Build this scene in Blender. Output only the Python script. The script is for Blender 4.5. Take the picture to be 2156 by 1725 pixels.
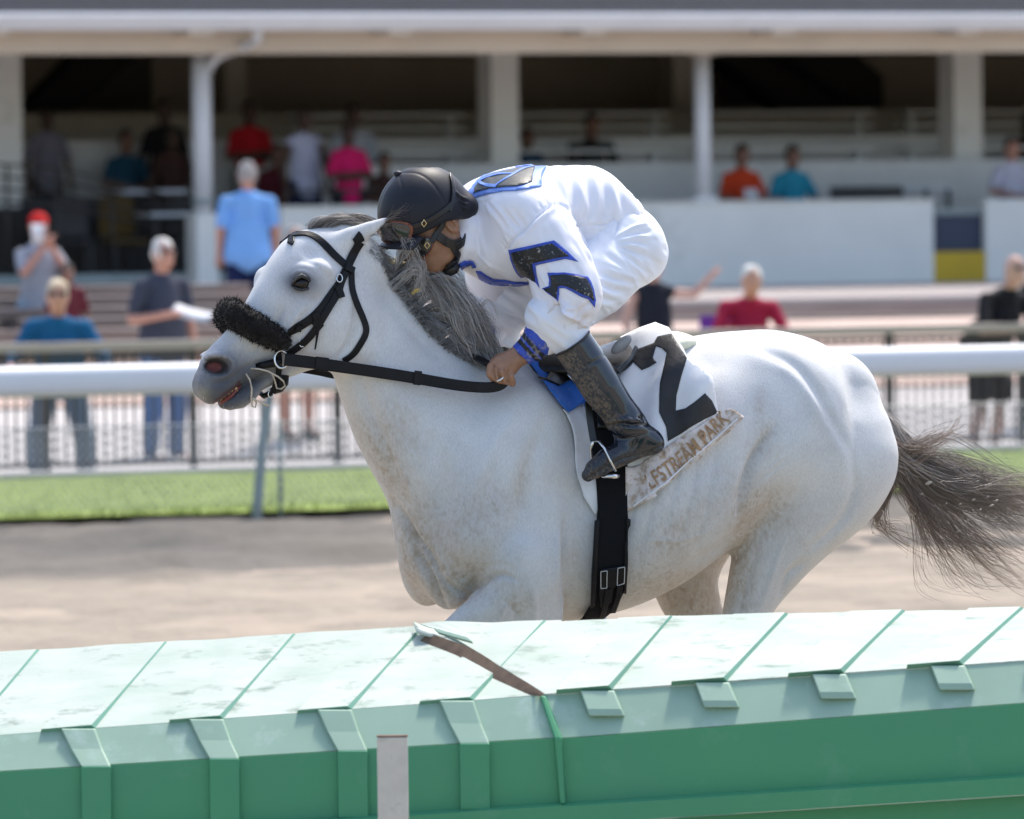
import bpy, bmesh, math, random
import numpy as np
from mathutils import Vector, Matrix
from mathutils.bvhtree import BVHTree
from mathutils.geometry import delaunay_2d_cdt

random.seed(7)
RNG = np.random.default_rng(11)
scene = bpy.context.scene
COL = scene.collection
for o in list(bpy.data.objects):
    bpy.data.objects.remove(o, do_unlink=True)

# ------------------------------------------------------------------ camera, sky, sun, exposure
FPX, CX, CY = 12800.0, 1078.0, 862.5          # focal length and centre in working pixels (2156 wide)
CAM_H = 2.08
PITCH = math.atan((CY - 410.0) / FPX)
ROLL = 0.0114
_R0 = np.array([1.0, 0, 0])
CF = np.array([0, math.cos(PITCH), -math.sin(PITCH)])
_U0 = np.cross(_R0, CF)
CU = _U0 * math.cos(ROLL) + _R0 * math.sin(ROLL)
CR = _R0 * math.cos(ROLL) - _U0 * math.sin(ROLL)
CAMP = np.array([0, 0, CAM_H])
cam_data = bpy.data.cameras.new('camera')
cam = bpy.data.objects.new('camera', cam_data)
COL.objects.link(cam)
cam.matrix_world = Matrix(((CR[0], CU[0], -CF[0], 0), (CR[1], CU[1], -CF[1], 0), (CR[2], CU[2], -CF[2], CAM_H), (0, 0, 0, 1)))
cam_data.sensor_fit = 'HORIZONTAL'
cam_data.sensor_width = 36.0
cam_data.lens = FPX / 2156.0 * 36.0
cam_data.clip_start = 0.5
cam_data.clip_end = 3000.0
cam_data.dof.use_dof = True
cam_data.dof.focus_distance = 16.75
cam_data.dof.aperture_fstop = 5.2
scene.camera = cam

SUN_AZ = math.radians(24)      # from +Y (away) towards +X (right)
SUN_EL = math.radians(60)
world = bpy.data.worlds.new('World')
scene.world = world
world.use_nodes = True
_nt = world.node_tree
_nt.nodes.clear()
_sky = _nt.nodes.new('ShaderNodeTexSky')
_sky.sky_type = 'NISHITA'
_sky.sun_disc = False
_sky.sun_elevation = SUN_EL
_sky.sun_rotation = SUN_AZ
_sky.air_density = 1.0
_sky.dust_density = 2.5
_bg = _nt.nodes.new('ShaderNodeBackground')
_bg.inputs['Strength'].default_value = 0.15
_wo = _nt.nodes.new('ShaderNodeOutputWorld')
_nt.links.new(_sky.outputs[0], _bg.inputs[0])
_nt.links.new(_bg.outputs[0], _wo.inputs[0])
_sd = bpy.data.lights.new('sun', 'SUN')
_sd.energy = 2.0
_sd.angle = math.radians(7.0)
_sd.color = (1.0, 0.95, 0.86)
sun = bpy.data.objects.new('sun', _sd)
COL.objects.link(sun)
_sv = Vector((math.sin(SUN_AZ) * math.cos(SUN_EL), math.cos(SUN_AZ) * math.cos(SUN_EL), math.sin(SUN_EL)))
sun.rotation_euler = _sv.to_track_quat('Z', 'Y').to_euler()
sun.location = (0, 0, 30)
scene.view_settings.view_transform = 'Standard'
scene.view_settings.look = 'None'
scene.view_settings.gamma = 1.0
scene.view_settings.exposure = 0.98
scene.cycles.max_bounces = 5
scene.cycles.diffuse_bounces = 3
scene.cycles.glossy_bounces = 2
scene.cycles.use_denoising = True

# ------------------------------------------------------------------ frames
PHI = math.atan(FPX / (33000.0 - CX))
CP, SP = math.cos(PHI), math.sin(PHI)
TV = np.array([CP, SP, 0.0])                  # along the track, to the right and away
NV = np.array([-SP, CP, 0.0])                 # across the track, away from the camera

def ray(px, py):
    return CR * ((px - CX) / FPX) - CU * ((py - CY) / FPX) + CF

def UV(px, py, v):
    """pixel on the vertical plane at distance v across the track -> (u, z)"""
    d = ray(px, py)
    t = v / d.dot(NV)
    p = CAMP + d * t
    return p.dot(TV), p[2]

def W(u, v, z):
    return Vector(TV * u + NV * v + np.array([0, 0, z]))

def WP(px, py, v):
    u, z = UV(px, py, v)
    return W(u, v, z)

def G(px, py, z=0.0):
    """pixel on the ground plane -> (u, v)"""
    d = ray(px, py)
    t = (z - CAM_H) / d[2]
    p = CAMP + d * t
    return p.dot(TV), p.dot(NV)

RZ_T = PHI                                    # z rotation of an object whose x runs along the track

# horse frame: x forward (left in the picture), y towards the camera side, z up
_d = ray(1250, 1000)
HO = CAMP + _d * 17.0
HO[2] = 0.0
EX, EY = -TV, -NV
EZ = np.array([0, 0, 1.0])
MH = Matrix(((EX[0], EY[0], 0, HO[0]), (EX[1], EY[1], 0, HO[1]), (0, 0, 1, HO[2]), (0, 0, 0, 1)))
MHI = MH.inverted()
CAML = np.array(MHI @ Vector(CAMP))

def S(px, py, y=0.0):
    """pixel on the horse's lengthwise plane at sideways offset y -> local (x, y, z)"""
    d = ray(px, py)
    t = (y - (CAMP - HO).dot(EY)) / d.dot(EY)
    p = CAMP + d * t - HO
    return np.array([p.dot(EX), y, p[2]])

def S2(px, py, y=0.0):
    q = S(px, py, y)
    return q[[0, 2]]

def rayl(px, py):
    d = ray(px, py)
    v = np.array([d.dot(EX), d.dot(EY), d[2]])
    return v / np.linalg.norm(v)

# ------------------------------------------------------------------ objects and tags
def tag(o, label=None, cat=None, group=None, kind=None):
    if label: o['label'] = label
    if cat: o['category'] = cat
    if group: o['group'] = group
    if kind: o['kind'] = kind
    return o

def empty(name, loc=(0, 0, 0), rz=0.0, label=None, cat=None, group=None):
    o = bpy.data.objects.new(name, None)
    COL.objects.link(o)
    o.location = loc
    o.rotation_euler = (0, 0, rz)
    o.empty_display_size = 0.1
    return tag(o, label, cat, group)

def link(name, me, parent=None, mat=None, loc=None):
    o = bpy.data.objects.new(name, me)
    COL.objects.link(o)
    if mat is not None and len(me.materials) == 0:
        me.materials.append(mat)
    if parent is not None:
        o.parent = parent
    if loc is not None:
        o.location = loc
    return o

def mesh_np(name, V, F, smooth=True):
    """V (n,3), F (m,3) or (m,4) arrays -> mesh"""
    V = np.asarray(V, dtype=np.float32)
    F = np.asarray(F, dtype=np.int32)
    me = bpy.data.meshes.new(name)
    k = F.shape[1]
    me.vertices.add(len(V)); me.vertices.foreach_set('co', V.ravel())
    me.loops.add(F.size); me.loops.foreach_set('vertex_index', F.ravel())
    me.polygons.add(len(F))
    me.polygons.foreach_set('loop_start', np.arange(0, F.size, k, dtype=np.int32))
    me.polygons.foreach_set('loop_total', np.full(len(F), k, dtype=np.int32))
    if smooth:
        me.polygons.foreach_set('use_smooth', np.ones(len(F), dtype=bool))
    me.update(calc_edges=True)
    me.validate()
    return me

class MB:
    """collects boxes, tubes and sheets into one mesh"""
    def __init__(self):
        self.v = []; self.f = []; self.sm = []
    def add(self, vs, fs, smooth=False):
        b = len(self.v)
        self.v += [tuple(map(float, p)) for p in vs]
        self.f += [tuple(i + b for i in f) for f in fs]
        self.sm += [smooth] * len(fs)
        return self
    def box(self, a, b):
        x0, y0, z0 = a; x1, y1, z1 = b
        vs = [(x0, y0, z0), (x1, y0, z0), (x1, y1, z0), (x0, y1, z0), (x0, y0, z1), (x1, y0, z1), (x1, y1, z1), (x0, y1, z1)]
        return self.add(vs, [(0, 3, 2, 1), (4, 5, 6, 7), (0, 1, 5, 4), (1, 2, 6, 5), (2, 3, 7, 6), (3, 0, 4, 7)])
    def prism(self, prof, x0, x1):
        """closed profile in (y,z), counter-clockwise, extruded along x"""
        n = len(prof)
        vs = [(x0, y, z) for y, z in prof] + [(x1, y, z) for y, z in prof]
        fs = [(i, (i + 1) % n, n + (i + 1) % n, n + i) for i in range(n)]
        fs += [tuple(range(n - 1, -1, -1)), tuple(range(n, 2 * n))]
        return self.add(vs, fs)
    def tube(self, pts, rad, n=8, caps=True, flat=1.0, smooth=True, up=(0, 0, 1)):
        pts = [np.array(p, float) for p in pts]
        if not hasattr(rad, '__len__'): rad = [rad] * len(pts)
        vs = []; up = np.array(up, float)
        for i, p in enumerate(pts):
            t = pts[min(i + 1, len(pts) - 1)] - pts[max(i - 1, 0)]
            t = t / (np.linalg.norm(t) + 1e-9)
            a = np.cross(t, up)
            if np.linalg.norm(a) < 1e-3: a = np.cross(t, (1, 0, 0))
            a /= np.linalg.norm(a); b = np.cross(a, t)
            for k in range(n):
                w = 2 * math.pi * k / n
                vs.append(p + rad[i] * (a * math.cos(w) + b * math.sin(w) * flat))
        fs = []
        for i in range(len(pts) - 1):
            for k in range(n):
                fs.append((i * n + k, i * n + (k + 1) % n, (i + 1) * n + (k + 1) % n, (i + 1) * n + k))
        if caps:
            fs.append(tuple(range(n - 1, -1, -1))); fs.append(tuple(range((len(pts) - 1) * n, len(pts) * n)))
        return self.add(vs, fs, smooth)
    def mesh(self, name, bevel=0.0, seg=2):
        me = bpy.data.meshes.new(name)
        me.from_pydata(self.v, [], self.f)
        me.polygons.foreach_set('use_smooth', self.sm)
        me.update()
        if bevel > 0:
            bm = bmesh.new(); bm.from_mesh(me)
            ed = [e for e in bm.edges if len(e.link_faces) == 2 and e.calc_face_angle(0) > 0.5]
            bmesh.ops.bevel(bm, geom=ed, offset=bevel, segments=seg, affect='EDGES', profile=0.5, clamp_overlap=True)
            bm.to_mesh(me); bm.free()
        return me
    def build(self, name, mat, parent=None, bevel=0.0, loc=None, seg=2):
        return link(name, self.mesh(name, bevel, seg), parent, mat, loc)

def place(o, M):
    o.matrix_world = M
    return o

# ------------------------------------------------------------------ materials
MATS = {}
def pmat(name, base, rough=0.6, var=0.0, vscale=8.0, vcol=None, bump=0.0, bscale=60.0, spec=0.5, metal=0.0,
         stretch=(1, 1, 1), detail=4.0, dirt=None, dscale=12.0, dlo=0.55, dhi=0.7, attr=None, sheen=0.0, coat=0.0, bdist=0.01, trans=0.0):
    m = bpy.data.materials.new(name); MATS[name] = m
    m.use_nodes = True
    nt = m.node_tree; N = nt.nodes; L = nt.links
    b = N['Principled BSDF']
    b.inputs['Roughness'].default_value = rough
    b.inputs['Specular IOR Level'].default_value = spec
    b.inputs['Metallic'].default_value = metal
    b.inputs['Sheen Weight'].default_value = sheen
    b.inputs['Coat Weight'].default_value = coat
    if trans: b.inputs['Transmission Weight'].default_value = trans
    tc = N.new('ShaderNodeTexCoord'); mp = N.new('ShaderNodeMapping')
    mp.inputs['Scale'].default_value = stretch
    L.new(tc.outputs['Object'], mp.inputs['Vector'])
    col = None
    if attr:
        a = N.new('ShaderNodeAttribute'); a.attribute_name = attr
        col = a.outputs['Color']
    def mix(fac, c1, c2, mode='MIX'):
        x = N.new('ShaderNodeMix'); x.data_type = 'RGBA'; x.blend_type = mode
        if isinstance(fac, float): x.inputs['Factor'].default_value = fac
        else: L.new(fac, x.inputs['Factor'])
        for s, c in (('A', c1), ('B', c2)):
            i = [q for q in x.inputs if q.name == s and q.type == 'RGBA'][0]
            if isinstance(c, tuple): i.default_value = (*c, 1) if len(c) == 3 else c
            else: L.new(c, i)
        return [q for q in x.outputs if q.type == 'RGBA'][0]
    def noise(scale, det=4.0, rg=0.55):
        n = N.new('ShaderNodeTexNoise'); n.inputs['Scale'].default_value = scale
        n.inputs['Detail'].default_value = det; n.inputs['Roughness'].default_value = rg
        L.new(mp.outputs[0], n.inputs['Vector'])
        return n.outputs['Fac']
    def ramp(fac, lo, hi):
        r = N.new('ShaderNodeMapRange'); r.inputs['From Min'].default_value = lo; r.inputs['From Max'].default_value = hi
        L.new(fac, r.inputs['Value']); return r.outputs[0]
    base = tuple(base)
    if col is None: col = base
    if var > 0:
        lo = tuple(max(0, c * (1 - var)) for c in base) if vcol is None else tuple(vcol)
        if attr:
            f = ramp(noise(vscale, detail), 0.3, 0.7)
            w = 1 - var
            col = mix(f, mix(1.0, col, (w, w, w), 'MULTIPLY'), col)
        else:
            hi = tuple(min(1, c * (1 + var * 0.5)) for c in base) if vcol is None else base
            col = mix(ramp(noise(vscale, detail), 0.3, 0.7), lo, hi)
    if dirt is not None:
        f = ramp(noise(dscale, 8.0, 0.65), dlo, dhi)
        col = mix(f, col, tuple(dirt))
    if isinstance(col, tuple): b.inputs['Base Color'].default_value = (*col, 1)
    else: L.new(col, b.inputs['Base Color'])
    if bump > 0:
        bp = N.new('ShaderNodeBump'); bp.inputs['Strength'].default_value = bump; bp.inputs['Distance'].default_value = bdist
        L.new(noise(bscale, 3.0), bp.inputs['Height']); L.new(bp.outputs[0], b.inputs['Normal'])
    return m

# ------------------------------------------------------------------ implicit surfaces
def smin(a, b, k):
    h = np.clip(0.5 + 0.5 * (b - a) / k, 0, 1)
    return b * (1 - h) + a * h - k * h * (1 - h)

class Field:
    """signed distance grid; shapes are blended in and the surface is drawn out of it"""
    def __init__(self, xs, ys, zs):
        self.x = np.asarray(xs, np.float32); self.y = np.asarray(ys, np.float32); self.z = np.asarray(zs, np.float32)
        self.F = np.full((len(xs), len(ys), len(zs)), 9.0, np.float32)
    def sub(self, lo, hi):
        s = []
        for a, l, h in zip((self.x, self.y, self.z), lo, hi):
            i0 = int(np.searchsorted(a, l)); i1 = int(np.searchsorted(a, h))
            s.append(slice(max(0, i0 - 1), min(len(a), i1 + 1)))
        return tuple(s)
    def put(self, sl, d, k, op):
        if d.size == 0: return
        cur = self.F[sl]
        if op == 'u':
            self.F[sl] = smin(cur, d, k) if k > 0 else np.minimum(cur, d)
        else:
            self.F[sl] = -smin(-cur, d, k) if k > 0 else np.maximum(cur, -d)
    def cone(self, pts, rad, k=0.03, op='u', sq=(1, 1, 1)):
        """chain of tapering capsules"""
        pts = [np.asarray(p, float) for p in pts]
        if not hasattr(rad, '__len__'): rad = [rad] * len(pts)
        R = max(rad) * max(1 / min(sq), 1) + k * 1.2 + 0.02
        P = np.array(pts)
        sl = self.sub(P.min(0) - R, P.max(0) + R)
        X = self.x[sl[0]][:, None, None]; Y = self.y[sl[1]][None, :, None]; Z = self.z[sl[2]][None, None, :]
        D = None
        for (a, ra), (b, rb) in zip(zip(pts[:-1], rad[:-1]), zip(pts[1:], rad[1:])):
            ba = b - a; q = float(ba.dot(ba)) + 1e-12
            px, py, pz = X - a[0], Y - a[1], Z - a[2]
            h = np.clip((px * ba[0] + py * ba[1] + pz * ba[2]) / q, 0, 1)
            d = np.sqrt(((px - ba[0] * h) / sq[0]) ** 2 + ((py - ba[1] * h) / sq[1]) ** 2 + ((pz - ba[2] * h) / sq[2]) ** 2) - (ra + (rb - ra) * h)
            D = d if D is None else np.minimum(D, d)
        if D is not None: self.put(sl, D.astype(np.float32), k, op)
        return self
    def ell(self, c, r, k=0.03, op='u', rot=None):
        """ellipsoid; rot = 3x3 whose rows are its axes"""
        c = np.asarray(c, float); r = np.asarray(r, float)
        R = r.max() + k * 1.2 + 0.02
        sl = self.sub(c - R, c + R)
        X = self.x[sl[0]][:, None, None] - c[0]; Y = self.y[sl[1]][None, :, None] - c[1]; Z = self.z[sl[2]][None, None, :] - c[2]
        if rot is None:
            a, b, e = X, Y, Z
        else:
            a = X * rot[0][0] + Y * rot[0][1] + Z * rot[0][2]
            b = X * rot[1][0] + Y * rot[1][1] + Z * rot[1][2]
            e = X * rot[2][0] + Y * rot[2][1] + Z * rot[2][2]
        k0 = np.sqrt((a / r[0]) ** 2 + (b / r[1]) ** 2 + (e / r[2]) ** 2)
        k1 = np.sqrt((a / r[0] ** 2) ** 2 + (b / r[1] ** 2) ** 2 + (e / r[2] ** 2) ** 2) + 1e-6
        self.put(sl, (k0 * (k0 - 1) / k1).astype(np.float32), k, op)
        return self
    def loft(self, st, k=0.03, op='u', e=2.0, M=90):
        """st: rows (A(x,z), B(x,z), half width, y centre, pear); sections lie in the x-z plane from A to B"""
        A = np.array([s[0] for s in st], float); B = np.array([s[1] for s in st], float)
        hw = np.array([s[2] for s in st], float)
        yc = np.array([s[3] if len(s) > 3 else 0.0 for s in st], float)
        pr = np.array([s[4] if len(s) > 4 else 0.0 for s in st], float)
        D = np.column_stack([A, B, hw, yc, pr])
        D = catmull(D, M)
        A, B, hw, yc, pr = D[:, 0:2], D[:, 2:4], D[:, 4], D[:, 5], D[:, 6]
        C = (A + B) / 2; hn = np.linalg.norm(A - B, axis=1) / 2 + 1e-6; n = (A - B) / (2 * hn[:, None])
        R = k * 1.2 + 0.03
        lo = np.array([min(A[:, 0].min(), B[:, 0].min()) - R, (yc - hw * (1 + abs(pr))).min() - R, min(A[:, 1].min(), B[:, 1].min()) - R])
        hi = np.array([max(A[:, 0].max(), B[:, 0].max()) + R, (yc + hw * (1 + abs(pr))).max() + R, max(A[:, 1].max(), B[:, 1].max()) + R])
        # allow the rounded ends
        rr = max(min(hn[0], hw[0]), min(hn[-1], hw[-1])); lo[[0, 2]] -= rr; hi[[0, 2]] += rr
        sl = self.sub(lo, hi)
        X = self.x[sl[0]][:, None]; Z = self.z[sl[2]][None, :]
        # section whose line passes through the point: smallest along-axis residual, weighted by distance
        best = np.full(np.broadcast(X, Z).shape, 1e9, np.float32); idx = np.zeros(best.shape, np.int32)
        for i in range(M):
            t = np.array([-n[i, 1], n[i, 0]])
            dx = X - C[i, 0]; dz = Z - C[i, 1]
            s = dx * t[0] + dz * t[1]; nn = dx * n[i, 0] + dz * n[i, 1]
            over = np.maximum(np.abs(nn) - hn[i], 0)
            q = s * s + 0.15 * nn * nn / (hn[i] ** 2) * 0.01 + over * over
            m = q < best
            best[m] = q[m]; idx[m] = i
        # refine between neighbouring sections so the surface is smooth
        par = idx.astype(np.float32)
        tab = np.column_stack([C, n, hn, hw, yc, pr])
        for _ in range(2):
            i0 = np.clip(par.astype(np.int32), 0, M - 2); f = (par - i0)[..., None]
            q = tab[i0] * (1 - f) + tab[i0 + 1] * f
            dC = C[i0 + 1] - C[i0]
            ta, tb = -q[..., 3], q[..., 2]
            s = (X - q[..., 0]) * ta + (Z - q[..., 1]) * tb
            ds = dC[..., 0] * ta + dC[..., 1] * tb
            nx_ = (X - q[..., 0]) * q[..., 2] + (Z - q[..., 1]) * q[..., 3]
            dn = n[i0 + 1] - n[i0]
            # turning sections: spacing changes away from the axis
            tx = -dn[..., 1]; tz = dn[..., 0]
            ds = ds - ((X - q[..., 0]) * tx + (Z - q[..., 1]) * tz)
            ds = np.where(np.abs(ds) < 1e-4, 1e-4, ds)
            par = np.clip(par + np.clip(s / ds, -1.0, 1.0), 0, M - 1)
        i0 = np.clip(par.astype(np.int32), 0, M - 2); f = (par - i0)[..., None]
        q = tab[i0] * (1 - f) + tab[i0 + 1] * f
        dx = X - q[..., 0]; dz = Z - q[..., 1]
        nl = np.hypot(q[..., 2], q[..., 3]); q2 = q[..., 2] / nl; q3 = q[..., 3] / nl
        nn = dx * q2 + dz * q3; s = -dx * q3 + dz * q2
        hn_, hw_, yc_, pr_ = q[..., 4], q[..., 5], q[..., 6], q[..., 7]
        un = nn / hn_; H = hw_ * np.clip(1 - pr_ * np.clip(un, -1, 1), 0.15, 3)
        mn = np.minimum(hn_, hw_)
        s = np.where((par > 0.001) & (par < M - 1.001), np.maximum(np.abs(s) - 0.004, 0), s)
        us = s / mn
        Y = self.y[sl[1]][None, :, None]
        r = (np.abs(un)[:, None, :] ** e + np.abs((Y - yc_[:, None, :]) / H[:, None, :]) ** e) ** (2.0 / e)
        r = np.sqrt(r + (us ** 2)[:, None, :])
        self.put(sl, ((r - 1) * mn[:, None, :]).astype(np.float32), k, op)
        return self
    def noise(self, fn, lo, hi):
        sl = self.sub(lo, hi)
        X = self.x[sl[0]][:, None, None]; Y = self.y[sl[1]][None, :, None]; Z = self.z[sl[2]][None, None, :]
        self.F[sl] += fn(X, Y, Z)
    def surface(self, smooth=2):
        return surface_nets(self.F, self.x, self.y, self.z, smooth)

def catmull(D, M):
    D = np.asarray(D, float); n = len(D)
    t = np.linspace(0, n - 1, M); i = np.minimum(t.astype(int), n - 2); f = (t - i)[:, None]
    p0 = D[np.maximum(i - 1, 0)]; p1 = D[i]; p2 = D[i + 1]; p3 = D[np.minimum(i + 2, n - 1)]
    return 0.5 * ((2 * p1) + (-p0 + p2) * f + (2 * p0 - 5 * p1 + 4 * p2 - p3) * f ** 2 + (-p0 + 3 * p1 - 3 * p2 + p3) * f ** 3)

def surface_nets(F, xs, ys, zs, smooth=2):
    I = F < 0
    nx, ny, nz = F.shape
    cnt = np.zeros((nx - 1, ny - 1, nz - 1), np.uint8)
    for a in (0, 1):
        for b in (0, 1):
            for c in (0, 1):
                cnt += I[a:nx - 1 + a, b:ny - 1 + b, c:nz - 1 + c]
    act = (cnt > 0) & (cnt < 8)
    ci = np.argwhere(act)
    ids = np.full(act.shape, -1, np.int32); ids[act] = np.arange(len(ci), dtype=np.int32)
    co = [(a, b, c) for a in (0, 1) for b in (0, 1) for c in (0, 1)]
    val = np.stack([F[ci[:, 0] + a, ci[:, 1] + b, ci[:, 2] + c] for a, b, c in co], 1)
    pos = np.stack([np.stack([xs[ci[:, 0] + a], ys[ci[:, 1] + b], zs[ci[:, 2] + c]], 1) for a, b, c in co], 1)
    acc = np.zeros((len(ci), 3)); w = np.zeros(len(ci))
    for p in range(8):
        for q in range(p + 1, 8):
            if sum(abs(co[p][i] - co[q][i]) for i in range(3)) != 1: continue
            m = (val[:, p] < 0) != (val[:, q] < 0)
            t = val[m, p] / (val[m, p] - val[m, q])
            acc[m] += pos[m, p] + (pos[m, q] - pos[m, p]) * t[:, None]; w[m] += 1
    V = acc / w[:, None]
    quads = []
    for ax in range(3):
        s0 = [slice(None)] * 3; s1 = [slice(None)] * 3
        s0[ax] = slice(0, -1); s1[ax] = slice(1, None)
        for o in range(3):
            if o != ax:
                s0[o] = slice(1, -1); s1[o] = slice(1, -1)
        a = I[tuple(s0)]; b = I[tuple(s1)]
        for sgn in (0, 1):
            e = np.argwhere(a & ~b) if sgn == 0 else np.argwhere(~a & b)
            if len(e) == 0: continue
            e = e.copy()
            o1, o2 = [(1, 2), (2, 0), (0, 1)][ax]
            e[:, o1] += 1; e[:, o2] += 1
            def cell(d1, d2):
                c = e.copy(); c[:, o1] += d1; c[:, o2] += d2
                return ids[c[:, 0], c[:, 1], c[:, 2]]
            q = np.stack([cell(-1, -1), cell(0, -1), cell(0, 0), cell(-1, 0)], 1)
            quads.append(q if sgn == 0 else q[:, ::-1])
    Q = np.concatenate(quads)
    Q = Q[(Q >= 0).all(1)]
    if smooth: V = relax(V, Q, smooth)
    return V, Q

def relax(V, Q, it, lam=0.5, mu=-0.52):
    E = np.concatenate([Q[:, [0, 1]], Q[:, [1, 2]], Q[:, [2, 3]], Q[:, [3, 0]]])
    n = len(V); deg = np.bincount(E.ravel(), minlength=n).astype(float)[:, None]; deg[deg == 0] = 1
    def lap(V):
        s = np.stack([np.bincount(E[:, 0], V[E[:, 1], c], n) + np.bincount(E[:, 1], V[E[:, 0], c], n) for c in range(3)], 1)
        return s / deg - V
    for _ in range(it):
        V = V + lam * lap(V)
        V = V + mu * lap(V)
    return V

def vnoise(P, scale, seed=0):
    """cheap smooth value noise in 0..1 for vertex colours and folds"""
    P = np.asarray(P, float) * scale + seed * 17.31
    i = np.floor(P).astype(np.int64); f = P - i; f = f * f * (3 - 2 * f)
    def h(a, b, c):
        n = (a * 374761393 + b * 668265263 + c * 2147483647 + seed * 1274126177) & 0xffffffff
        n = ((n ^ (n >> 13)) * 1274126177) & 0xffffffff
        return ((n ^ (n >> 16)) & 0xffff) / 65535.0
    r = 0
    for a in (0, 1):
        for b in (0, 1):
            for c in (0, 1):
                wt = (f[..., 0] if a else 1 - f[..., 0]) * (f[..., 1] if b else 1 - f[..., 1]) * (f[..., 2] if c else 1 - f[..., 2])
                r = r + wt * h(i[..., 0] + a, i[..., 1] + b, i[..., 2] + c)
    return r

def fbm(P, scale, seed=0, oc=4):
    r = 0; a = 0.5; t = 0
    for o in range(oc):
        r = r + a * vnoise(P, scale * 2 ** o, seed + o); t += a; a *= 0.55
    return r / t

def vcol(me, C, name='Col'):
    a = me.color_attributes.new(name, 'FLOAT_COLOR', 'POINT')
    C4 = np.ones((len(me.vertices), 4), np.float32); C4[:, :3] = C
    a.data.foreach_set('color', C4.ravel())

def sstep(a, b, x):
    t = np.clip((x - a) / (b - a), 0, 1)
    return t * t * (3 - 2 * t)

def rng_axis(lo, hi, step):
    return np.arange(lo, hi + step, step)

# ------------------------------------------------------------------ laying sheets and straps on surfaces (horse frame)
def bvh_of(V, F):
    return BVHTree.FromPolygons([tuple(v) for v in V], [tuple(int(i) for i in f) for f in F], all_triangles=False)

def hit(bvh, px, py):
    loc, nor, idx, dist = bvh.ray_cast(Vector(CAML), Vector(rayl(px, py)))
    if loc is None: return None
    if nor.dot(Vector(rayl(px, py))) > 0: nor = -nor
    return np.array(loc), np.array(nor)

def hit_or_near(bvh, px, py, y):
    h = hit(bvh, px, py)
    if h is not None: return h
    p = Vector(S(px, py, y))
    loc, nor, i, d = bvh.find_nearest(p)
    return np.array(loc), np.array(nor)

def poly_sheet(poly, step):
    """outline in pixels -> (points, triangles) with inside points every step"""
    P = [np.array(p, float) for p in poly]
    out = []
    for a, b in zip(P, P[1:] + P[:1]):
        n = max(1, int(np.linalg.norm(b - a) / step))
        out += [a + (b - a) * i / n for i in range(n)]
    nb = len(out)
    Q = np.array(out)
    gx = np.arange(Q[:, 0].min() + step * .5, Q[:, 0].max(), step); gy = np.arange(Q[:, 1].min() + step * .5, Q[:, 1].max(), step)
    ins = []
    for x in gx:
        for y in gy:
            x0, y0 = Q[:, 0], Q[:, 1]; x1, y1 = np.roll(x0, -1), np.roll(y0, -1)
            c = ((y0 > y) != (y1 > y)) & (x < (x1 - x0) * (y - y0) / (y1 - y0 + 1e-12) + x0)
            if c.sum() % 2 and np.min((x0 - x) ** 2 + (y0 - y) ** 2) > (0.45 * step) ** 2:
                ins.append((x, y))
    pts = [Vector(p) for p in out] + [Vector(p) for p in ins]
    r = delaunay_2d_cdt(pts, [(i, (i + 1) % nb) for i in range(nb)], [list(range(nb))], 1, 1e-5)
    return [(p.x, p.y) for p in r[0]], r[2]

def drape(name, poly, bvh, mat, parent, off=0.003, step=6.0, thick=0.002, y=0.15, fold=None):
    """a sheet with outline poly (pixels) lying on the surface, off metres above it"""
    pts, tris = poly_sheet(poly, step)
    n = len(pts); V = np.zeros((n, 3)); Nn = np.zeros((n, 3))
    for i, (px, py) in enumerate(pts):
        p, nr = hit_or_near(bvh, px, py, y)
        V[i] = p; Nn[i] = nr
    o = off + (fold(np.array(pts), V) if fold is not None else 0)
    Vt = V + Nn * (np.asarray(o).reshape(-1, 1) if np.ndim(o) else o)
    Vb = Vt - Nn * thick
    F = [tuple(t) for t in tris]
    # orient towards the camera
    def fix(f):
        a, b, c = Vt[f[0]], Vt[f[1]], Vt[f[2]]
        return f if np.dot(np.cross(b - a, c - a), CAML - a) > 0 else f[::-1]
    F = [fix(f) for f in F]
    cnt = {}
    for f in F:
        for a, b in zip(f, f[1:] + f[:1]):
            cnt[(a, b)] = 1
    rim = [(a, b) for (a, b) in cnt if (b, a) not in cnt]
    faces = list(F) + [tuple(i + n for i in f[::-1]) for f in F] + [(b, a, a + n, b + n) for a, b in rim]
    me = bpy.data.meshes.new(name)
    me.from_pydata([tuple(v) for v in np.vstack([Vt, Vb])], [], faces)
    me.polygons.foreach_set('use_smooth', [True] * (2 * len(F)) + [False] * len(rim))
    me.update()
    return link(name, me, parent, mat)

def pix_curve(pts, n):
    return catmull(np.array(pts, float), n)

def strap(name, pts, width, bvh, mat, parent, off=0.004, thick=0.004, n=24, y=0.1, end_w=None, free=None):
    """flat strap of the given width (m) along a pixel path laid on the surface; free = list of y offsets instead"""
    C = pix_curve(pts, n)
    V = []; Nn = []
    for i, (px, py) in enumerate(C):
        if free is not None:
            yy = np.interp(i / (n - 1), np.linspace(0, 1, len(free)), free)
            V.append(S(px, py, yy)); Nn.append(np.array([0, 1.0, 0]))
        else:
            p, nr = hit_or_near(bvh, px, py, y)
            V.append(p); Nn.append(nr)
    V = np.array(V); Nn = np.array(Nn)
    for _ in range(2):
        Nn[1:-1] = (Nn[:-2] + Nn[1:-1] + Nn[2:]) / 3
        V[1:-1] = (V[:-2] + 2 * V[1:-1] + V[2:]) / 4
    Nn /= np.linalg.norm(Nn, axis=1)[:, None]
    return link(name, strap_mesh(name, V, Nn, width, off, thick, end_w), parent, mat)

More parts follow.
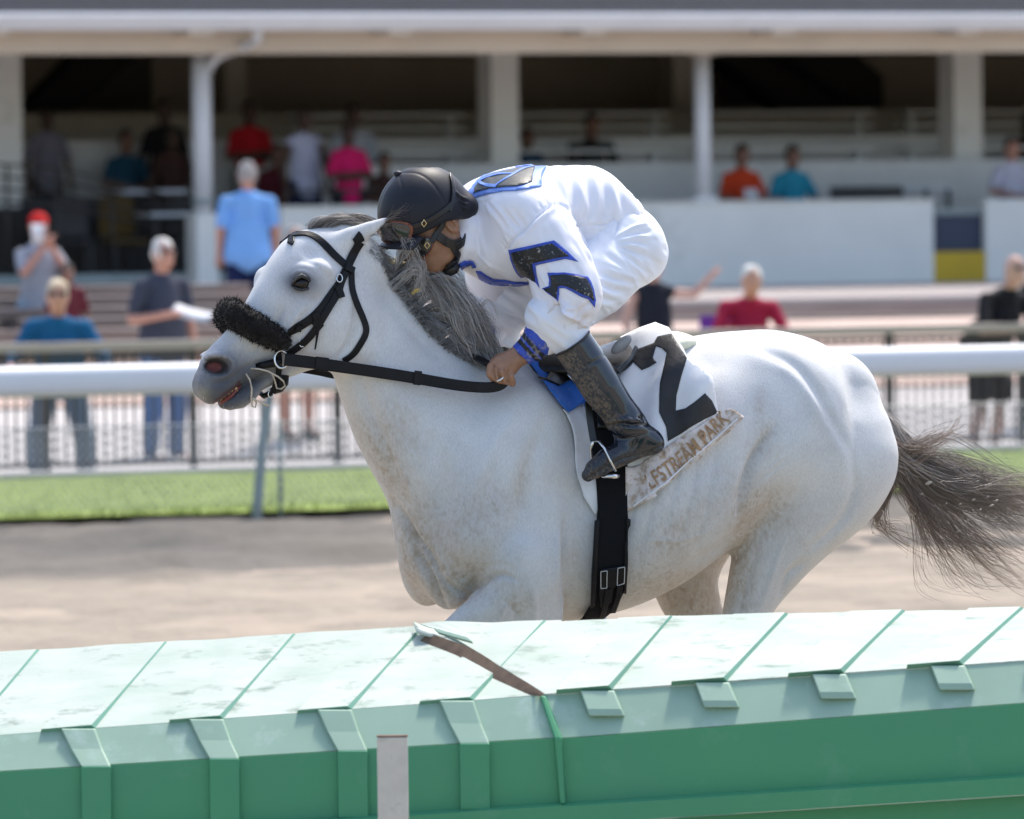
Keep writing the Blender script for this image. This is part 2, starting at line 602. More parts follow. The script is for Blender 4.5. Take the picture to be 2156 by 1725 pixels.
def strap_mesh(name, V, Nn, width, off, thick, end_w=None):
    n = len(V)
    vs = []
    for i in range(n):
        t = V[min(i + 1, n - 1)] - V[max(i - 1, 0)]; t = t / (np.linalg.norm(t) + 1e-9)
        s = np.cross(t, Nn[i]); s /= np.linalg.norm(s) + 1e-9
        nn = np.cross(s, t)
        w = width if end_w is None else width + (end_w - width) * i / (n - 1)
        c = V[i] + nn * off
        e = min(thick * 0.45, w * 0.2)
        # rounded-rectangle section
        for a, b in ((-w / 2, -thick / 2), (w / 2, -thick / 2), (w / 2, thick / 2 - e * .6), (w / 2 - e, thick / 2), (-w / 2 + e, thick / 2), (-w / 2, thick / 2 - e * .6)):
            vs.append(c + s * a + nn * b)
    fs = []
    m = 6
    for i in range(n - 1):
        for k in range(m):
            fs.append((i * m + k, i * m + (k + 1) % m, (i + 1) * m + (k + 1) % m, (i + 1) * m + k))
    fs.append(tuple(range(m - 1, -1, -1))); fs.append(tuple(range((n - 1) * m, n * m)))
    me = bpy.data.meshes.new(name); me.from_pydata([tuple(v) for v in vs], [], fs)
    bm = bmesh.new(); bm.from_mesh(me); bmesh.ops.recalc_face_normals(bm, faces=bm.faces); bm.to_mesh(me); bm.free()
    return me

def ring(name, c, nrm, R, r, mat, parent, sx=1.0, n=28, arc=(0, 2 * math.pi), updir=None):
    nrm = np.asarray(nrm, float); nrm /= np.linalg.norm(nrm)
    a = np.cross(nrm, (0, 0, 1) if updir is None else updir); a /= np.linalg.norm(a); b = np.cross(nrm, a)
    full = abs(arc[1] - arc[0] - 2 * math.pi) < 1e-3
    ws = np.linspace(arc[0], arc[1], n)
    pts = [np.asarray(c) + R * (a * math.cos(w) * sx + b * math.sin(w)) for w in ws]
    return MB().tube(pts, r, 6, caps=not full, up=tuple(nrm)).build(name, mat, parent)

def vnormals(V, Q):
    a = V[Q[:, 2]] - V[Q[:, 0]]; b = V[Q[:, 3]] - V[Q[:, 1]]
    n = np.cross(a, b); N = np.zeros_like(V)
    for c in range(4):
        for k in range(3):
            N[:, k] += np.bincount(Q[:, c], n[:, k], len(V))
    return N / (np.linalg.norm(N, axis=1)[:, None] + 1e-12)

def uvsphere(c, r, nu=20, nv=12, sq=(1, 1, 1)):
    V = []; F = []
    for j in range(nv + 1):
        for i in range(nu):
            th = math.pi * j / nv; ph = 2 * math.pi * i / nu
            V.append((c[0] + r * sq[0] * math.sin(th) * math.cos(ph), c[1] + r * sq[1] * math.sin(th) * math.sin(ph), c[2] + r * sq[2] * math.cos(th)))
    for j in range(nv):
        for i in range(nu):
            F.append((j * nu + i, (j + 1) * nu + i, (j + 1) * nu + (i + 1) % nu, j * nu + (i + 1) % nu))
    return V, F
# ================================================================== ground, track, lawn
def zc(py, v, px=1078): return UV(px, py, v)[1]
def uc(px, v, py=None): return UV(px, (330 if v > 58 else 700) if py is None else py, v)[0]

def sheet_uv(name, u0, u1, v0, v1, fn, du, dv, mat, kind='structure', kw=None):
    us = np.arange(u0, u1 + du * .5, du); vs = np.arange(v0, v1 + dv * .5, dv)
    Ug, Vg = np.meshgrid(us, vs, indexing='ij')
    Z = fn(Ug, Vg)
    P = Ug[..., None] * TV + Vg[..., None] * NV + Z[..., None] * EZ
    n, m = Ug.shape
    i = np.arange(n - 1)[:, None] * m + np.arange(m - 1)[None, :]
    F = np.stack([i, i + m, i + m + 1, i + 1], -1).reshape(-1, 4)
    o = link(name, mesh_np(name, P.reshape(-1, 3), F), None, mat)
    return tag(o, kind=kind, **(kw or {}))

M_SAND = pmat('track_sand', (.37, .305, .24), rough=.95, var=.16, vscale=1.6, bump=.5, bscale=14, bdist=.05, spec=.15, dirt=(.28, .23, .18), dscale=5, dlo=.55, dhi=.75)
M_EDGE = pmat('damp_sand', (.185, .165, .145), rough=.95, var=.25, vscale=3.5, bump=.6, bscale=9, bdist=.06, spec=.15, dirt=(.29, .25, .21), dscale=.9, dlo=.50, dhi=.95, stretch=(.45, 1, 1))
M_GRASS = pmat('lawn', (.25, .32, .085), rough=.9, var=.3, vscale=3, spec=.2)
M_CONC = pmat('pale_concrete', (.60, .56, .53), rough=.9, var=.12, vscale=.8, dirt=(.42, .40, .38), dscale=2, dlo=.55, dhi=.8)
M_PAVER = pmat('pink_pavers', (.58, .43, .36), rough=.9, var=.2, vscale=2)
M_WOOD = pmat('weathered_boards', (.32, .265, .24), rough=.85, var=.25, vscale=6, stretch=(.3, 4, 4))
M_CREAM = pmat('cream_paint', (.86, .85, .79), rough=.7, var=.06, vscale=1.5, dirt=(.5, .48, .43), dscale=1.5, dlo=.6, dhi=.85)
M_PAINT = pmat('white_paint', (.78, .79, .80), rough=.45, var=.05, vscale=2)
M_TAN = pmat('tan_fascia', (.66, .57, .46), rough=.75, var=.08, vscale=1)
M_SHINGLE = pmat('slate_shingles', (.026, .030, .038), spec=.15, rough=.9, var=.35, vscale=5, stretch=(1, 3, 3))
M_DARKWALL = pmat('brown_back_wall', (.50, .43, .33), rough=.9, var=.2, vscale=.6)
M_GREYSTEP = pmat('grey_white_step', (.80, .80, .78), rough=.8, var=.15, vscale=1)
M_DARKMETAL = pmat('dark_brown_metal', (.045, .038, .034), rough=.5)
M_SANDRAIL = pmat('tan_handrail', (.37, .31, .265), rough=.6)
M_GREYMETAL = pmat('grey_green_metal', (.30, .35, .34), rough=.5, var=.1, vscale=6)
M_WIRE = pmat('galvanised_wire', (.55, .56, .56), rough=.5, metal=.6)
M_YELLOW = pmat('yellow_paint', (.62, .40, .02), rough=.55, var=.1, vscale=3)
M_NAVY = pmat('navy_panel', (.03, .045, .085), rough=.5)

tag(link('ground', mesh_np('ground', [(-900, -200, -.03), (900, -200, -.03), (900, 1500, -.03), (-900, 1500, -.03)], [(0, 1, 2, 3)]), None, M_SAND), kind='structure')
def track_z(U, V):
    P = np.stack([U, V, U * 0], -1)
    t = (V - 31.0) / 6.3 + .22 * (fbm(np.stack([U * .5, V, U * 0], -1), .5, 9, 3) - .5)
    z = (fbm(P, 2.4, 3, 4) - .5) * .11 + (fbm(P * [.4, 1.6, 1], 3.5, 6, 2) - .5) * .04
    bank = sstep(.05, .35, t)
    return z + bank * ((fbm(P * [.5, 1, 1], 1.1, 8, 4) - .5) * .30 * (1 - sstep(36.2, 37.3, V)) + .01) - .02
tr_ = sheet_uv('track', -8, 34, 8, 37.7, track_z, .10, .10, MATS.get('track_sand'))
co_ = np.empty(len(tr_.data.vertices) * 3, np.float32); tr_.data.vertices.foreach_get('co', co_); co_ = co_.reshape(-1, 3)
uu_, vv_ = co_ @ TV, co_ @ NV
Pn = np.stack([uu_, vv_, uu_ * 0], -1)
tt_ = (vv_ - 30.6) / 5.2 + .5 * (fbm(Pn * [.35, 1, 1], .55, 9, 4) - .5)
mix_ = np.clip(sstep(0, .35, tt_) * (.72 + .5 * (fbm(Pn * [.5, 1, 1], 1.3, 12, 3) - .5)), 0, 1)[:, None]
sand_ = np.array((.338, .288, .228)) * (1 + .38 * (fbm(Pn * [.7, 1, 1], 2.6, 15, 4) - .5))[:, None]
edge_ = np.array((.100, .097, .091)) * (1 + .7 * (fbm(Pn * [.6, 1, 1], 1.8, 18, 4) - .5))[:, None]
vcol(tr_.data, sand_ * (1 - mix_) + edge_ * mix_)
tr_.data.materials.clear(); tr_.data.materials.append(pmat('harrowed_sand', (.38, .31, .25), rough=.95, attr='Col', var=.18, vscale=6, bump=.5, bscale=16, bdist=.04, spec=.12))
sheet_uv('lawn', -6, 44, 37.5, 42.3, lambda U, V: .03 + (fbm(np.stack([U, V, U * 0], -1), 1.2, 2) - .5) * .04 + .03 * sstep(37.5, 38, V), .25, .25, M_GRASS)
def apron_z(V): return .02 + np.clip((V - 46.0) / 6.0, 0, 1) * .84
sheet_uv('apron', -4, 46, 42.3, 48.4, lambda U, V: apron_z(V) + 0 * U, 2.0, .25, M_CONC)
sheet_uv('paved_apron', -4, 46, 48.4, 52.6, lambda U, V: apron_z(V) + .004 + 0 * U, 2.0, .25, M_PAVER)
# kerb under the fence
MB().box((-4, -.12, -.05), (46, .10, .10)).build('kerb', M_CONC, bevel=.015).matrix_world = Matrix.Translation(W(0, 42.4, 0)) @ Matrix.Rotation(PHI, 4, 'Z')
tag(bpy.data.objects['kerb'], kind='structure')
# grass blades
nb_ = 52000
gu = RNG.uniform(5, 30, nb_); gv = 37.45 + 4.85 * RNG.uniform(0, 1, nb_) ** 1.1
hgt = RNG.uniform(.03, .075, nb_); a_ = RNG.uniform(0, 6.28, nb_); ln = RNG.normal(size=(nb_, 2)) * .02
base = gu[:, None] * TV + gv[:, None] * NV + np.array([0, 0, .025])
w_ = np.stack([np.cos(a_), np.sin(a_), a_ * 0], 1) * .006
tip = base + np.stack([ln[:, 0], ln[:, 1], hgt], 1)
V_ = np.stack([base - w_, base + w_, tip], 1).reshape(-1, 3)
gm = mesh_np('grass', V_, np.arange(nb_ * 3).reshape(-1, 3), smooth=False)
gc = np.array((.30, .385, .095)) * RNG.uniform(.6, 1.35, (nb_, 1)) + np.array((.08, .05, 0)) * RNG.uniform(0, 1, (nb_, 1))
vcol(gm, np.repeat(gc, 3, axis=0))
tag(link('grass', gm, None, pmat('grass_blades', (.2, .3, .05), rough=.7, attr='Col', spec=.25)), 'short bright green grass on the verge behind the white rail', 'grass', kind='stuff')

def tframe(u, v, z): return Matrix.Translation(W(u, v, z)) @ Matrix.Rotation(PHI, 4, 'Z')

# ================================================================== white outer rail with its posts
RV = 37.3
ur = uc(540, RV, 1090)
rail = empty('running_rail', label='thick white plastic running rail along the far side of the track', cat='rail')
rail.matrix_world = tframe(ur, RV, 0)
zt = UV(540, 761, RV)[1]; zb = UV(540, 826, RV)[1]
hh = (zt - zb) / 2; zm = (zt + zb) / 2
prof = [(.075 * math.cos(w) * (1 if math.cos(w) > 0 else 1), zm + hh * math.copysign(abs(math.sin(w)) ** .7, math.sin(w))) for w in np.linspace(0, 2 * math.pi, 28, endpoint=False)]
for i in range(-2, 5):
    MB().prism(prof, i * 6.1, i * 6.1 + 6.097).build('rail_section', M_PAINT, rail)
for i in range(-2, 6):
    x = i * 2.95
    MB().tube([(x, .02, -.1), (x + .02, .02, .12), (x + .05, .02, .45), (x + .10, .03, .72), (x + .13, .05, zb + .02)], [.035, .035, .034, .033, .032], 12).build('post', M_GREYMETAL, rail)
# low chain-link mesh behind the rail
clf = empty('chain_link_fence', label='low galvanised chain-link fence standing just behind the white rail', cat='fence')
clf.matrix_world = tframe(ur, RV + .22, 0)
ztop = UV(540, 890, RV + .22)[1]
mb = MB(); s_ = .052
L0, L1 = -8.5, 16.5
def flat_wire(a, b, r=.0042):
    a = np.array(a); b = np.array(b); t = (b - a) / np.linalg.norm(b - a); n1 = np.array([-t[2], 0, t[0]])
    vs = []
    for p in (a, b):
        for w in (0, 2.094, 4.189): vs.append(p + r * (n1 * math.cos(w) + np.array([0, 1, 0]) * math.sin(w)))
    mb.add(vs, [(0, 1, 4, 3), (1, 2, 5, 4), (2, 0, 3, 5)], True)
n_ = int((L1 - L0) / s_)
for i in range(n_):
    x = L0 + i * s_
    flat_wire((x, 0, .06), (x + (ztop - .06) * .8, .002, ztop))
    flat_wire((x + (ztop - .06) * .8, .003, .06), (x, .005, ztop))
wm = mb.build('wire_mesh', M_WIRE, clf); wm['kind'] = 'stuff'
MB().tube([(L0, 0, ztop), (L1, 0, ztop)], .006, 6).build('top_wire', M_WIRE, clf)
for i in range(-1, 5):
    MB().tube([(i * 2.95 + .25, .01, -.1), (i * 2.95 + .25, .01, ztop + .02)], .018, 8).build('post', M_GREYMETAL, clf)

# ================================================================== picket fence in front of the spectators
FV = 43.3
uf = uc(98, FV, 1000)
fence = empty('picket_fence', label='dark metal picket fence with a tan handrail between lawn and spectators', cat='fence')
fence.matrix_world = tframe(uf, FV, 0)
zt = UV(98, 722, FV)[1]; zl = UV(98, 742, FV)[1]; zb = UV(98, 985, FV)[1]
FSP = (uc(408, FV, 1000) - uf)
MB().box((-6.0, -.05, zl), (17.2, .05, zt)).build('handrail', M_SANDRAIL, fence, bevel=.012)
MB().box((-6.0, -.018, zl - .05), (17.2, .018, zl - .015)).build('upper_bar', M_DARKMETAL, fence)
MB().box((-6.0, -.018, zb), (17.2, .018, zb + .035)).build('lower_bar', M_DARKMETAL, fence)
pm = MB().box((-.028, -.028, -.02), (.028, .028, zl)).mesh('post')
pk_ = MB().box((-.010, -.010, zb + .035), (.010, .010, zl - .05)).mesh('picket')
pm.materials.append(M_DARKMETAL); pk_.materials.append(M_DARKMETAL)
i = 0; x = -5 * FSP
while x < 16:
    o = link('post', pm, fence, None, (x, 0, 0))
    nper = 15 if -3 < x < 13 else 13
    for k in range(1, nper):
        link('picket', pk_, fence, None, (x + FSP * k / nper, 0, 0))
    x += FSP

# ================================================================== bleachers, deck
BL = 50.6
bench = empty('bleachers', label='weathered brown plank bleachers on the left below the grandstand', cat='bleachers')
u0, u1 = uc(-1800, BL), uc(640, BL)
bench.matrix_world = tframe(0, 0, 0)
ysr = [716, 693, 670, 647, 624, 603]
for i in range(5):
    v = 50.3 + i * .42
    z1 = UV(200, ysr[i + 1], v)[1]; z0 = UV(200, ysr[i], v)[1] - .02
    ua, ub = u0, u1
    for k in range(2):
        MB().box((ua, v + k * .165, z1 - .035), (ub, v + .15 + k * .165, z1)).build('seat_plank', M_WOOD, bench, bevel=.006)
    MB().box((ua, v + .06, z0 - .05), (ub, v + .09, z1 - .04)).build('riser_plank', M_WOOD, bench)
for k in range(5):
    uu = u0 + .4 + k * (u1 - u0 - .8) / 4
    MB().box((uu, 50.5, .3), (uu + .06, 52.3, zc(640, 52.0))).build('frame', M_DARKMETAL, bench)
zd = zc(640, 52.4)
dk = empty('deck', label='grey timber deck with a plank front below the grandstand wall', cat='deck')
dk.matrix_world = tframe(0, 0, 0)
ud0, ud1 = uc(-3000, 56), uc(5200, 56)
nbd = 20
for k in range(nbd):
    v = 52.4 + k * .40
    MB().box((ud0, v, zd - .05), (ud1, v + .39, zd - .002 * (k % 2))).build('deck_plank', M_WOOD if k % 2 else MATS.get('pale_boards') or pmat('pale_boards', (.46, .41, .385), rough=.85, var=.15, vscale=4, stretch=(.3, 4, 4)), dk)
zf = zd - .05
for k in range(9):
    MB().box((ud0, 52.36, zf - .115 * (k + 1)), (ud1, 52.40, zf - .115 * k - .008)).build('fascia_plank', M_WOOD, dk)

# ================================================================== grandstand
GV = 60.4
gs = empty('grandstand', label='open grandstand with cream half wall, white posts and slate roof', cat='grandstand')
gs.matrix_world = tframe(0, 0, 0)
def gbox(name, pa, pb, v0, v1, y_top, y_bot, mat, ref=None, bevel=.01, px_v=None):
    """box from pixel columns pa..pb on plane v0, back to v1; heights read at picture row y on the plane"""
    u0 = uc(pa, v0); u1 = uc(pb, v0); r = 1078 if ref is None else ref
    return MB().box((u0, v0, zc(y_bot, v0, r)), (u1, v1, zc(y_top, v0, r))).build(name, mat, gs, bevel)
z_floor = zd + .12
gbox('half_wall', 590, 1965, GV, GV + .2, 432, 640, M_CREAM)
gbox('half_wall', 2075, 5500, GV, GV + .2, 432, 640, M_CREAM)
gbox('wall_cap', 586, 1969, GV - .03, GV + .23, 428.5, 432.5, M_CREAM)
gbox('gate_panel', 1963, 2077, GV + .02, GV + .07, 530, 600, M_YELLOW, 2020)
gbox('gate_infill', 1965, 2075, GV + .10, GV + .14, 452, 531, M_NAVY, 2020)
gbox('gate_rail', 1965, 2075, GV + .08, GV + .14, 438, 453, M_GREYMETAL, 2020)
# floor and tiers
M_STAIR = pmat('dark_stair', (.02, .019, .017), rough=.9)
for q_ in ([(170, 112), (300, 112), (165, 232), (55, 232)], [(1505, 112), (1650, 112), (1810, 228), (1650, 228)], [(1600, 112), (1800, 112), (1860, 160), (1860, 228), (1780, 228)]):
    fr_ = [UV(a, b, 69.6) for a, b in q_]; n_ = len(fr_)
    vs_ = [(u, 69.6, z) for u, z in fr_] + [(u, 70.2, z) for u, z in fr_]
    MB().add(vs_, [tuple(range(n_)), tuple(range(2 * n_ - 1, n_ - 1, -1))] + [(i, n_ + i, n_ + (i + 1) % n_, (i + 1) % n_) for i in range(n_)]).build('stair_flight', M_STAIR, gs)
uA, uB = uc(-3200, 64), uc(5600, 64)
MB().box((uA, GV + .2, zd - .3), (uB, 62.6, z_floor)).build('floor', M_CONC, gs)
uG = uc(600, 62.6)
MB().box((uG, 62.6, z_floor - .3), (uB, 64.6, zc(345, 62.6))).build('tier', M_GREYSTEP, gs)
MB().box((uA, 64.6, z_floor - .3), (uB, 67.2, zc(290, 64.6))).build('tier', M_GREYSTEP, gs)
M_TANSTEP = pmat('tan_step', (.52, .47, .39), rough=.85, var=.12, vscale=1)
MB().box((uA, 67.2, z_floor - .3), (uB, 72.0, zc(236, 67.2))).build('tier', M_TANSTEP, gs)
for v, y, hgt_ in ((63.5, 345, .16), (65.6, 290, .14), (66.5, 290, .3)):
    z0 = zc(y, v - 1.0)
    for k in range(0, 11):
        a = uc(620 + k * 430, v); b = uc(620 + k * 430 + 360, v)
        MB().box((a, v, z0 + hgt_ - .04), (b, v + .35, z0 + hgt_)).box((a + .1, v + .1, z0), (a + .16, v + .3, z0 + hgt_ - .04)).box((b - .16, v + .1, z0), (b - .1, v + .3, z0 + hgt_ - .04)).build('bench', M_GREYSTEP, gs)
MB().box((uA, 72.0, z_floor - .3), (uB, 72.2, zc(20, 66))).build('back_wall', M_DARKWALL, gs)
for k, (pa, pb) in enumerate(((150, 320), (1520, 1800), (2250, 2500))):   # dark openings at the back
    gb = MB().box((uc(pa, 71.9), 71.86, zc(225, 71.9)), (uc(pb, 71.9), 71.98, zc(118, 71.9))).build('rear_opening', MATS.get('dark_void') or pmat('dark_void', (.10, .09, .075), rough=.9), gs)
MB().box((uA, 59.6, zc(62, 60)), (uB, 72.2, zc(62, 60) + .12)).build('ceiling', M_DARKWALL, gs)
for s in (uA, uB - .2):
    MB().box((s, GV + .2, z_floor), (s + .2, 72.0, zc(62, 60))).build('end_wall', M_DARKWALL, gs)
# fascia beam, gutter, roof
MB().box((uA, 59.7, zc(112, 59.7)), (uB, 60.0, zc(60, 59.7))).build('fascia_beam', M_TAN, gs, bevel=.01)
zg0, zg1 = zc(62, 59.1), zc(28, 59.1)
gp = [(59.12, zg0), (59.5, zg0), (59.5, zg1), (59.04, zg1), (59.02, zg1 - .03), (59.06, (zg0 + zg1) / 2)]
MB().prism([(y, z) for y, z in gp], uA, uB).build('gutter', M_PAINT, gs)
for k in range(24):
    ug = uA + (uB - uA) * (k + .5) / 24
    MB().box((ug, 59.15, zg0 - .05), (ug + .25, 59.7, zg0 - .004)).build('gutter_bracket', M_TAN, gs)
for k in range(14):   # courses of shingles
    v0 = 59.1 + k * .30; zr = zg1 - .03 + k * .09
    MB().add([(uA, v0, zr), (uB, v0, zr), (uB, v0 + .36, zr + .108), (uA, v0 + .36, zr + .108), (uA, v0, zr + .022), (uB, v0, zr + .022), (uB, v0 + .36, zr + .122), (uA, v0 + .36, zr + .122)],
             [(0, 3, 2, 1), (4, 5, 6, 7), (0, 1, 5, 4), (1, 2, 6, 5), (2, 3, 7, 6), (3, 0, 4, 7)]).build('shingle_course', M_SHINGLE, gs)
MB().add([(uA, 63.2, zg1 + 1.2), (uB, 63.2, zg1 + 1.2), (uB, 72.4, zg1 + 4.0), (uA, 72.4, zg1 + 4.0)], [(0, 1, 2, 3)]).build('upper_roof', M_SHINGLE, gs)
# front posts
for pa, pb in ((-1700, -1669), (-640, -609), (1472, 1503), (2530, 2561), (3590, 3621), (4650, 4681)):
    a, b = uc(pa, GV), uc(pb, GV); c = (a + b) / 2; r_ = (b - a) / 2
    MB().tube([(c, GV + .1, zc(432, GV) - .05), (c, GV + .1, zc(100, GV))], r_, 20).build('front_post', M_PAINT, gs)
    MB().box((c - r_ * 1.5, GV + .0, zc(434, GV)), (c + r_ * 1.5, GV + .2, zc(420, GV))).build('post_base', M_PAINT, gs)
    MB().box((c - r_ * 1.5, GV + .0, zc(118, GV)), (c + r_ * 1.5, GV + .2, zc(104, GV))).build('post_head', M_TAN, gs)
a, b = uc(413, GV - .2), uc(452, GV - .2); c = (a + b) / 2
MB().tube([(c, GV - .1, zc(450, GV)), (c, GV - .1, zc(108, GV))], (b - a) / 2, 20).build('front_post', M_PAINT, gs)
MB().box((uc(408, GV - .2), GV - .25, zc(640, GV)), (uc(456, GV - .2), GV + .1, zc(442, GV))).build('post_pedestal', M_CREAM, gs, bevel=.02)
MB().tube([(c, GV - .1, zc(425, GV)), (c, GV - .1, zc(412, GV))], (b - a) / 2 * 1.15, 20).build('post_collar', M_GREYMETAL, gs)
# downpipe from the gutter to the post
P_ = [WP(543, 60, 59.3), WP(542, 84, 59.4), WP(520, 96, 59.6), WP(470, 116, GV - .35), WP(456, 122, GV - .33), WP(446, 134, GV - .25), WP(440, 150, GV - .15)]
Mi = gs.matrix_world.inverted()
MB().tube([Mi @ p for p in P_], [.05, .05, .045, .045, .045, .045, .04], 12).build('downpipe', M_PAINT, gs)
# wide columns further in
for pa, pb in ((-2000, -1942), (-1012, -954), (-12, 48), (1036, 1094), (2010, 2069), (3010, 3070), (4010, 4070)):
    a, b = uc(pa, 63.0), uc(pb, 63.0)
    MB().box((a, 63.0, z_floor - .1), (b, 63.42, zc(80, 62))).build('column', M_CREAM, gs, bevel=.01)
for pa, pb in ((476, 520), (1420, 1468)):
    a, b = uc(pa, 69.0), uc(pb, 69.0)
    MB().box((a, 69.0, z_floor), (b, 69.4, zc(62, 62))).build('column', M_TANSTEP, gs, bevel=.01)
# left bay: lower landing with stair rails
MB().box((uA, GV + .05, zc(600, GV, 200)), (uc(590, GV), GV + .2, zc(578, GV, 200))).build('landing_edge', M_GREYMETAL, gs, bevel=.01)
for k in range(4):
    MB().tube([Mi @ WP(-60, 342 + k * 26, 61.2), Mi @ WP(130, 356 + k * 26, 61.2), Mi @ WP(300, 398 + k * 24, 61.2), Mi @ WP(404, 425 + k * 24, 61.2)], .016, 8).build('stair_rail', M_DARKMETAL, gs)
for px_, yt in ((14, 345), (120, 352), (235, 380), (330, 405)):
    p0 = Mi @ WP(px_, yt, 61.2); MB().tube([p0, (p0[0], p0[1], z_floor)], .018, 8).build('stair_post', M_DARKMETAL, gs)
MB().box((uA, 62.7, z_floor - .3), (uG, 62.9, zc(425, 62.7))).build('bay_shade_panel', M_DARKMETAL, gs)  # added dark panel standing in for the shade at the back of the bay
MB().tube([Mi @ WP(600, 404, GV + .4), Mi @ WP(800, 400, GV + .4)], .018, 8).build('stair_rail', M_DARKMETAL, gs)
yb = MB().box((uc(812, 56.5), 56.5, zd), (uc(948, 56.5), 56.6, zc(545, 56.5))).build('crowd_barrier', M_YELLOW, bevel=.01)
yb.matrix_world = tframe(0, 0, 0)
tag(yb, 'yellow panel behind the flying mane in front of the cream wall', 'panel')

# tables and dark chairs under the left bay
M_TABLE = pmat('white_tabletop', (.62, .66, .70), rough=.5)
M_CHAIR = pmat('black_chair', (.02, .02, .022), rough=.5)
M_CHAIRY = pmat('mustard_pad', (.10, .06, .01), rough=.8)
def table(px, py, v, w, label):
    p = WP(px, py, v); t = empty('table', (p.x, p.y, z_floor), PHI, label, 'table', 'tables in the grandstand')
    hz = p.z - z_floor
    MB().box((-w, -.35, hz - .04), (w, .35, hz)).build('tabletop', M_TABLE, t, bevel=.01)
    for sx in (-1, 1):
        for sy in (-1, 1):
            MB().box((sx * (w - .06) - .02, sy * .29 - .02, 0), (sx * (w - .06) + .02, sy * .29 + .02, hz - .04)).build('leg', M_CHAIR, t)
    return t
table(305, 400, 62.0, .36, 'white table beside the tall white post in the left bay')
table(360, 448, 61.4, .34, 'low white table nearest the post pedestal in the left bay')
table(1890, 392, 61.9, .55, 'white table in front of the right-hand wide column')
def chair(px, v, rz, z0=None, label='', col=None, back=.42, grp='dark chairs in the grandstand'):
    u = uc(px, v); p = W(u, v, 0)
    z0 = z_floor if z0 is None else z0
    c = empty('chair', (p.x, p.y, z0), PHI + rz, label, 'chair', grp)
    MB().box((-.2, -.2, .42), (.2, .2, .46)).build('seat', col or M_CHAIR, c, bevel=.015)
    MB().box((-.2, .18, .50), (.2, .21, .50 + back)).build('backrest', col or M_CHAIR, c, bevel=.012)
    for sx in (-1, 1):
        for sy in (-1, 1):
            MB().box((sx * .18 - .015, sy * .18 - .015, 0), (sx * .18 + .015, sy * .18 + .015, .44 if sy < 0 else .52)).build('leg', M_CHAIR, c)
    return c
k_ = 0
for px_, v_, lab in ((95, 61.8, 'leftmost dark chair under the stair rails'), (150, 61.2, 'dark chair second from the left under the stair rails'), (205, 61.9, 'dark chair third from the left under the stair rails'), (258, 61.3, 'dark mustard-seated chair left of the low white table'), (395, 61.9, 'dark chair tucked behind the tall white post')):
    ch = chair(px_, v_, 0.2 * math.sin(px_), None, lab, M_CHAIRY if px_ == 258 else None)
for px_, lab in ((1770, 'dark chair just right of the seated man in teal'), (1810, 'dark chair second right of the seated man in teal'), (1850, 'dark chair left of the white table by the right column')):
    chair(px_, 61.3, math.pi + .1 * math.sin(px_), z_floor + .02, lab)
# ================================================================== spectators
def cloth_mat(name, col):
    return MATS.get(name) or pmat(name, col, rough=.85, var=.12, vscale=6, spec=.25)
SK_L = pmat('light_skin', (.56, .33, .25), rough=.6, var=.08, vscale=14)
SK_R = pmat('ruddy_skin', (.55, .27, .19), rough=.6, var=.08, vscale=14)
SK_D = pmat('dark_skin', (.085, .048, .033), rough=.6, var=.1, vscale=14)
SK_M = pmat('brown_skin', (.24, .125, .085), rough=.6, var=.1, vscale=14)
HA_W = pmat('white_hair', (.68, .66, .62), rough=.8)
HA_B = pmat('blond_hair', (.58, .47, .33), rough=.8)
HA_K = pmat('black_hair', (.012, .011, .010), rough=.7)
HA_G = pmat('grey_hair', (.36, .33, .31), rough=.8)
M_SHOE = pmat('dark_shoe', (.03, .03, .03), rough=.6)
M_SHADES = pmat('sunglasses', (.01, .01, .01), rough=.15)

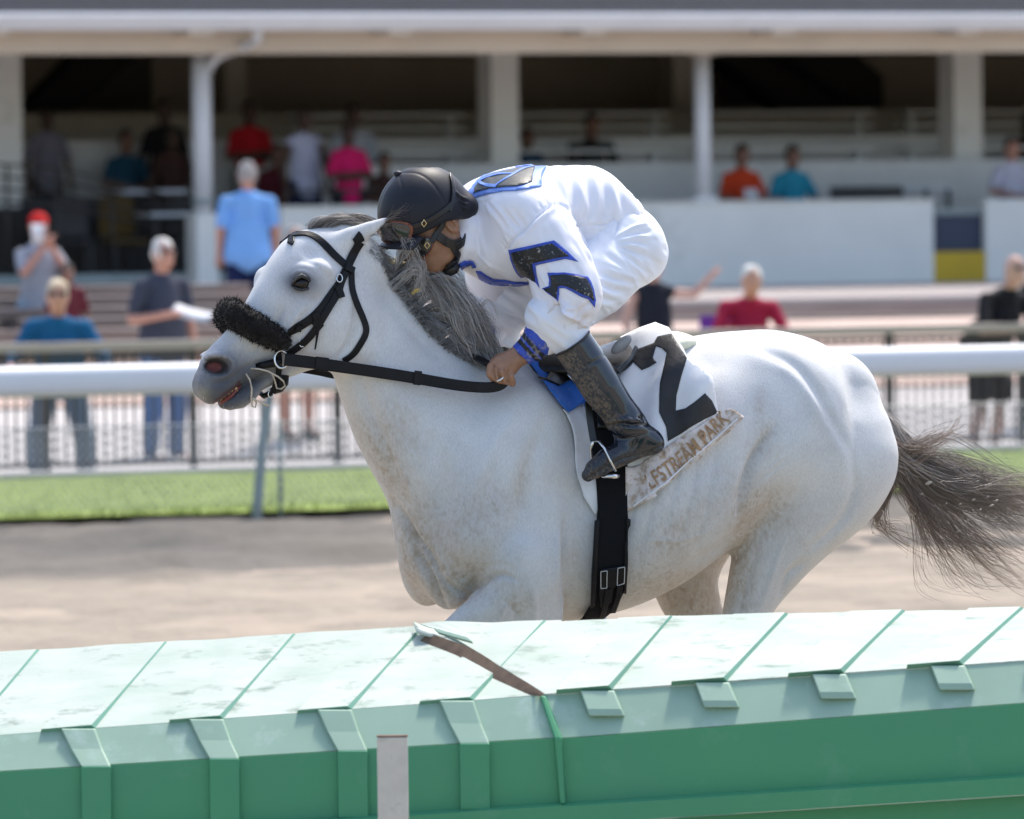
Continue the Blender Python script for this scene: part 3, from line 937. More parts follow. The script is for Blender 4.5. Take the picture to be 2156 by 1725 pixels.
POSES = {
 'stand': dict(pel=(0, 0, .94), ch=(0, .01, 1.33), nk=(0, .01, 1.49), hd=(0, .03, 1.63), el=((.25, -.02, 1.13), (-.25, -.02, 1.13)), wr=((.25, .10, .90), (-.25, .10, .90)), kn=((.11, .03, .50), (-.11, .03, .50)), an=((.12, 0, .09), (-.12, 0, .09))),
 'read': dict(pel=(0, 0, .94), ch=(0, .01, 1.33), nk=(0, .01, 1.49), hd=(0, .04, 1.63), el=((.27, .0, 1.12), (-.26, -.01, 1.12)), wr=((.12, .27, 1.16), (-.26, .08, .88)), kn=((.11, .03, .50), (-.11, .03, .50)), an=((.12, 0, .09), (-.12, 0, .09))),
 'phone': dict(pel=(0, 0, .94), ch=(0, .01, 1.33), nk=(0, .01, 1.49), hd=(0, .03, 1.63), el=((.22, .20, 1.22), (-.22, .16, 1.20)), wr=((.04, .26, 1.46), (-.04, .26, 1.42)), kn=((.11, .03, .50), (-.11, .03, .50)), an=((.12, 0, .09), (-.12, 0, .09))),
 'cross': dict(pel=(0, 0, .94), ch=(0, .01, 1.33), nk=(0, .01, 1.49), hd=(0, .03, 1.63), el=((.25, .04, 1.14), (-.25, .04, 1.14)), wr=((-.08, .20, 1.17), (.08, .19, 1.12)), kn=((.11, .03, .50), (-.11, .03, .50)), an=((.12, 0, .09), (-.12, 0, .09))),
 'lean': dict(pel=(0, -.22, .92), ch=(0, .02, 1.22), nk=(0, .10, 1.37), hd=(0, .16, 1.50), el=((.30, .14, 1.03), (-.30, .14, 1.03)), wr=((.05, .33, 1.05), (-.03, .33, 1.07)), kn=((.12, -.12, .50), (-.12, -.16, .50)), an=((.13, -.2, .09), (-.13, -.26, .09))),
 'leanw': dict(pel=(0, -.16, .92), ch=(0, .0, 1.22), nk=(0, .06, 1.37), hd=(0, .12, 1.50), el=((.33, .02, 1.06), (-.33, .02, 1.06)), wr=((.34, .22, 1.00), (-.34, .22, 1.00)), kn=((.16, -.08, .50), (-.16, -.08, .50)), an=((.19, -.12, .09), (-.19, -.12, .09))),
 'sit': dict(pel=(0, 0, .50), ch=(0, .02, .88), nk=(0, .03, 1.04), hd=(0, .06, 1.18), el=((.26, .08, .70), (-.26, .08, .70)), wr=((.10, .28, .66), (-.10, .28, .66)), kn=((.12, .42, .50), (-.12, .42, .50)), an=((.12, .44, .09), (-.12, .44, .09))),
 'wave': dict(pel=(0, 0, .94), ch=(0, .01, 1.33), nk=(0, .01, 1.49), hd=(0, .03, 1.63), el=((.26, .02, 1.13), (-.36, .05, 1.36)), wr=((.22, .16, .95), (-.50, .12, 1.52)), kn=((.11, .03, .50), (-.11, .03, .50)), an=((.12, 0, .09), (-.12, 0, .09))),
}
def fingers_mesh(mb, wr, el, up=(0, 0, 1)):
    wr = np.array(wr); d = wr - np.array(el); d /= np.linalg.norm(d); s = np.cross(d, up); s /= np.linalg.norm(s) + 1e-9
    for k in range(4):
        b = wr + d * .075 + s * (.027 * (k - 1.5) / 1.5); L = (.062, .072, .068, .052)[k]
        n = np.cross(s, d)
        mb.tube([b - d * .02, b + d * L * .5, b + d * L * .8 - n * .02], [.0095, .0085, .006], 6)
    b = wr + d * .03 + s * .035
    mb.tube([b - s * .015, b + d * .03 + s * .016, b + d * .055 + s * .018], [.011, .010, .007], 6)

def person(px, py, v, pose, label, shirt, pants, skin, hair=HA_K, face=0.0, height=1.75, sleeve='short', shorts=False, hat=None, glasses=False, feet_z=None, bald=False, grp=None, wide=1.0, step=.018, smat=None, backhair=False):
    """px,py = top of the head in the picture; v = distance plane; face = turn away from the camera side (radians)"""
    P = POSES[pose]; s = height / 1.75
    top = P['hd'][2] + .125
    w = WP(px, py, v)
    z0 = w.z - top * s
    root = empty('person', (w.x, w.y, z0), PHI + math.pi + face, label, 'person', grp)
    root.scale = (s, s, s)
    zmin = -.02
    def fld(): return Field(np.arange(-.58, .66, step), np.arange(-.42, .60, step), np.arange(zmin, top + .12, step))
    pel, ch, nk, hd = [np.array(P[k], float) for k in ('pel', 'ch', 'nk', 'hd')]
    shd = [ch + np.array([sg * .165 * wide, 0, .045]) for sg in (1, -1)]
    hips = [pel + np.array([sg * .095, 0, -.02]) for sg in (1, -1)]
    B = fld()
    B.ell(hd, (.074, .094, .112), k=.02); B.ell(hd + (0, .035, -.065), (.052, .058, .058), k=.03)
    B.cone([hd + (0, .088, .01), hd + (0, .112, -.025)], [.012, .016], .012)
    B.ell(hd + (.078, 0, -.01), (.014, .022, .034), k=.008); B.ell(hd + (-.078, 0, -.01), (.014, .022, .034), k=.008)
    B.cone([hd + (0, -.02, -.06), nk, ch], [.052, .055, .06], .03)
    B.cone([ch + (0, 0, .03), (ch + pel) / 2, pel], [.075, .08, .085], .05, sq=(1.35, 1, 1))
    for i in range(2):
        B.cone([shd[i], P['el'][i], P['wr'][i]], [.05, .040, .027], .03)
        d = np.array(P['wr'][i]) - np.array(P['el'][i]); d /= np.linalg.norm(d)
        B.cone([P['wr'][i], np.array(P['wr'][i]) + d * .075], [.03, .036], .02, sq=(1, 1, .75))
        B.cone([hips[i], P['kn'][i], P['an'][i]], [.085, .055, .038], .04)
        B.cone([np.array(P['an'][i]) + (0, -.03, -.04), np.array(P['an'][i]) + (0, .15, -.055)], [.038, .032], .03)
    V, Q = B.surface(1)
    mb = MB()
    for i in range(2): fingers_mesh(mb, P['wr'][i], P['el'][i])
    me = mesh_np('body', np.concatenate([V, np.array(mb.v)]), np.concatenate([Q, np.array([list(f) if len(f) == 4 else list(f[:4]) for f in mb.f]) + len(V)]))
    link('body', me, root, skin)
    # shirt
    B = fld()
    B.cone([ch + (0, 0, .055), ch + (0, .01, -.08), (ch + pel) / 2 + (0, .02, 0), pel + (0, .01, -.05)], [.088, .110, .114 * wide, .130 * wide], .04, sq=(1.42, 1, 1))
    B.cone([nk + (0, -.01, -.06), ch], [.070, .10], .05)
    for q_ in shd: B.cone([nk + (0, -.01, -.075), q_ + (0, 0, .01)], [.055, .052], .03)
    for i in range(2):
        e = np.array(P['el'][i]); wr = np.array(P['wr'][i])
        if sleeve == 'short': B.cone([shd[i], shd[i] * .22 + e * .78], [.058, .055], .025)
        elif sleeve == 'long': B.cone([shd[i], e, wr], [.062, .055, .042], .045)
        else: B.cone([shd[i] * .75 + ch * .25, shd[i] * .7 + ch * .3 + (0, 0, .06)], [.05, .035], .02)
    V, Q = B.surface(1)
    V = V + vnormals(V, Q) * ((fbm(V, 9, 3 + int(px) % 7, 2) - .5) * .02)[:, None]
    link('shirt', mesh_np('shirt', V, Q), root, shirt)
    # trousers
    B = fld()
    B.cone([pel + (0, 0, .08), pel + (0, 0, -.03)], [.118, .125], .04, sq=(1.4, 1, 1))
    for i in range(2):
        k_ = np.array(P['kn'][i]); a = np.array(P['an'][i])
        if shorts: B.cone([hips[i], k_ + (0, 0, .03)], [.105, .092], .04)
        else: B.cone([hips[i], k_, a + (0, 0, .02)], [.102, .078, .066], .04)
    V, Q = B.surface(1)
    V = V + vnormals(V, Q) * ((fbm(V, 8, 5 + int(px) % 5, 2) - .5) * .025)[:, None]
    link('shorts' if shorts else 'trousers', mesh_np('trousers', V, Q), root, pants)
    for i in range(2):
        a = np.array(P['an'][i])
        MB().tube([a + (0, -.07, -.05), a + (0, -.02, -.04), a + (0, .10, -.055), a + (0, .19, -.068)], [.035, .05, .045, .025], 10, flat=.8).build('shoe', M_SHOE, root)
    if not bald or hat:
        B = Field(np.arange(hd[0] - .14, hd[0] + .14, .012), np.arange(hd[1] - .17, hd[1] + .2, .012), np.arange(hd[2] - .16, hd[2] + .17, .012))
        if hat:
            B.ell(hd + (0, -.002, .03), (.088, .108, .098), k=0)
            B.cone([hd + (-.04, .10, .045), hd + (0, .16, .035), hd + (.04, .10, .045)], .016, .02, sq=(1, 1, .6))
            Z = B.z[None, None, :] - (hd[2] + .03); B.F = np.maximum(B.F, np.broadcast_to(-Z, B.F.shape))
        else:
            B.ell(hd + (0, -.014, .014), (.081, .099, .110), k=0)
            Y = B.y[None, :, None] - (hd[1] + .045); Z = B.z[None, None, :] - (hd[2] + .02)
            B.F = np.maximum(B.F, np.broadcast_to(np.minimum(Y, -Z + 0.02) * 1.0 + 0 * Y, B.F.shape).astype(np.float32))
            if not backhair:
                Z2 = B.z[None, None, :] - (hd[2] - .07); B.F = np.maximum(B.F, np.broadcast_to(-Z2, B.F.shape))
        V, Q = B.surface(1)
        V = V + vnormals(V, Q) * ((fbm(V, 30, 2, 2) - .5) * (.012 if hat else .034))[:, None]
        link('cap' if hat else 'hair', mesh_np('hair', V, Q), root, hat or hair)
    if glasses:
        g_ = MB()
        for sg in (1, -1): g_.box(tuple(hd + (sg * .036 - .028, .080, -.002)), tuple(hd + (sg * .036 + .028, .096, .034)))
        g_.build('sunglasses', M_SHADES, root, bevel=.006)
    return root, w, z0, s

c_ = cloth_mat
GRP = 'people in the grandstand'
# --- on the apron
def solve_v(py, px, height, pose, vlo=43.6, vhi=52):
    top = (POSES[pose]['hd'][2] + .125) * height / 1.75
    best = min(np.arange(vlo, vhi, .1), key=lambda v: abs(UV(px, py, v)[1] - top - float(apron_z(v))))
    return float(best)
person(122, 587, FV + .34, 'leanw', 'blond man in a teal jacket and sunglasses leaning on the fence', c_('teal_jacket', (.012, .115, .25)), c_('grey_jeans', (.20, .26, .33)), SK_R, HA_B, face=-.35, height=1.80, sleeve='long', glasses=True, wide=1.12)
v1 = solve_v(500, 338, 1.78, 'read', 46)
person(338, 500, v1, 'read', 'white-haired man in a dark grey t-shirt holding a sheet of paper', c_('charcoal_shirt', (.055, .06, .085)), c_('blue_jeans', (.10, .17, .32)), SK_R, HA_W, face=.25, height=1.80, glasses=True, wide=1.15)
person(78, 447, 51.4, 'phone', 'man in a red cap and grey t-shirt holding something white to his face', c_('grey_shirt', (.33, .35, .40)), c_('pale_jeans', (.25, .34, .42)), SK_R, HA_K, face=.1, height=1.74, hat=c_('red_cap', (.55, .012, .012)))
person(140, 552, 50.2, 'stand', 'dark-haired child standing behind the man in the red cap', c_('maroon_shirt', (.12, .02, .03)), c_('blue_jeans', (.1, .17, .32)), SK_M, HA_K, height=1.25)
person(520, 338, 55.0, 'stand', 'man in a light blue polo and navy shorts with his back turned', c_('sky_blue_polo', (.22, .45, .85)), c_('navy_shorts', (.012, .02, .075)), SK_R, HA_G, face=math.pi - .25, height=1.86, shorts=True, wide=1.2)
v2 = solve_v(474, 618, 1.74, 'stand', 44.5)
person(618, 474, v2, 'stand', 'person in dark patterned shorts standing behind the horse\'s head', c_('grey_top', (.35, .35, .37)), c_('dark_pattern_shorts', (.035, .045, .06)), SK_R, HA_G, height=1.74, shorts=True, face=.2)
person(1575, 556, FV + .36, 'lean', 'white-haired man in a crimson polo leaning his arms on the fence', c_('crimson_polo', (.36, .015, .05)), c_('dark_trousers', (.03, .03, .035)), SK_R, HA_W, face=-.25, height=1.70, wide=1.15)
person(1374, 528, 46.6, 'wave', 'woman in a black top raising one hand beside the rider\'s back', c_('black_top', (.015, .017, .025)), c_('light_trousers', (.45, .47, .5)), SK_L, HA_B, height=1.64, face=-.2, sleeve='none', backhair=True)
person(2108, 534, FV + .36, 'lean', 'bearded bald man in a black t-shirt leaning on the fence at the right', c_('black_tshirt', (.012, .012, .014)), c_('black_shorts', (.02, .02, .022)), SK_L, HA_G, face=.25, height=1.80, shorts=True, bald=True, glasses=True, wide=1.1)
person(2192, 520, 46.4, 'stand', 'person in dark clothes cut off by the right picture edge', c_('black_tshirt', (.012, .012, .014)), c_('dark_trousers', (.03, .03, .035)), SK_M, HA_K, height=1.75)
# --- in the grandstand
person(98, 226, 64.2, 'stand', 'dark-skinned person in a grey shirt at the far left of the stand', c_('lavender_shirt', (.22, .21, .26)), c_('black_trousers', (.01, .01, .012)), SK_D, height=1.70, grp=GRP)
person(262, 272, 64.2, 'sit', 'man in a dark teal shirt seated behind the stair rails', c_('dark_teal_shirt', (.02, .08, .14)), c_('dark_trousers', (.03, .03, .035)), SK_M, height=1.75, grp=GRP)
person(345, 208, 64.3, 'stand', 'tall figure in black standing left of the tall white post', c_('black_tshirt', (.012, .012, .014)), c_('black_trousers', (.01, .01, .012)), SK_D, height=1.80, grp=GRP)
person(362, 268, 63.6, 'stand', 'person in dark brown standing in front of the figure in black', c_('dark_brown_shirt', (.06, .03, .025)), c_('black_trousers', (.01, .01, .012)), SK_D, height=1.62, grp=GRP)
person(524, 212, 64.3, 'cross', 'man in a bright red t-shirt standing with arms folded', c_('red_tshirt', (.50, .012, .02)), c_('black_trousers', (.01, .01, .012)), SK_D, height=1.78, grp=GRP)
person(640, 226, 62.0, 'stand', 'man in a white sleeveless vest standing at the half wall', c_('white_vest', (.50, .52, .68)), c_('navy_trousers', (.015, .02, .05)), SK_D, height=1.78, sleeve='none', grp=GRP)
person(732, 258, 61.6, 'cross', 'woman in a hot pink t-shirt with folded arms', c_('hot_pink_tshirt', (.66, .012, .13)), c_('dark_trousers', (.03, .03, .035)), SK_D, height=1.66, grp=GRP, wide=.95)
person(742, 218, 63.2, 'stand', 'man in a pale grey shirt behind the woman in pink', c_('pale_grey_shirt', (.36, .39, .44)), c_('grey_trousers', (.2, .21, .24)), SK_D, height=1.84, grp=GRP, wide=1.15)
person(582, 300, 62.8, 'sit', 'seated person in maroon half hidden behind the light blue polo', c_('maroon_shirt', (.12, .02, .03)), c_('dark_trousers', (.03, .03, .035)), SK_M, height=1.7, grp=GRP)
person(806, 320, 61.8, 'sit', 'small seated person in dark clothes right of the woman in pink', c_('dark_brown_shirt', (.06, .03, .025)), c_('dark_trousers', (.03, .03, .035)), SK_M, height=1.5, grp=GRP)
person(1242, 238, 64.1, 'sit', 'heavy-set man in a black t-shirt seated above the rider', c_('black_tshirt', (.012, .012, .014)), c_('black_trousers', (.01, .01, .012)), SK_M, height=1.85, grp=GRP, wide=1.35)
person(1106, 268, 64.0, 'sit', 'person in a blue shirt half hidden by the middle wide column', c_('mid_blue_shirt', (.02, .10, .25)), c_('dark_trousers', (.03, .03, .035)), SK_M, height=1.7, grp=GRP)
person(1558, 302, 61.4, 'sit', 'man in an orange t-shirt seated behind the half wall', c_('orange_tshirt', (.55, .055, .015)), c_('dark_trousers', (.03, .03, .035)), SK_M, height=1.75, grp=GRP)
person(1664, 305, 61.4, 'sit', 'man in a teal t-shirt seated beside the one in orange', c_('teal_tshirt', (.025, .26, .38)), c_('dark_trousers', (.03, .03, .035)), SK_M, height=1.76, grp=GRP)
person(2126, 288, 61.6, 'sit', 'person in a white shirt seated at the right edge of the stand', c_('white_shirt', (.60, .60, .72)), c_('pale_jeans', (.25, .34, .42)), SK_R, HA_K, height=1.78, grp=GRP)
person(2160, 236, 64.2, 'sit', 'dark figure seated high at the right picture edge', c_('black_tshirt', (.012, .012, .014)), c_('black_trousers', (.01, .01, .012)), SK_D, height=1.7, grp=GRP)
# --- things they hold
M_PAPER = pmat('paper', (.72, .72, .74), rough=.8)
def paper(name, px, py, v, w, h, rx, rz, label, cat='paper'):
    p = WP(px, py, v)
    n = 7; vs = []; fs = []
    for i in range(n):
        for j in range(2):
            t = i / (n - 1) - .5
            vs.append((t * w, .02 * math.cos(t * 3), (j - .5) * h))
    fs = [(2 * i, 2 * i + 2, 2 * i + 3, 2 * i + 1) for i in range(n - 1)]
    o = MB().add(vs, fs, True).build(name, M_PAPER)
    md = o.modifiers.new('Solidify', 'SOLIDIFY'); md.thickness = .004
    o.matrix_world = Matrix.Translation(p) @ Matrix.Rotation(PHI + rz, 4, 'Z') @ Matrix.Rotation(rx, 4, 'X')
    return tag(o, label, cat)
paper('race_card', 404, 658, v1 - .33, .34, .12, -.9, -.55, 'white sheet held out by the white-haired man in grey').matrix_world @= Matrix.Rotation(.35, 4, 'Y')
paper('paper_cup', 80, 492, 51.05, .11, .17, 0, 0, 'white card held up before the face of the man in red cap', 'card')
paper('race_card', 1582, 408, 61.05, .16, .12, -.3, 0, 'small white paper in front of the man in orange')
# folding chair with a purple back
chair(1500, 46.0, math.pi, float(apron_z(46.0)), 'folding chair with a purple back behind the man in crimson', c_('purple_fabric', (.13, .03, .24)), back=.55, grp=None)
# ================================================================== the grey horse
def proj(V):
    """horse-frame points -> picture coordinates"""
    V = np.asarray(V, float)
    Pw = HO + V[:, :1] * EX + V[:, 1:2] * EY + V[:, 2:3] * EZ - CAMP
    d = Pw @ CF
    return np.stack([CX + FPX * (Pw @ CR) / d, CY - FPX * (Pw @ CU) / d], 1)

def seg_dist(px, pts):
    """distance of pixel points to a polyline, and position along it"""
    pts = np.array(pts, float); best = np.full(len(px), 1e9); par = np.zeros(len(px))
    L = np.r_[0, np.cumsum(np.linalg.norm(np.diff(pts, axis=0), axis=1))]
    for i in range(len(pts) - 1):
        a, b = pts[i], pts[i + 1]; ba = b - a
        h = np.clip(((px - a) @ ba) / (ba @ ba), 0, 1)
        d = np.linalg.norm(px - a - h[:, None] * ba, axis=1)
        m = d < best; best[m] = d[m]; par[m] = (L[i] + h[m] * (L[i + 1] - L[i])) / L[-1]
    return best, par

class Sculpt:
    """pushes surface points in or out along strokes drawn on one side of the body"""
    def __init__(self, V, Q):
        self.V = V; self.Q = Q; self.refresh()
    def refresh(self):
        self.N = vnormals(self.V, self.Q)
        view = CAML - self.V; view /= np.linalg.norm(view, axis=1)[:, None]
        self.face = (self.N * view).sum(1)
        self.px = proj(self.V)
        self.front = np.clip(self.face * 3, 0, 1)
        self.acc = np.zeros(len(self.V))
    def stroke(self, pts, width, amt, taper=True, curve=True, ylim=None, sharp=2.0):
        P = catmull(np.array(pts, float), 6 * len(pts)) if curve and len(pts) > 2 else np.array(pts, float)
        lo = P.min(0) - 3.2 * width; hi = P.max(0) + 3.2 * width
        m = (self.px[:, 0] > lo[0]) & (self.px[:, 0] < hi[0]) & (self.px[:, 1] > lo[1]) & (self.px[:, 1] < hi[1]) & (self.front > 0)
        if ylim is not None: m &= self.V[:, 1] > ylim
        i = np.flatnonzero(m)
        if len(i) == 0: return
        d, t = seg_dist(self.px[i], P)
        w = np.exp(-(d / width) ** sharp) * self.front[i]
        if taper: w *= np.sin(np.clip(t, 0.02, 0.98) * math.pi) ** 0.6
        self.acc[i] += 1.5 * amt * w
    def blob(self, c, rx, ry, amt, ang=0.0, ylim=None):
        q = self.px - np.array(c, float); a = math.radians(ang)
        u = (q[:, 0] * math.cos(a) + q[:, 1] * math.sin(a)) / rx; v = (-q[:, 0] * math.sin(a) + q[:, 1] * math.cos(a)) / ry
        w = np.exp(-(u * u + v * v)) * self.front
        if ylim is not None: w = w * (self.V[:, 1] > ylim)
        self.acc += 1.3 * amt * w
    def apply(self):
        self.V = self.V + self.N * self.acc[:, None]
        self.refresh()

def A_(px, py, qx, qy, hw, y=0.0, pear=0.0):
    return (S2(px, py, y), S2(qx, qy, y), hw, y, pear)

_dx = 0.0058
xs = np.concatenate([np.arange(-1.02, 0.62, _dx), np.arange(0.62, 1.34, 0.0046)])
zs = np.concatenate([np.arange(-0.02, 0.62, 0.011), np.arange(0.62, 2.08, 0.0052)])
ys = np.arange(-0.40, 0.40, 0.0056)
H = Field(xs, ys, zs)
# trunk
H.loft([A_(948, 960, 940, 1265, .135, 0, .05), A_(985, 880, 985, 1296, .20, 0, .15), A_(1040, 786, 1040, 1312, .205, 0, .2),
        A_(1120, 757, 1120, 1314, .205, 0, .32), A_(1200, 765, 1200, 1308, .218, 0, .30), A_(1300, 757, 1300, 1283, .272, 0, .20),
        A_(1390, 732, 1390, 1243, .295, 0, .12), A_(1450, 712, 1450, 1203, .295, 0, .1), A_(1505, 702, 1505, 1160, .28, 0, .08),
        A_(1560, 697, 1560, 1105, .28, 0, .06), A_(1625, 695, 1625, 1080, .285, 0, .06), A_(1690, 710, 1690, 1080, .27, 0, .05),
        A_(1722, 733, 1722, 1060, .215, 0, .05), A_(1752, 785, 1748, 1000, .12)], k=0.02, e=2.25)
# neck
H.loft([A_(742, 500, 700, 690, .062, 0, .25), A_(775, 530, 698, 745, .075, 0, .28), A_(808, 572, 710, 800, .085, 0, .3), A_(856, 632, 730, 862, .096, 0, .3), A_(915, 705, 756, 930, .113, 0, .3),
        A_(985, 752, 790, 995, .138, 0, .28), A_(1070, 775, 826, 1060, .168, 0, .22), A_(1150, 815, 850, 1130, .19, 0, .15), A_(1200, 880, 866, 1190, .195)], k=0.05, e=2.1)
# breast muscles, both sides
for sg in (1, -1):
    c = S(922, 1185, 0); H.ell((c[0], sg * .085, c[2]), (.075, .085, .125), k=.03)
for sg in (1, -1):   # shoulder blades and upper arms
    c = S(1075, 985, .12); H.ell((c[0], sg * .135, c[2]), (.15, .10, .24), k=.06, rot=np.array([[.93, 0, .37], [0, 1, 0], [-.37, 0, .93]]))
    c = S(1020, 1120, .12); H.ell((c[0], sg * .15, c[2]), (.12, .085, .12), k=.05)
    c = S(1125, 1130, .15); H.ell((c[0], sg * .175, c[2]), (.085, .075, .14), k=.04)
# near foreleg: upper arm, forearm, knee, cannon, hoof (folded under in the stride)
H.loft([A_(1040, 1090, 1150, 1080, .03, .18), A_(1030, 1150, 1176, 1140, .072, .195), A_(1022, 1205, 1180, 1190, .084, .20), A_(1008, 1243, 1183, 1228, .086, .20), A_(964, 1284, 1184, 1272, .080, .195),
        A_(926, 1319, 1174, 1330, .07, .185), A_(884, 1352, 1110, 1410, .058, .17), A_(840, 1390, 1010, 1470, .046, .155), A_(800, 1420, 915, 1510, .04, .15), A_(786, 1440, 872, 1520, .04, .15)], k=0.022)
def hoof(field, ank, dirx, y, s=1.0):
    """pastern and hoof below the fetlock"""
    a = np.array([ank[0], y, ank[1]])
    b = a + np.array([dirx * .07, 0, -.075])
    field.cone([a, b], [.034 * s, .03 * s], .02)
    field.cone([b, b + np.array([dirx * .045, 0, -.05])], [.036 * s, .054 * s], .008, sq=(1, .95, 1))
kn = S2(818, 1478, .15)
H.cone([(kn[0], .15, kn[1]), (kn[0] - .12, .15, kn[1] - .24)], [.045, .03], .03)
H.cone([(kn[0] - .12, .15, kn[1] - .24), (kn[0] - .135, .15, kn[1] - .265)], [.038, .038], .02)
hoof(H, (kn[0] - .14, kn[1] - .275), -.9, .15)
# far foreleg, driven back under the body
H.cone([S(1090, 1120, -.17), S(1080, 1260, -.17), S(1040, 1400, -.165), S(1030, 1520, -.16)], [.1, .085, .055, .044], .04)
q = S2(1030, 1520, -.16)
H.cone([(q[0], -.16, q[1]), (q[0] - .06, -.16, q[1] - .3)], [.042, .03], .02)
hoof(H, (q[0] - .065, q[1] - .31), .5, -.16)
# near hind leg
H.loft([A_(1640, 800, 1800, 812, .05, .10), A_(1575, 860, 1858, 872, .115, .12), A_(1560, 910, 1876, 912, .138, .125), A_(1556, 970, 1885, 960, .145, .13), A_(1562, 1040, 1874, 1020, .135, .13), A_(1556, 1112, 1824, 1098, .112, .13),
        A_(1543, 1180, 1728, 1178, .085, .13), A_(1533, 1236, 1668, 1238, .066, .13), A_(1523, 1292, 1624, 1292, .053, .13), A_(1512, 1350, 1600, 1352, .045, .13), A_(1512, 1420, 1602, 1440, .04, .13)], k=0.035)
q = S2(1556, 1440, .13)
H.cone([(q[0], .13, q[1]), (q[0] + .05, .13, q[1] - .34)], [.045, .032], .02)
H.cone([(q[0] + .055, .13, q[1] - .36), (q[0] + .06, .13, q[1] - .37)], [.042, .042], .015)
hoof(H, (q[0] + .06, q[1] - .38), .9, .13)
# far hind leg, reaching forward
H.loft([A_(1500, 880, 1740, 880, .1, -.12), A_(1440, 1010, 1640, 1000, .115, -.13), A_(1392, 1130, 1570, 1110, .1, -.13), A_(1374, 1222, 1514, 1203, .075, -.13), A_(1392, 1278, 1514, 1258, .06, -.13),
        A_(1418, 1320, 1530, 1300, .05, -.13), A_(1470, 1400, 1560, 1375, .043, -.13), A_(1500, 1470, 1590, 1450, .04, -.13)], k=0.03)
q = S2(1545, 1460, -.13)
H.cone([(q[0], -.13, q[1]), (q[0] + .12, -.13, q[1] - .32)], [.044, .031], .02)
hoof(H, (q[0] + .125, q[1] - .33), .9, -.13)
# head
H.loft([A_(700, 477, 800, 610, .066, 0, .1), A_(648, 483, 775, 690, .088, 0, .1), A_(606, 502, 742, 742, .100, 0, .05), A_(574, 542, 708, 768, .104, 0, .02), A_(547, 588, 672, 772, .092, 0, -.02),
        A_(522, 632, 632, 772, .070, 0, 0), A_(498, 670, 594, 778, .057), A_(473, 702, 558, 788, .053), A_(446, 730, 524, 800, .056), A_(424, 760, 494, 818, .058),
        A_(421, 793, 472, 836, .054), A_(430, 822, 456, 845, .042)], k=0.02, e=2.35)
# lower jaw, chin
H.cone([S(690, 735), S(640, 762), S(590, 786), S(548, 808), S(522, 826)], [.045, .026, .020, .018, .020], .012, sq=(1, 1.5, 1))
H.cone([S(522, 826), S(503, 840), S(484, 848), S(472, 850)], [.026, .027, .021, .015], .012, sq=(1, 1.6, 1))
for sg in (1, -1):
    c = S(700, 690); H.ell((c[0], sg * .062, c[2]), (.115, .04, .115), k=.03)                      # cheek
    c = S(640, 570); H.ell((c[0], sg * .088, c[2]), (.045, .024, .03), k=.025)                     # brow
    c = S(634, 600); H.ell((c[0], sg * .092, c[2]), (.036, .022, .032), k=.02)                     # lids
    H.cone([(*S(618, 640)[[0]], sg * .083, S(618, 640)[2]), (*S(572, 694)[[0]], sg * .058, S(572, 694)[2])], [.014, .008], .02)  # face crest
    c = S(455, 768); H.ell((c[0], sg * .045, c[2]), (.045, .018, .036), k=.018)                    # nostril wing
    c = S(436, 812); H.ell((c[0], sg * .022, c[2]), (.032, .034, .034), k=.02)                     # upper lip
H.ell(S(553, 592, -.055), (.022, .03, .034), k=.02)                                              # brow of the far eye
# nostrils, eye sockets, mouth
rotn = np.array([[math.cos(.30), 0, math.sin(.30)], [0, 1, 0], [-math.sin(.30), 0, math.cos(.30)]])
for sg in (1, -1):
    c = S(455, 771, .055); H.ell((c[0], sg * .060, c[2]), (.037, .050, .023), k=.007, op='s', rot=rotn if sg > 0 else rotn)
    c = S(634, 597, .1); H.ell((c[0], sg * .122, c[2]), (.021, .018, .016), k=.008, op='s')
for t in np.linspace(0, 1, 9):
    p = S(514 - 62 * t, 795 + 55 * t)
    H.cone([p + [0, -.09, 0], p + [0, .09, 0]], .0016 + .0028 * t, .004, op='s')
# ears laid back
H.cone([S(708, 520, .05), S(742, 501, .062), S(780, 482, .07), S(803, 469, .074), S(818, 459, .076)], [.034, .030, .021, .012, .004], .025, sq=(1, .7, 1))
H.cone([S(772, 503, .058), S(800, 480, .068), S(812, 468, .072)], [.010, .007, .003], .008, op='s')
H.cone([S(690, 505, -.055), S(712, 478, -.07), S(724, 456, -.075)], [.028, .022, .005], .02, sq=(1, .62, 1))
for sg in (1, -1):
    c = S(1768, 838, .06); H.ell((c[0], sg * .075, c[2]), (.082, .095, .12), k=.08)
# dock of the tail
H.cone([S(1780, 800, 0), S(1826, 852, 0), S(1866, 920, 0)], [.04, .03, .02], .03)
HV, HQ = H.surface(2)
del H
sc = Sculpt(HV, HQ)
# muscle lines: hindquarters
sc.stroke([(1560, 745), (1640, 760), (1690, 800), (1730, 860), (1765, 925), (1778, 985), (1772, 1040)], 24, .008)
sc.stroke([(1590, 735), (1668, 770), (1716, 825), (1752, 890), (1790, 960)], 12, -.011)
sc.stroke([(1600, 722), (1680, 745), (1745, 800), (1800, 880)], 16, .003)
sc.stroke([(1790, 960), (1800, 1030), (1770, 1100), (1700, 1160)], 10, -.007)
sc.stroke([(1625, 900), (1590, 960), (1572, 1010), (1560, 1060), (1556, 1092)], 9, -.018)
for i in range(6):
    sc.stroke([(1612 + i * 9, 890 + i * 14), (1590 + i * 5, 950 + i * 9), (1570 + i * 2, 1012 + i * 4)], 3.2, -.0022)
sc.blob((1660, 960), 60, 90, .014, 10)
sc.blob((1480, 960), 50, 60, -.010)
sc.blob((1500, 760), 45, 30, -.006)
sc.blob((1470, 820), 30, 40, .006)
sc.stroke([(1700, 1180), (1660, 1210), (1640, 1260)], 8, -.006)
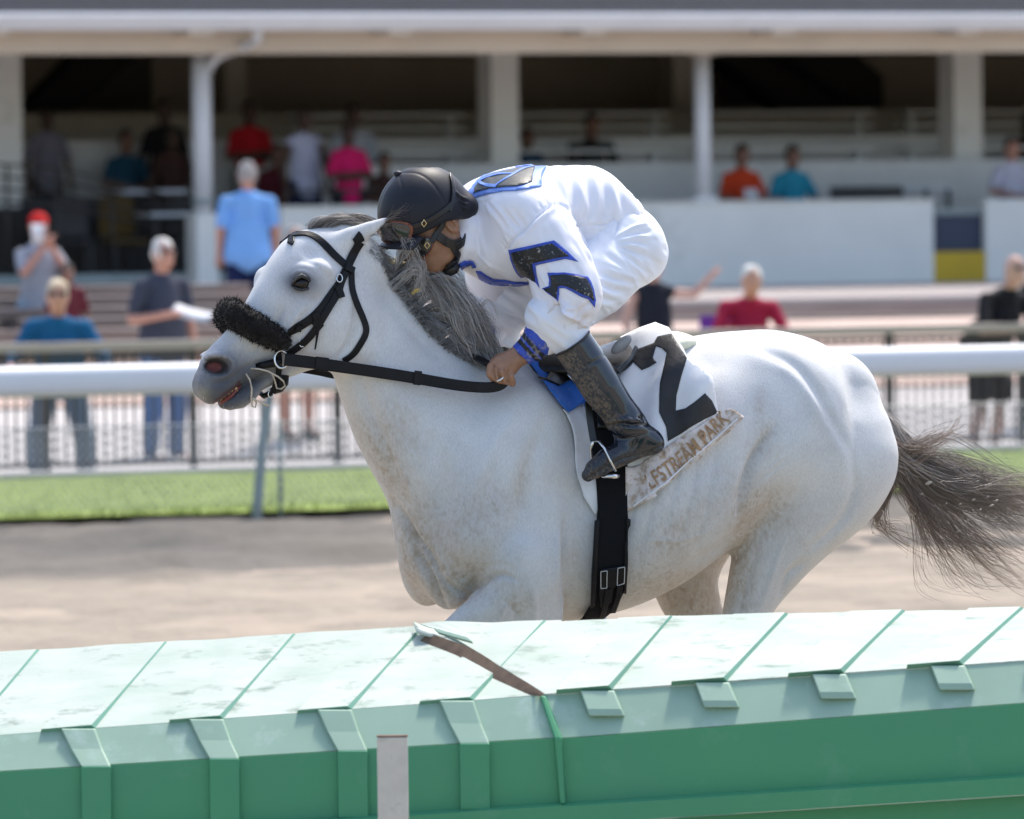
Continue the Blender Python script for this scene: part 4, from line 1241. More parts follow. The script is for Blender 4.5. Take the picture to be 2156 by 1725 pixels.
sc.stroke([(1600, 1120), (1585, 1190), (1562, 1260), (1550, 1300)], 7, -.004)
sc.stroke([(1655, 1130), (1630, 1200), (1598, 1290)], 6, .004)
sc.stroke([(1560, 1100), (1520, 1150), (1450, 1190)], 10, -.006)
# ribs and belly
for i in range(5):
    x = 1345 + i * 38
    sc.stroke([(x + 20, 900), (x + 5, 1000), (x - 18, 1100), (x - 40, 1180)], 7, -.0022)
# shoulder and chest
sc.stroke([(826, 1050), (853, 1098), (870, 1130), (895, 1158), (908, 1176), (930, 1205)], 8, -.016)
sc.stroke([(862, 1120), (878, 1168), (904, 1216), (918, 1247), (936, 1283), (950, 1297)], 8, -.018)
sc.stroke([(905, 1180), (930, 1218), (962, 1243), (995, 1258)], 7, -.008)
sc.stroke([(1000, 1252), (1014, 1231), (1036, 1214), (1062, 1211), (1088, 1222)], 6, -.012)
for i in range(5):
    sc.stroke([(1000, 1240 - i * 6), (1022, 1216 - i * 6), (1052, 1206 - i * 5), (1090, 1212 - i * 3)], 2.6, -.0022)
sc.stroke([(900, 900), (930, 1000), (925, 1100)], 22, -.008)
sc.stroke([(1085, 860), (1030, 960), (985, 1060), (955, 1110)], 18, .006)
sc.stroke([(1150, 880), (1110, 1000), (1085, 1100)], 18, -.006)
sc.stroke([(1182, 1110), (1176, 1150), (1174, 1200), (1178, 1250)], 10, .008)
sc.stroke([(1192, 1090), (1188, 1150), (1186, 1220), (1186, 1300)], 8, -.016)
sc.blob((1000, 1150), 60, 50, .012)
sc.blob((1090, 1150), 40, 60, .008)
sc.stroke([(1060, 1260), (1085, 1290), (1090, 1330)], 8, -.004)
sc.stroke([(1120, 1230), (1125, 1290), (1118, 1330)], 9, .005)
# neck
sc.stroke([(745, 740), (775, 850), (815, 950), (838, 1030)], 16, -.009)
sc.stroke([(770, 700), (830, 820), (880, 900)], 30, .006)
sc.stroke([(800, 600), (860, 690), (930, 760)], 14, -.004)
sc.apply()
# head details
sc.stroke([(655, 640), (625, 668), (602, 700), (590, 735)], 2.2, .0016)
sc.stroke([(602, 700), (612, 722), (640, 735)], 1.8, .0012)
sc.stroke([(1500, 1115), (1430, 1140), (1370, 1138), (1335, 1155)], 3, .0022)
sc.stroke([(820, 930), (850, 1000), (872, 1060), (884, 1110)], 3, .0022)
sc.stroke([(1075, 1255), (1060, 1285), (1045, 1325)], 3, .0025)
for i in range(7):
    sc.stroke([(800 + i * 9, 800 + i * 26), (822 + i * 10, 830 + i * 24), (838 + i * 10, 868 + i * 22)], 3.5, -.0014)
sc.stroke([(709, 758), (735, 722), (748, 680), (744, 640)], 7, -.009)
sc.stroke([(600, 775), (640, 762), (690, 752)], 6, -.004)
sc.stroke([(612, 582), (626, 574), (645, 575), (660, 588)], 4, .005)
sc.stroke([(605, 560), (630, 548), (660, 556), (690, 580)], 6, -.003)
sc.stroke([(660, 552), (700, 575), (712, 610)], 9, .0035)
sc.blob((652, 535), 18, 14, -.006, 30)
sc.stroke([(598, 640), (580, 690), (560, 720)], 7, -.005)
sc.stroke([(640, 640), (610, 690), (590, 720)], 6, .004)
sc.stroke([(428, 765), (434, 752), (455, 748), (480, 753), (494, 768), (490, 785), (476, 795)], 4, .006)
sc.stroke([(486, 800), (515, 775), (545, 764), (580, 756)], 4, -.004)
sc.stroke([(440, 808), (468, 806), (500, 785)], 6, -.005)
sc.stroke([(560, 700), (540, 735), (510, 745)], 6, -.003)
sc.stroke([(520, 690), (500, 720), (470, 735)], 8, .003)
sc.apply()
sc.V = relax(sc.V, HQ, 1)
sc.refresh()
HV = sc.V; HN = sc.N
HBVH = bvh_of(HV, HQ)

# coat colours: markings, soiling with its own shape, warm ground bounce low down
px = sc.px
C = np.empty((len(HV), 3)); C[:] = (0.66, 0.655, 0.645)
def lay(mask, col):
    global C
    m = np.clip(mask, 0, 1)[:, None]
    C = C * (1 - m) + np.array(col) * m
def reg(c, rx, ry, ang=0):
    q = px - np.array(c, float); a = math.radians(ang)
    u = (q[:, 0] * math.cos(a) + q[:, 1] * math.sin(a)) / rx; v = (-q[:, 0] * math.sin(a) + q[:, 1] * math.cos(a)) / ry
    return np.exp(-(u * u + v * v))
n1 = fbm(HV, 9, 1); n2 = fbm(HV, 28, 2); n3 = fbm(HV * [1, 1, .35], 95, 3, 2); n4 = fbm(HV, 60, 5, 3)
lay(sstep(.50, .72, n1) * .30, (.57, .58, .60)); lay(sstep(.55, .35, n1) * .35, (.78, .775, .765))
lay(sstep(.60, .78, fbm(HV, 18, 8)) * .25, (.56, .50, .43)); lay(reg((640, 540), 110, 90) * .5, (.80, .80, .80))
# brown sand stains on breast, neck underside, belly, stifle
st = 0
for c, rx, ry, a, w in [((880, 1170), 62, 120, -20, 1.0), ((965, 1215), 75, 48, 10, .85), ((800, 960), 32, 110, -32, .75), ((840, 900), 45, 70, -25, .45), ((1040, 1060), 70, 45, 0, .35),
                        ((1100, 1010), 18, 60, 12, .45), ((985, 1100), 70, 60, 0, .5), ((1085, 1265), 40, 40, 20, .55), ((1450, 1080), 90, 40, -35, .45), ((1400, 1160), 90, 45, -28, .45), ((1560, 1150), 30, 80, 8, .75),
                        ((1590, 1060), 50, 60, 0, .5), ((1640, 1090), 70, 60, 0, .42), ((1450, 1260), 80, 60, 0, 1.0), ((1560, 1240), 40, 80, 0, .55), ((1600, 930), 26, 60, 20, .45), ((1600, 850), 12, 30, 10, .45), ((1330, 1240), 60, 40, 0, .35), ((1210, 1240), 40, 120, 0, .35)]:
    st = st + w * reg(c, rx, ry, a)
n5 = fbm(HV * [1, 1, .55], 170, 14, 2)
lay(sstep(960, 1230, px[:, 1]) * (.35 + .5 * n2) * .55, (.56, .50, .43))  # ground bounce painted into the coat with sand dust, warmer towards the belly
lay(np.clip(st * 1.15, 0, 1) * (.50 + .50 * sstep(.30, .62, .35 * n2 + .65 * n5)) * .74, (.45, .355, .26))
lay(np.clip(st, 0, 1) * sstep(.50, .70, .45 * n4 + .55 * n5) * .55, (.34, .25, .17))
# fleabitten flecks
fl = fbm(HV * [1, 1, .7], 190, 9, 2)
lay(sstep(.73, .80, fl) * sstep(.45, .62, n1) * .22, (.40, .34, .30))
# far-side legs and the inside of the thighs are browner
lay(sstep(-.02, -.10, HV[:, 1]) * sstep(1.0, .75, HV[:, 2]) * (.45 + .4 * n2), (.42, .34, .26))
# bluish grey skin on the muzzle, round the eye, in the ear
muz = sstep(0, 1, np.clip(1.25 - np.hypot((px[:, 0] - 455) / 118, (px[:, 1] - 800) / 86), 0, 1)) * (px[:, 0] < 640)
hd = px[:, 0] < 640
lay(muz * hd * .94, (.14, .15, .175))
lay(np.clip(reg((475, 832), 75, 38, -20) * 1.5, 0, 1) * hd * .92, (.075, .078, .092))
lay(np.clip(reg((525, 795), 70, 30, -35) * 1.3, 0, 1) * hd * .8, (.085, .09, .105))
lay(np.clip(reg((455, 772), 44, 30, 10) * 1.1, 0, 1) * hd * .7, (.11, .112, .13))
lay(np.clip(reg((440, 740), 26, 40, 40), 0, 1) * hd * .55, (.62, .60, .62))
lay(np.clip(reg((552, 702), 9, 9, 0), 0, 1) * .6, (.1, .1, .12))
lay(reg((425, 828), 18, 24, 20) * hd * .5, (.42, .40, .33))
lay(sstep(.55, .7, fbm(HV, 120, 12, 2)) * muz * .35, (.12, .12, .14))
lay(np.clip(reg((634, 595), 38, 27, 10) * 1.35, 0, 1) * .92, (.075, .077, .09)); lay(np.clip(reg((634, 596), 22, 15, 5) * 1.5, 0, 1) * .95, (.02, .02, .022))
lay(np.clip(reg((636, 604), 52, 46, 0), 0, 1) * .48, (.34, .35, .40))
lay(reg((640, 650), 60, 50, 0) * .22 * sc.front, (.5, .53, .6))
lay(reg((655, 530), 40, 26, 20) * .22, (.5, .53, .6))
lay(reg((548, 600), 16, 60, 25) * .0, (.5, .5, .5))
# inside of nostril, its depth darkened in the colour, and of mouth
nd = np.hypot((px[:, 0] - 456) / 26, (px[:, 1] - 771) / 17)
ins = (nd < 1.0) & (HV[:, 1] > 0) & (HV[:, 1] < .054) & (px[:, 0] < 500)
lay(ins * .95, (.035, .022, .022)); lay(ins * sstep(1.0, .8, np.hypot((px[:, 0] - 451) / 17, (px[:, 1] - 774) / 11)) * .85, (.24, .075, .07))
lay(((nd > .8) & (nd < 1.25) & (HV[:, 1] > .02) & (px[:, 0] < 500)) * .6, (.05, .05, .055))
md, mt = seg_dist(px, [(512, 797), (496, 815), (472, 832), (452, 848)])
fcam = sc.face
lay(sstep(6, 2, md) * (mt > .12) * .9, (.07, .025, .025))
hoofz = sstep(.2, .1, HV[:, 2])
lay(hoofz * .8, (.12, .11, .10))
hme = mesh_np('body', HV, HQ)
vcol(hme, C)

def coat_material():
    m = pmat('horse_coat', (.7, .7, .7), rough=.62, attr='Col', spec=.32, sheen=.12)
    nt = m.node_tree; N = nt.nodes; L = nt.links; b = N['Principled BSDF']
    a = [n for n in N if n.type == 'ATTRIBUTE'][0]
    tc = [n for n in N if n.type == 'TEX_COORD'][0]
    mp = N.new('ShaderNodeMapping'); mp.inputs['Scale'].default_value = (1.0, 1.0, .30); mp.inputs['Rotation'].default_value = (0, .5, 0)
    L.new(tc.outputs['Object'], mp.inputs['Vector'])
    n = N.new('ShaderNodeTexNoise'); n.inputs['Scale'].default_value = 330; n.inputs['Detail'].default_value = 3
    L.new(mp.outputs[0], n.inputs['Vector'])
    r = N.new('ShaderNodeMapRange'); r.inputs['From Min'].default_value = .3; r.inputs['From Max'].default_value = .7
    r.inputs['To Min'].default_value = .88; r.inputs['To Max'].default_value = 1.06
    L.new(n.outputs['Fac'], r.inputs['Value'])
    x = N.new('ShaderNodeVectorMath'); x.operation = 'SCALE'
    L.new(a.outputs['Color'], x.inputs[0]); L.new(r.outputs[0], x.inputs['Scale'])
    L.new(x.outputs[0], b.inputs['Base Color'])
    n2_ = N.new('ShaderNodeTexNoise'); n2_.inputs['Scale'].default_value = 40; n2_.inputs['Detail'].default_value = 5
    L.new(tc.outputs['Object'], n2_.inputs['Vector'])
    ad = N.new('ShaderNodeMath'); ad.operation = 'MULTIPLY_ADD'; ad.inputs[1].default_value = 1.5
    L.new(n.outputs['Fac'], ad.inputs[0]); L.new(n2_.outputs['Fac'], ad.inputs[2])
    bp = N.new('ShaderNodeBump'); bp.inputs['Strength'].default_value = .17; bp.inputs['Distance'].default_value = .004
    L.new(ad.outputs[0], bp.inputs['Height']); L.new(bp.outputs[0], b.inputs['Normal'])
    return m
M_COAT = coat_material()
horse = empty('horse', label='light grey racehorse galloping with its ears laid back and mane flying', cat='horse')
place(horse, MH)
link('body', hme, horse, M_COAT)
# eyes
M_LID = pmat('dark_lid', (.035, .035, .04), rough=.55, bump=.2, bscale=300)
M_EYE = pmat('dark_eye', (.006, .004, .003), rough=.05, spec=.45)
for sg in (1, -1):
    c = S(635, 597, .1)
    V, F = uvsphere((c[0], sg * .094, c[2]), .026, sq=(1, .88, .84))
    MB().add(V, F, True).build('eye', M_EYE, horse)
    f_ = np.array([1, sg, 1])
    MB().tube([S(615, 602, .098) * f_, S(621, 588, .112) * f_, S(635, 580, .117) * f_, S(649, 587, .113) * f_, S(656, 600, .100) * f_], [.004, .006, .006, .006, .004], 8).build('eyelid', M_LID, horse)
    MB().tube([S(615, 602, .098) * f_, S(624, 608, .110) * f_, S(636, 611, .113) * f_, S(648, 608, .110) * f_, S(656, 600, .100) * f_], [.003, .004, .004, .004, .003], 8).build('eyelid', M_LID, horse)
# ------------------------------------------------------------------ mane, forelock, tail
def strands_mesh(name, C, rad, col, sides=3):
    """C (n,m,3) curves, rad (n,) root radius, col (n,m,3)"""
    n, m, _ = C.shape
    T = np.gradient(C, axis=1); T /= np.linalg.norm(T, axis=2)[..., None] + 1e-9
    up = RNG.normal(size=(n, 1, 3)); a = np.cross(T, up); a /= np.linalg.norm(a, axis=2)[..., None] + 1e-9
    b = np.cross(T, a)
    tp = np.linspace(1, .25, m)[None, :, None]
    r = rad[:, None, None] * tp
    V = []
    for k in range(sides):
        w = 2 * math.pi * k / sides
        V.append(C + r * (a * math.cos(w) + b * math.sin(w)))
    V = np.stack(V, 2).reshape(-1, 3)
    base = (np.arange(n)[:, None] * m + np.arange(m - 1)[None, :]) * sides
    F = []
    for k in range(sides):
        k2 = (k + 1) % sides
        F.append(np.stack([base + k, base + k2, base + sides + k2, base + sides + k], -1).reshape(-1, 4))
    me = mesh_np(name, V, np.concatenate(F))
    vcol(me, np.repeat(col.reshape(-1, 3), sides, axis=0))
    return me

M_HAIR = pmat('horse_hair', (.2, .2, .2), rough=.42, attr='Col', spec=.4)

def clumps(guides, per, spread0, spread1, rad, base, tip, m=16, jit=.35, ysp=.01, wob=6.0):
    """guides: list of (pixel control points, list of y offsets); returns curves, radii, colours"""
    CC = []; RR = []; KK = []
    for g, yy in guides:
        gp = catmull(np.array(g, float), m)
        gy = np.interp(np.linspace(0, 1, m), np.linspace(0, 1, len(yy)), yy)
        shade = RNG.uniform(.30, 2.0); tb = RNG.uniform(0, 1)
        ph = RNG.uniform(0, 6.28)
        for _ in range(per):
            o0 = RNG.normal(size=2) * spread0; o1 = RNG.normal(size=2) * spread1
            t = np.linspace(0, 1, m)[:, None]
            ln = RNG.uniform(1 - jit, 1.0)
            tt = np.linspace(0, ln, m)
            pts = np.stack([np.interp(tt, np.linspace(0, 1, m), gp[:, k]) for k in (0, 1)], 1)
            mid = np.sin(t * math.pi)
            pts = pts + o0 * (1 - t) + o1 * t ** 1.5 + np.stack([np.sin(3.1 * t[:, 0] + ph + o1[0]) * wob * t[:, 0], np.cos(2.7 * t[:, 0] + ph + o1[1]) * wob * t[:, 0]], 1)
            ys_ = np.interp(tt, np.linspace(0, 1, m), gy) + RNG.normal() * ysp * (0.4 + tt)
            CC.append([S(p[0], p[1], y) for p, y in zip(pts, ys_)])
            RR.append(rad * RNG.uniform(.5, 1.6))
            b = np.array(base) * shade * RNG.uniform(.7, 1.3); e = np.array(tip) * RNG.uniform(.6, 1.3) * (.6 + .6 * tb)
            KK.append(b * (1 - t ** 1.4) + e * t ** 1.4)
    return np.array(CC), np.array(RR), np.array(KK)

CREST = catmull(np.array([(748, 508), (775, 532), (806, 566), (832, 598), (858, 630), (892, 676), (925, 714), (960, 742), (1000, 762)], float), 60)
g = []
for i in range(150):
    f = RNG.uniform(0.0, 1)
    p = CREST[int(f * 59)] + RNG.normal(size=2) * 2.5
    if f < .3:
        L = RNG.uniform(14, 26)
        g.append(([p, p + (L * .45, -L * .35), p + (L * .9, -L * .25), p + (L * 1.2, L * .15)], [RNG.uniform(-.02, .03)] * 4)); continue
    k = (1.26 - .62 * max(0, (f - .55) / .45)) * RNG.uniform(.5, 1.22)
    w = math.sin(f * 17) * 9 + RNG.normal() * 4
    lay_ = RNG.uniform(0, 1)
    y0 = RNG.uniform(-.02, .03)
    g.append(([p, p + np.array((32, -18 - 8 * lay_)) * k, p + np.array((68, -18 + w * .4 - 10 * lay_)) * k, p + np.array((98, 8 + w)) * k, p + np.array((112 + w * .5, 46 + w)) * k, p + np.array((128, 78)) * k, p + np.array((146 - w, 92)) * k],
              [y0, y0 + .015, .02 + .05 * (lay_ - .4), .03 + .06 * (lay_ - .4), .03 + .08 * (lay_ - .4), .02 + .1 * (lay_ - .5), .02 + .12 * (lay_ - .5)]))
# the lock thrown up in front of the rider's face
for i in range(11):
    p = CREST[int(RNG.uniform(.34, .52) * 59)]
    g.append(([p, (838 + RNG.normal() * 8, 600 + RNG.normal() * 6), (856 + RNG.normal() * 6, 572 + RNG.normal() * 8), (878 + RNG.normal() * 5, 556 + RNG.normal() * 9), (890 + RNG.normal() * 5, 584 + RNG.normal() * 9), (876 + RNG.normal() * 9, 610 + RNG.normal() * 10)],
              [.0, .03, .06, .08, .08, .07]))
for i in range(4):
    p = CREST[int(RNG.uniform(.25, .4) * 59)]
    g.append(([p, (835 + RNG.normal() * 6, 560), (846 + RNG.normal() * 6, 530 + RNG.normal() * 8), (862 + RNG.normal() * 8, 512 + RNG.normal() * 8), (874 + RNG.normal() * 8, 540 + RNG.normal() * 10), (884, 575)], [.0, .04, .08, .1, .1, .09]))
# loose strands over the wither
for i in range(40):
    p = CREST[int(RNG.uniform(.55, 1) * 59)]
    q = np.array((985 + RNG.uniform(-30, 40), 650 + RNG.uniform(-20, 90)))
    g.append(([p, (p + q) / 2 + (RNG.normal() * 14, -22), q, q + (RNG.uniform(5, 30), RNG.uniform(10, 50))], [0, .03, .06, .05]))
C_, R_, K_ = clumps(g, 15, 2.2, 3.4, .0010, (.27, .27, .28), (.62, .57, .52), m=20, wob=9)
# short fuzz where the mane leaves the neck
g = []
for i in range(150):
    f = RNG.uniform(0.1, 1); p = CREST[int(f * 59)] + np.array([-.6, .5]) * RNG.uniform(0, 12)
    q = p + np.array([.75, .30]) * RNG.uniform(18, 42)
    g.append(([p, (p + q) / 2 + (2, -9), q], [RNG.uniform(.015, .05), .05, .05]))
C2, R2, K2 = clumps(g, 9, 4, 5, .0008, (.22, .222, .23), (.24, .235, .23), m=20, wob=2)
link('mane', strands_mesh('mane', np.concatenate([C_, C2]), np.concatenate([R_, R2]), np.concatenate([K_, K2])), horse, M_HAIR)
# forelock swept back over the poll, ear fringe
g = []
for i in range(26):
    a = np.array((646 + RNG.uniform(0, 60), 487 - RNG.uniform(0, 8)))
    g.append(([a, a + (22, -16 - RNG.uniform(0, 6)), a + (60, -20 - RNG.uniform(-4, 8)), a + (98, -12 + RNG.normal() * 5), a + (125, -4 + RNG.normal() * 6)], [.0, .012, .015, .01, .0]))
C_, R_, K_ = clumps(g, 16, 3, 4, .0009, (.20, .19, .185), (.36, .31, .27), wob=3)
g = []
for i in range(9):
    f = RNG.uniform(0, 1); a = np.array((770 + 48 * f, 503 - 44 * f))
    g.append(([a, a + (16, -4), a + (30 + RNG.uniform(0, 14), 2 + RNG.normal() * 8), a + (46 + RNG.uniform(0, 20), 12 + RNG.normal() * 14)], [.07, .085, .09, .09]))
for i in range(4):
    g.append(([(812, 466), (826, 452 + RNG.normal() * 4), (842, 444 + RNG.normal() * 6), (858, 436 + RNG.normal() * 8)], [.075, .1, .12, .13]))
C2, R2, K2 = clumps(g, 4, 2.5, 5, .0005, (.14, .12, .10), (.24, .19, .15), wob=5)
link('forelock', strands_mesh('forelock', np.concatenate([C_, C2]), np.concatenate([R_, R2]), np.concatenate([K_, K2])), horse, M_HAIR)
# whiskers and eyelashes
g = []
for i in range(18):
    a = np.array((425 + RNG.uniform(-6, 90), 845 + RNG.uniform(-30, 12)))
    g.append(([a, a + (-3, 6), a + (-4 + RNG.normal() * 3, 13)], [.03, .035, .035]))
for i in range(4):
    a = np.array((440 + i * 7, 729 - i * 6)); g.append(([a, a + (-5, -4), a + (-10, -7)], [.0, .0, .0]))
C_, R_, K_ = clumps(g, 2, 1.5, 2, .0004, (.4, .38, .35), (.5, .48, .45), m=6, wob=1)
g = []
for i in range(26):
    f = i / 25; a = np.array((617 + 34 * f, 594 - 11 * math.sin(f * math.pi)))
    g.append(([a, a + (-1 + 2 * f, -1.5), a + (-3 + 5 * f, 2)], [.112, .122, .13]))
C2, R2, K2 = clumps(g, 3, .8, .8, .0005, (.03, .03, .03), (.03, .03, .03), m=6, wob=.3)
link('whiskers', strands_mesh('whiskers', np.concatenate([C_, C2]), np.concatenate([R_, R2]), np.concatenate([K_, K2])), horse, M_HAIR)
# tail
DOCK = catmull(np.array([(1830, 838), (1848, 868), (1868, 908), (1884, 950), (1892, 985)], float), 40)
g = []
for i in range(84):
    f = RNG.uniform(0, 1); p = DOCK[int(f * 39)] + RNG.normal(size=2) * 4
    e = np.array((2220 + RNG.uniform(-110, 130), 1100 + RNG.normal() * 50 + (f - .5) * 60))
    m1 = np.array((1905 + RNG.normal() * 10, 962 + (f - .5) * 40 + RNG.normal() * 9)); m2 = np.array((2005 + RNG.normal() * 16, 1008 + RNG.normal() * 28 + (f - .5) * 34))
    g.append(([p, p * .5 + m1 * .5 + (4, -3), m1, m2, (m2 + e) / 2 + (0, -8 + RNG.normal() * 14), e], [RNG.uniform(-.02, .02), 0, RNG.uniform(-.03, .04), RNG.uniform(-.06, .06), RNG.uniform(-.09, .08), RNG.uniform(-.12, .1)]))
C_, R_, K_ = clumps(g, 15, 3, 5.5, .0011, (.34, .31, .29), (.28, .225, .18), m=20, wob=11)
g = []
for i in range(52):   # wisps that fall below
    f = RNG.uniform(.3, 1); p = DOCK[int(f * 39)] + RNG.normal(size=2) * 4
    x = RNG.uniform(0, 1)
    e = np.array((1960 + 210 * x + RNG.normal() * 20, 1190 + RNG.uniform(-40, 40)))
    m1 = np.array((1898 + RNG.normal() * 10, 1000 + RNG.normal() * 12)); m2 = np.array((1925 + 90 * x, 1090 + RNG.normal() * 24))
    g.append(([p, m1, m2, e, e + (RNG.uniform(40, 110), RNG.uniform(0, 40))], [0, .02, RNG.uniform(-.04, .05), RNG.uniform(-.08, .08), RNG.uniform(-.1, .1)]))
for i in range(10):   # close to the buttock
    p = DOCK[int(RNG.uniform(.5, 1) * 39)]
    g.append(([p, (1884 + RNG.normal() * 6, 1010), (1862 + RNG.normal() * 8, 1062), (1850 + RNG.normal() * 10, 1102), (1890 + RNG.normal() * 25, 1130 + RNG.normal() * 10), (1935 + RNG.normal() * 20, 1165 + RNG.normal() * 12)], [.0, -.02, -.04, -.05, -.05, -.05]))
for i in range(14):   # fly-away hairs on top
    p = DOCK[int(RNG.uniform(.4, 1) * 39)]
    g.append(([p, (1915, 950 + RNG.normal() * 10), (1960 + RNG.normal() * 20, 925 + RNG.normal() * 14), (2010 + RNG.normal() * 40, 905 + RNG.normal() * 30)], [.02, .04, .05, .06]))
C2, R2, K2 = clumps(g, 8, 3, 6, .0009, (.24, .20, .175), (.28, .19, .13), m=20, wob=9)
link('tail', strands_mesh('tail', np.concatenate([C_, C2]), np.concatenate([R_, R2]), np.concatenate([K_, K2])), horse, M_HAIR)
# front teeth and gums
M_TEETH = pmat('teeth', (.55, .36, .16), rough=.35, var=.3, vscale=300)
M_GUM = pmat('gum', (.20, .045, .04), rough=.35)
for k in range(5):
    c = S(497 - 7.5 * k, 820 + 5.6 * k, .030 - .004 * k)
    MB().box((-.0045, -.004, -.006), (.0045, .004, .006)).build('tooth', M_TEETH, horse, bevel=.002, loc=c)
MB().tube([S(506, 812, .03), S(486, 834, .03), S(466, 848, .014), S(462, 850, -.014)], [.004, .006, .006, .005], 6).build('gum', M_GUM, horse)
# ================================================================== bridle
M_LEATHER = pmat('black_leather', (.008, .008, .010), rough=.42, var=.4, vscale=40, bump=.25, bscale=260, bdist=.002, spec=.22, dirt=(.06, .052, .045), dscale=55, dlo=.68, dhi=.80)
M_STEEL = pmat('steel', (.75, .75, .74), rough=.22, metal=1.0)
M_BRASS = pmat('brass', (.75, .6, .3), rough=.28, metal=1.0)
M_CORD = pmat('cream_cord', (.62, .55, .45), rough=.8, var=.25, vscale=120)
M_FLEECE = pmat('black_fleece', (.014, .012, .011), rough=.9, spec=.2, sheen=.25, var=.5, vscale=60)
M_WHITE_CLOTH = pmat('white_cloth', (.80, .80, .82), rough=.75, var=.06, vscale=10, sheen=.1, bump=.25, bscale=16, bdist=.01, dirt=(.50, .40, .30), dscale=34, dlo=.66, dhi=.80)
M_BLUE_CLOTH = pmat('blue_cloth', (.025, .15, .58), rough=.6, var=.25, vscale=14, dirt=(.30, .28, .22), dscale=42, dlo=.60, dhi=.75)
M_DIRTY = pmat('soiled_cloth', (.74, .67, .64), rough=.85, var=.2, vscale=26, dirt=(.40, .29, .20), dscale=46, dlo=.48, dhi=.66, bump=.3, bscale=40)
M_TAN_INK = pmat('tan_lettering', (.40, .25, .14), rough=.85, var=.3, vscale=60)
M_BLACK_CLOTH = pmat('black_cloth', (.018, .018, .021), rough=.55, var=.4, vscale=16, bump=.35, bscale=26, bdist=.008)
M_GIRTH = pmat('black_webbing', (.006, .006, .007), spec=.2, rough=.8, bump=.4, bscale=240, bdist=.003)
M_STITCH = pmat('pale_stitching', (.5, .48, .45), rough=.9)

bridle = empty('bridle', label='black leather bridle with fleece noseband and reins on the grey horse', cat='bridle')
place(bridle, MH)
def mirror(o):
    """same part on the far side"""
    me = o.data.copy()
    co = np.empty(len(me.vertices) * 3, np.float32); me.vertices.foreach_get('co', co); co = co.reshape(-1, 3); co[:, 1] *= -1
    me.vertices.foreach_set('co', co.ravel()); me.flip_normals()
    return link(o.name.split('.')[0], me, o.parent, None)
nb = []
nb.append(strap('browband', [(600, 500), (620, 496), (648, 494), (676, 509), (706, 540), (735, 566)], .021, HBVH, M_LEATHER, bridle, y=.05, n=30))
nb.append(strap('headpiece', [(757, 509), (747, 526), (737, 547), (727, 572)], .030, HBVH, M_LEATHER, bridle, y=.07, n=16, end_w=.022, off=.005))
nb.append(strap('cheekpiece', [(728, 568), (714, 597), (698, 620), (674, 653), (647, 677), (606, 700)], .024, HBVH, M_LEATHER, bridle, n=26))
nb.append(strap('cheekpiece', [(726, 574), (717, 592), (709, 618), (688, 653), (669, 685), (642, 719), (603, 745)], .020, HBVH, M_LEATHER, bridle, n=28, off=.008))
nb.append(strap('throatlatch', [(739, 566), (740, 605), (749, 636), (767, 679), (770, 701), (759, 723), (743, 746), (722, 760)], .018, HBVH, M_LEATHER, bridle, n=30))
for o in list(nb): mirror(o)
strap('headpiece', [(757, 511), (752, 500), (748, 496)], .030, HBVH, M_LEATHER, bridle, y=.02, n=10)
for a, b in (((724, 562), (742, 572)), ((709, 604), (717, 628)), ((661, 660), (668, 674)), ((660, 676), (676, 690))):
    strap('keeper', [a, ((a[0] + b[0]) / 2, (a[1] + b[1]) / 2), b], .020, HBVH, M_LEATHER, bridle, n=6, off=.011)
strap('strap_end', [(669, 690), (666, 712), (663, 733)], .008, HBVH, M_LEATHER, bridle, n=10, off=.012, end_w=.004)
strap('strap_end', [(632, 684), (628, 696)], .016, HBVH, M_LEATHER, bridle, n=6, off=.011)
# fleece noseband roll going over the nose
ax = [S(592, 718, .070), S(572, 708, .078), S(548, 695, .076), S(522, 680, .062), S(500, 667, .036), S(488, 659, .0)]
ax += [np.array([p[0], -p[1], p[2]]) for p in ax[-2::-1]]
rr = [.026, .032, .036, .038, .039, .040, .039, .038, .036, .032, .026]
fx = Field(np.arange(.7, 1.2, .0045), np.arange(-.15, .15, .0045), np.arange(1.4, 1.85, .0045))
fx.cone(ax, rr, 0)
V, Q = fx.surface(3)
Nn = vnormals(V, Q)
V = V + Nn * ((fbm(V, 60, 4, 3) - .5) * .008)[:, None]
nbo = link('noseband_fleece', mesh_np('noseband_fleece', V, Q), bridle, M_FLEECE)
idx = RNG.choice(len(V), 7000)
st_ = []; 
for i in idx:
    d = Nn[i] + RNG.normal(size=3) * .55; d /= np.linalg.norm(d); L = RNG.uniform(.003, .0055)
    k = RNG.normal(size=3) * .004
    st_.append([V[i] - d * .003, V[i] + d * L * .5 + k * .5, V[i] + d * L + k])
st_ = np.array(st_)
kk = np.repeat(np.array([.018, .016, .015])[None, None, :] * RNG.uniform(.4, 1.8, size=(len(st_), 1, 1)), 3, axis=1)
M_PILE = pmat('fleece_pile', (.02, .02, .02), rough=.9, attr='Col', spec=.15)
link('fleece_pile', strands_mesh('fleece_pile', st_, np.full(len(st_), .0011), kk), nbo, M_PILE)
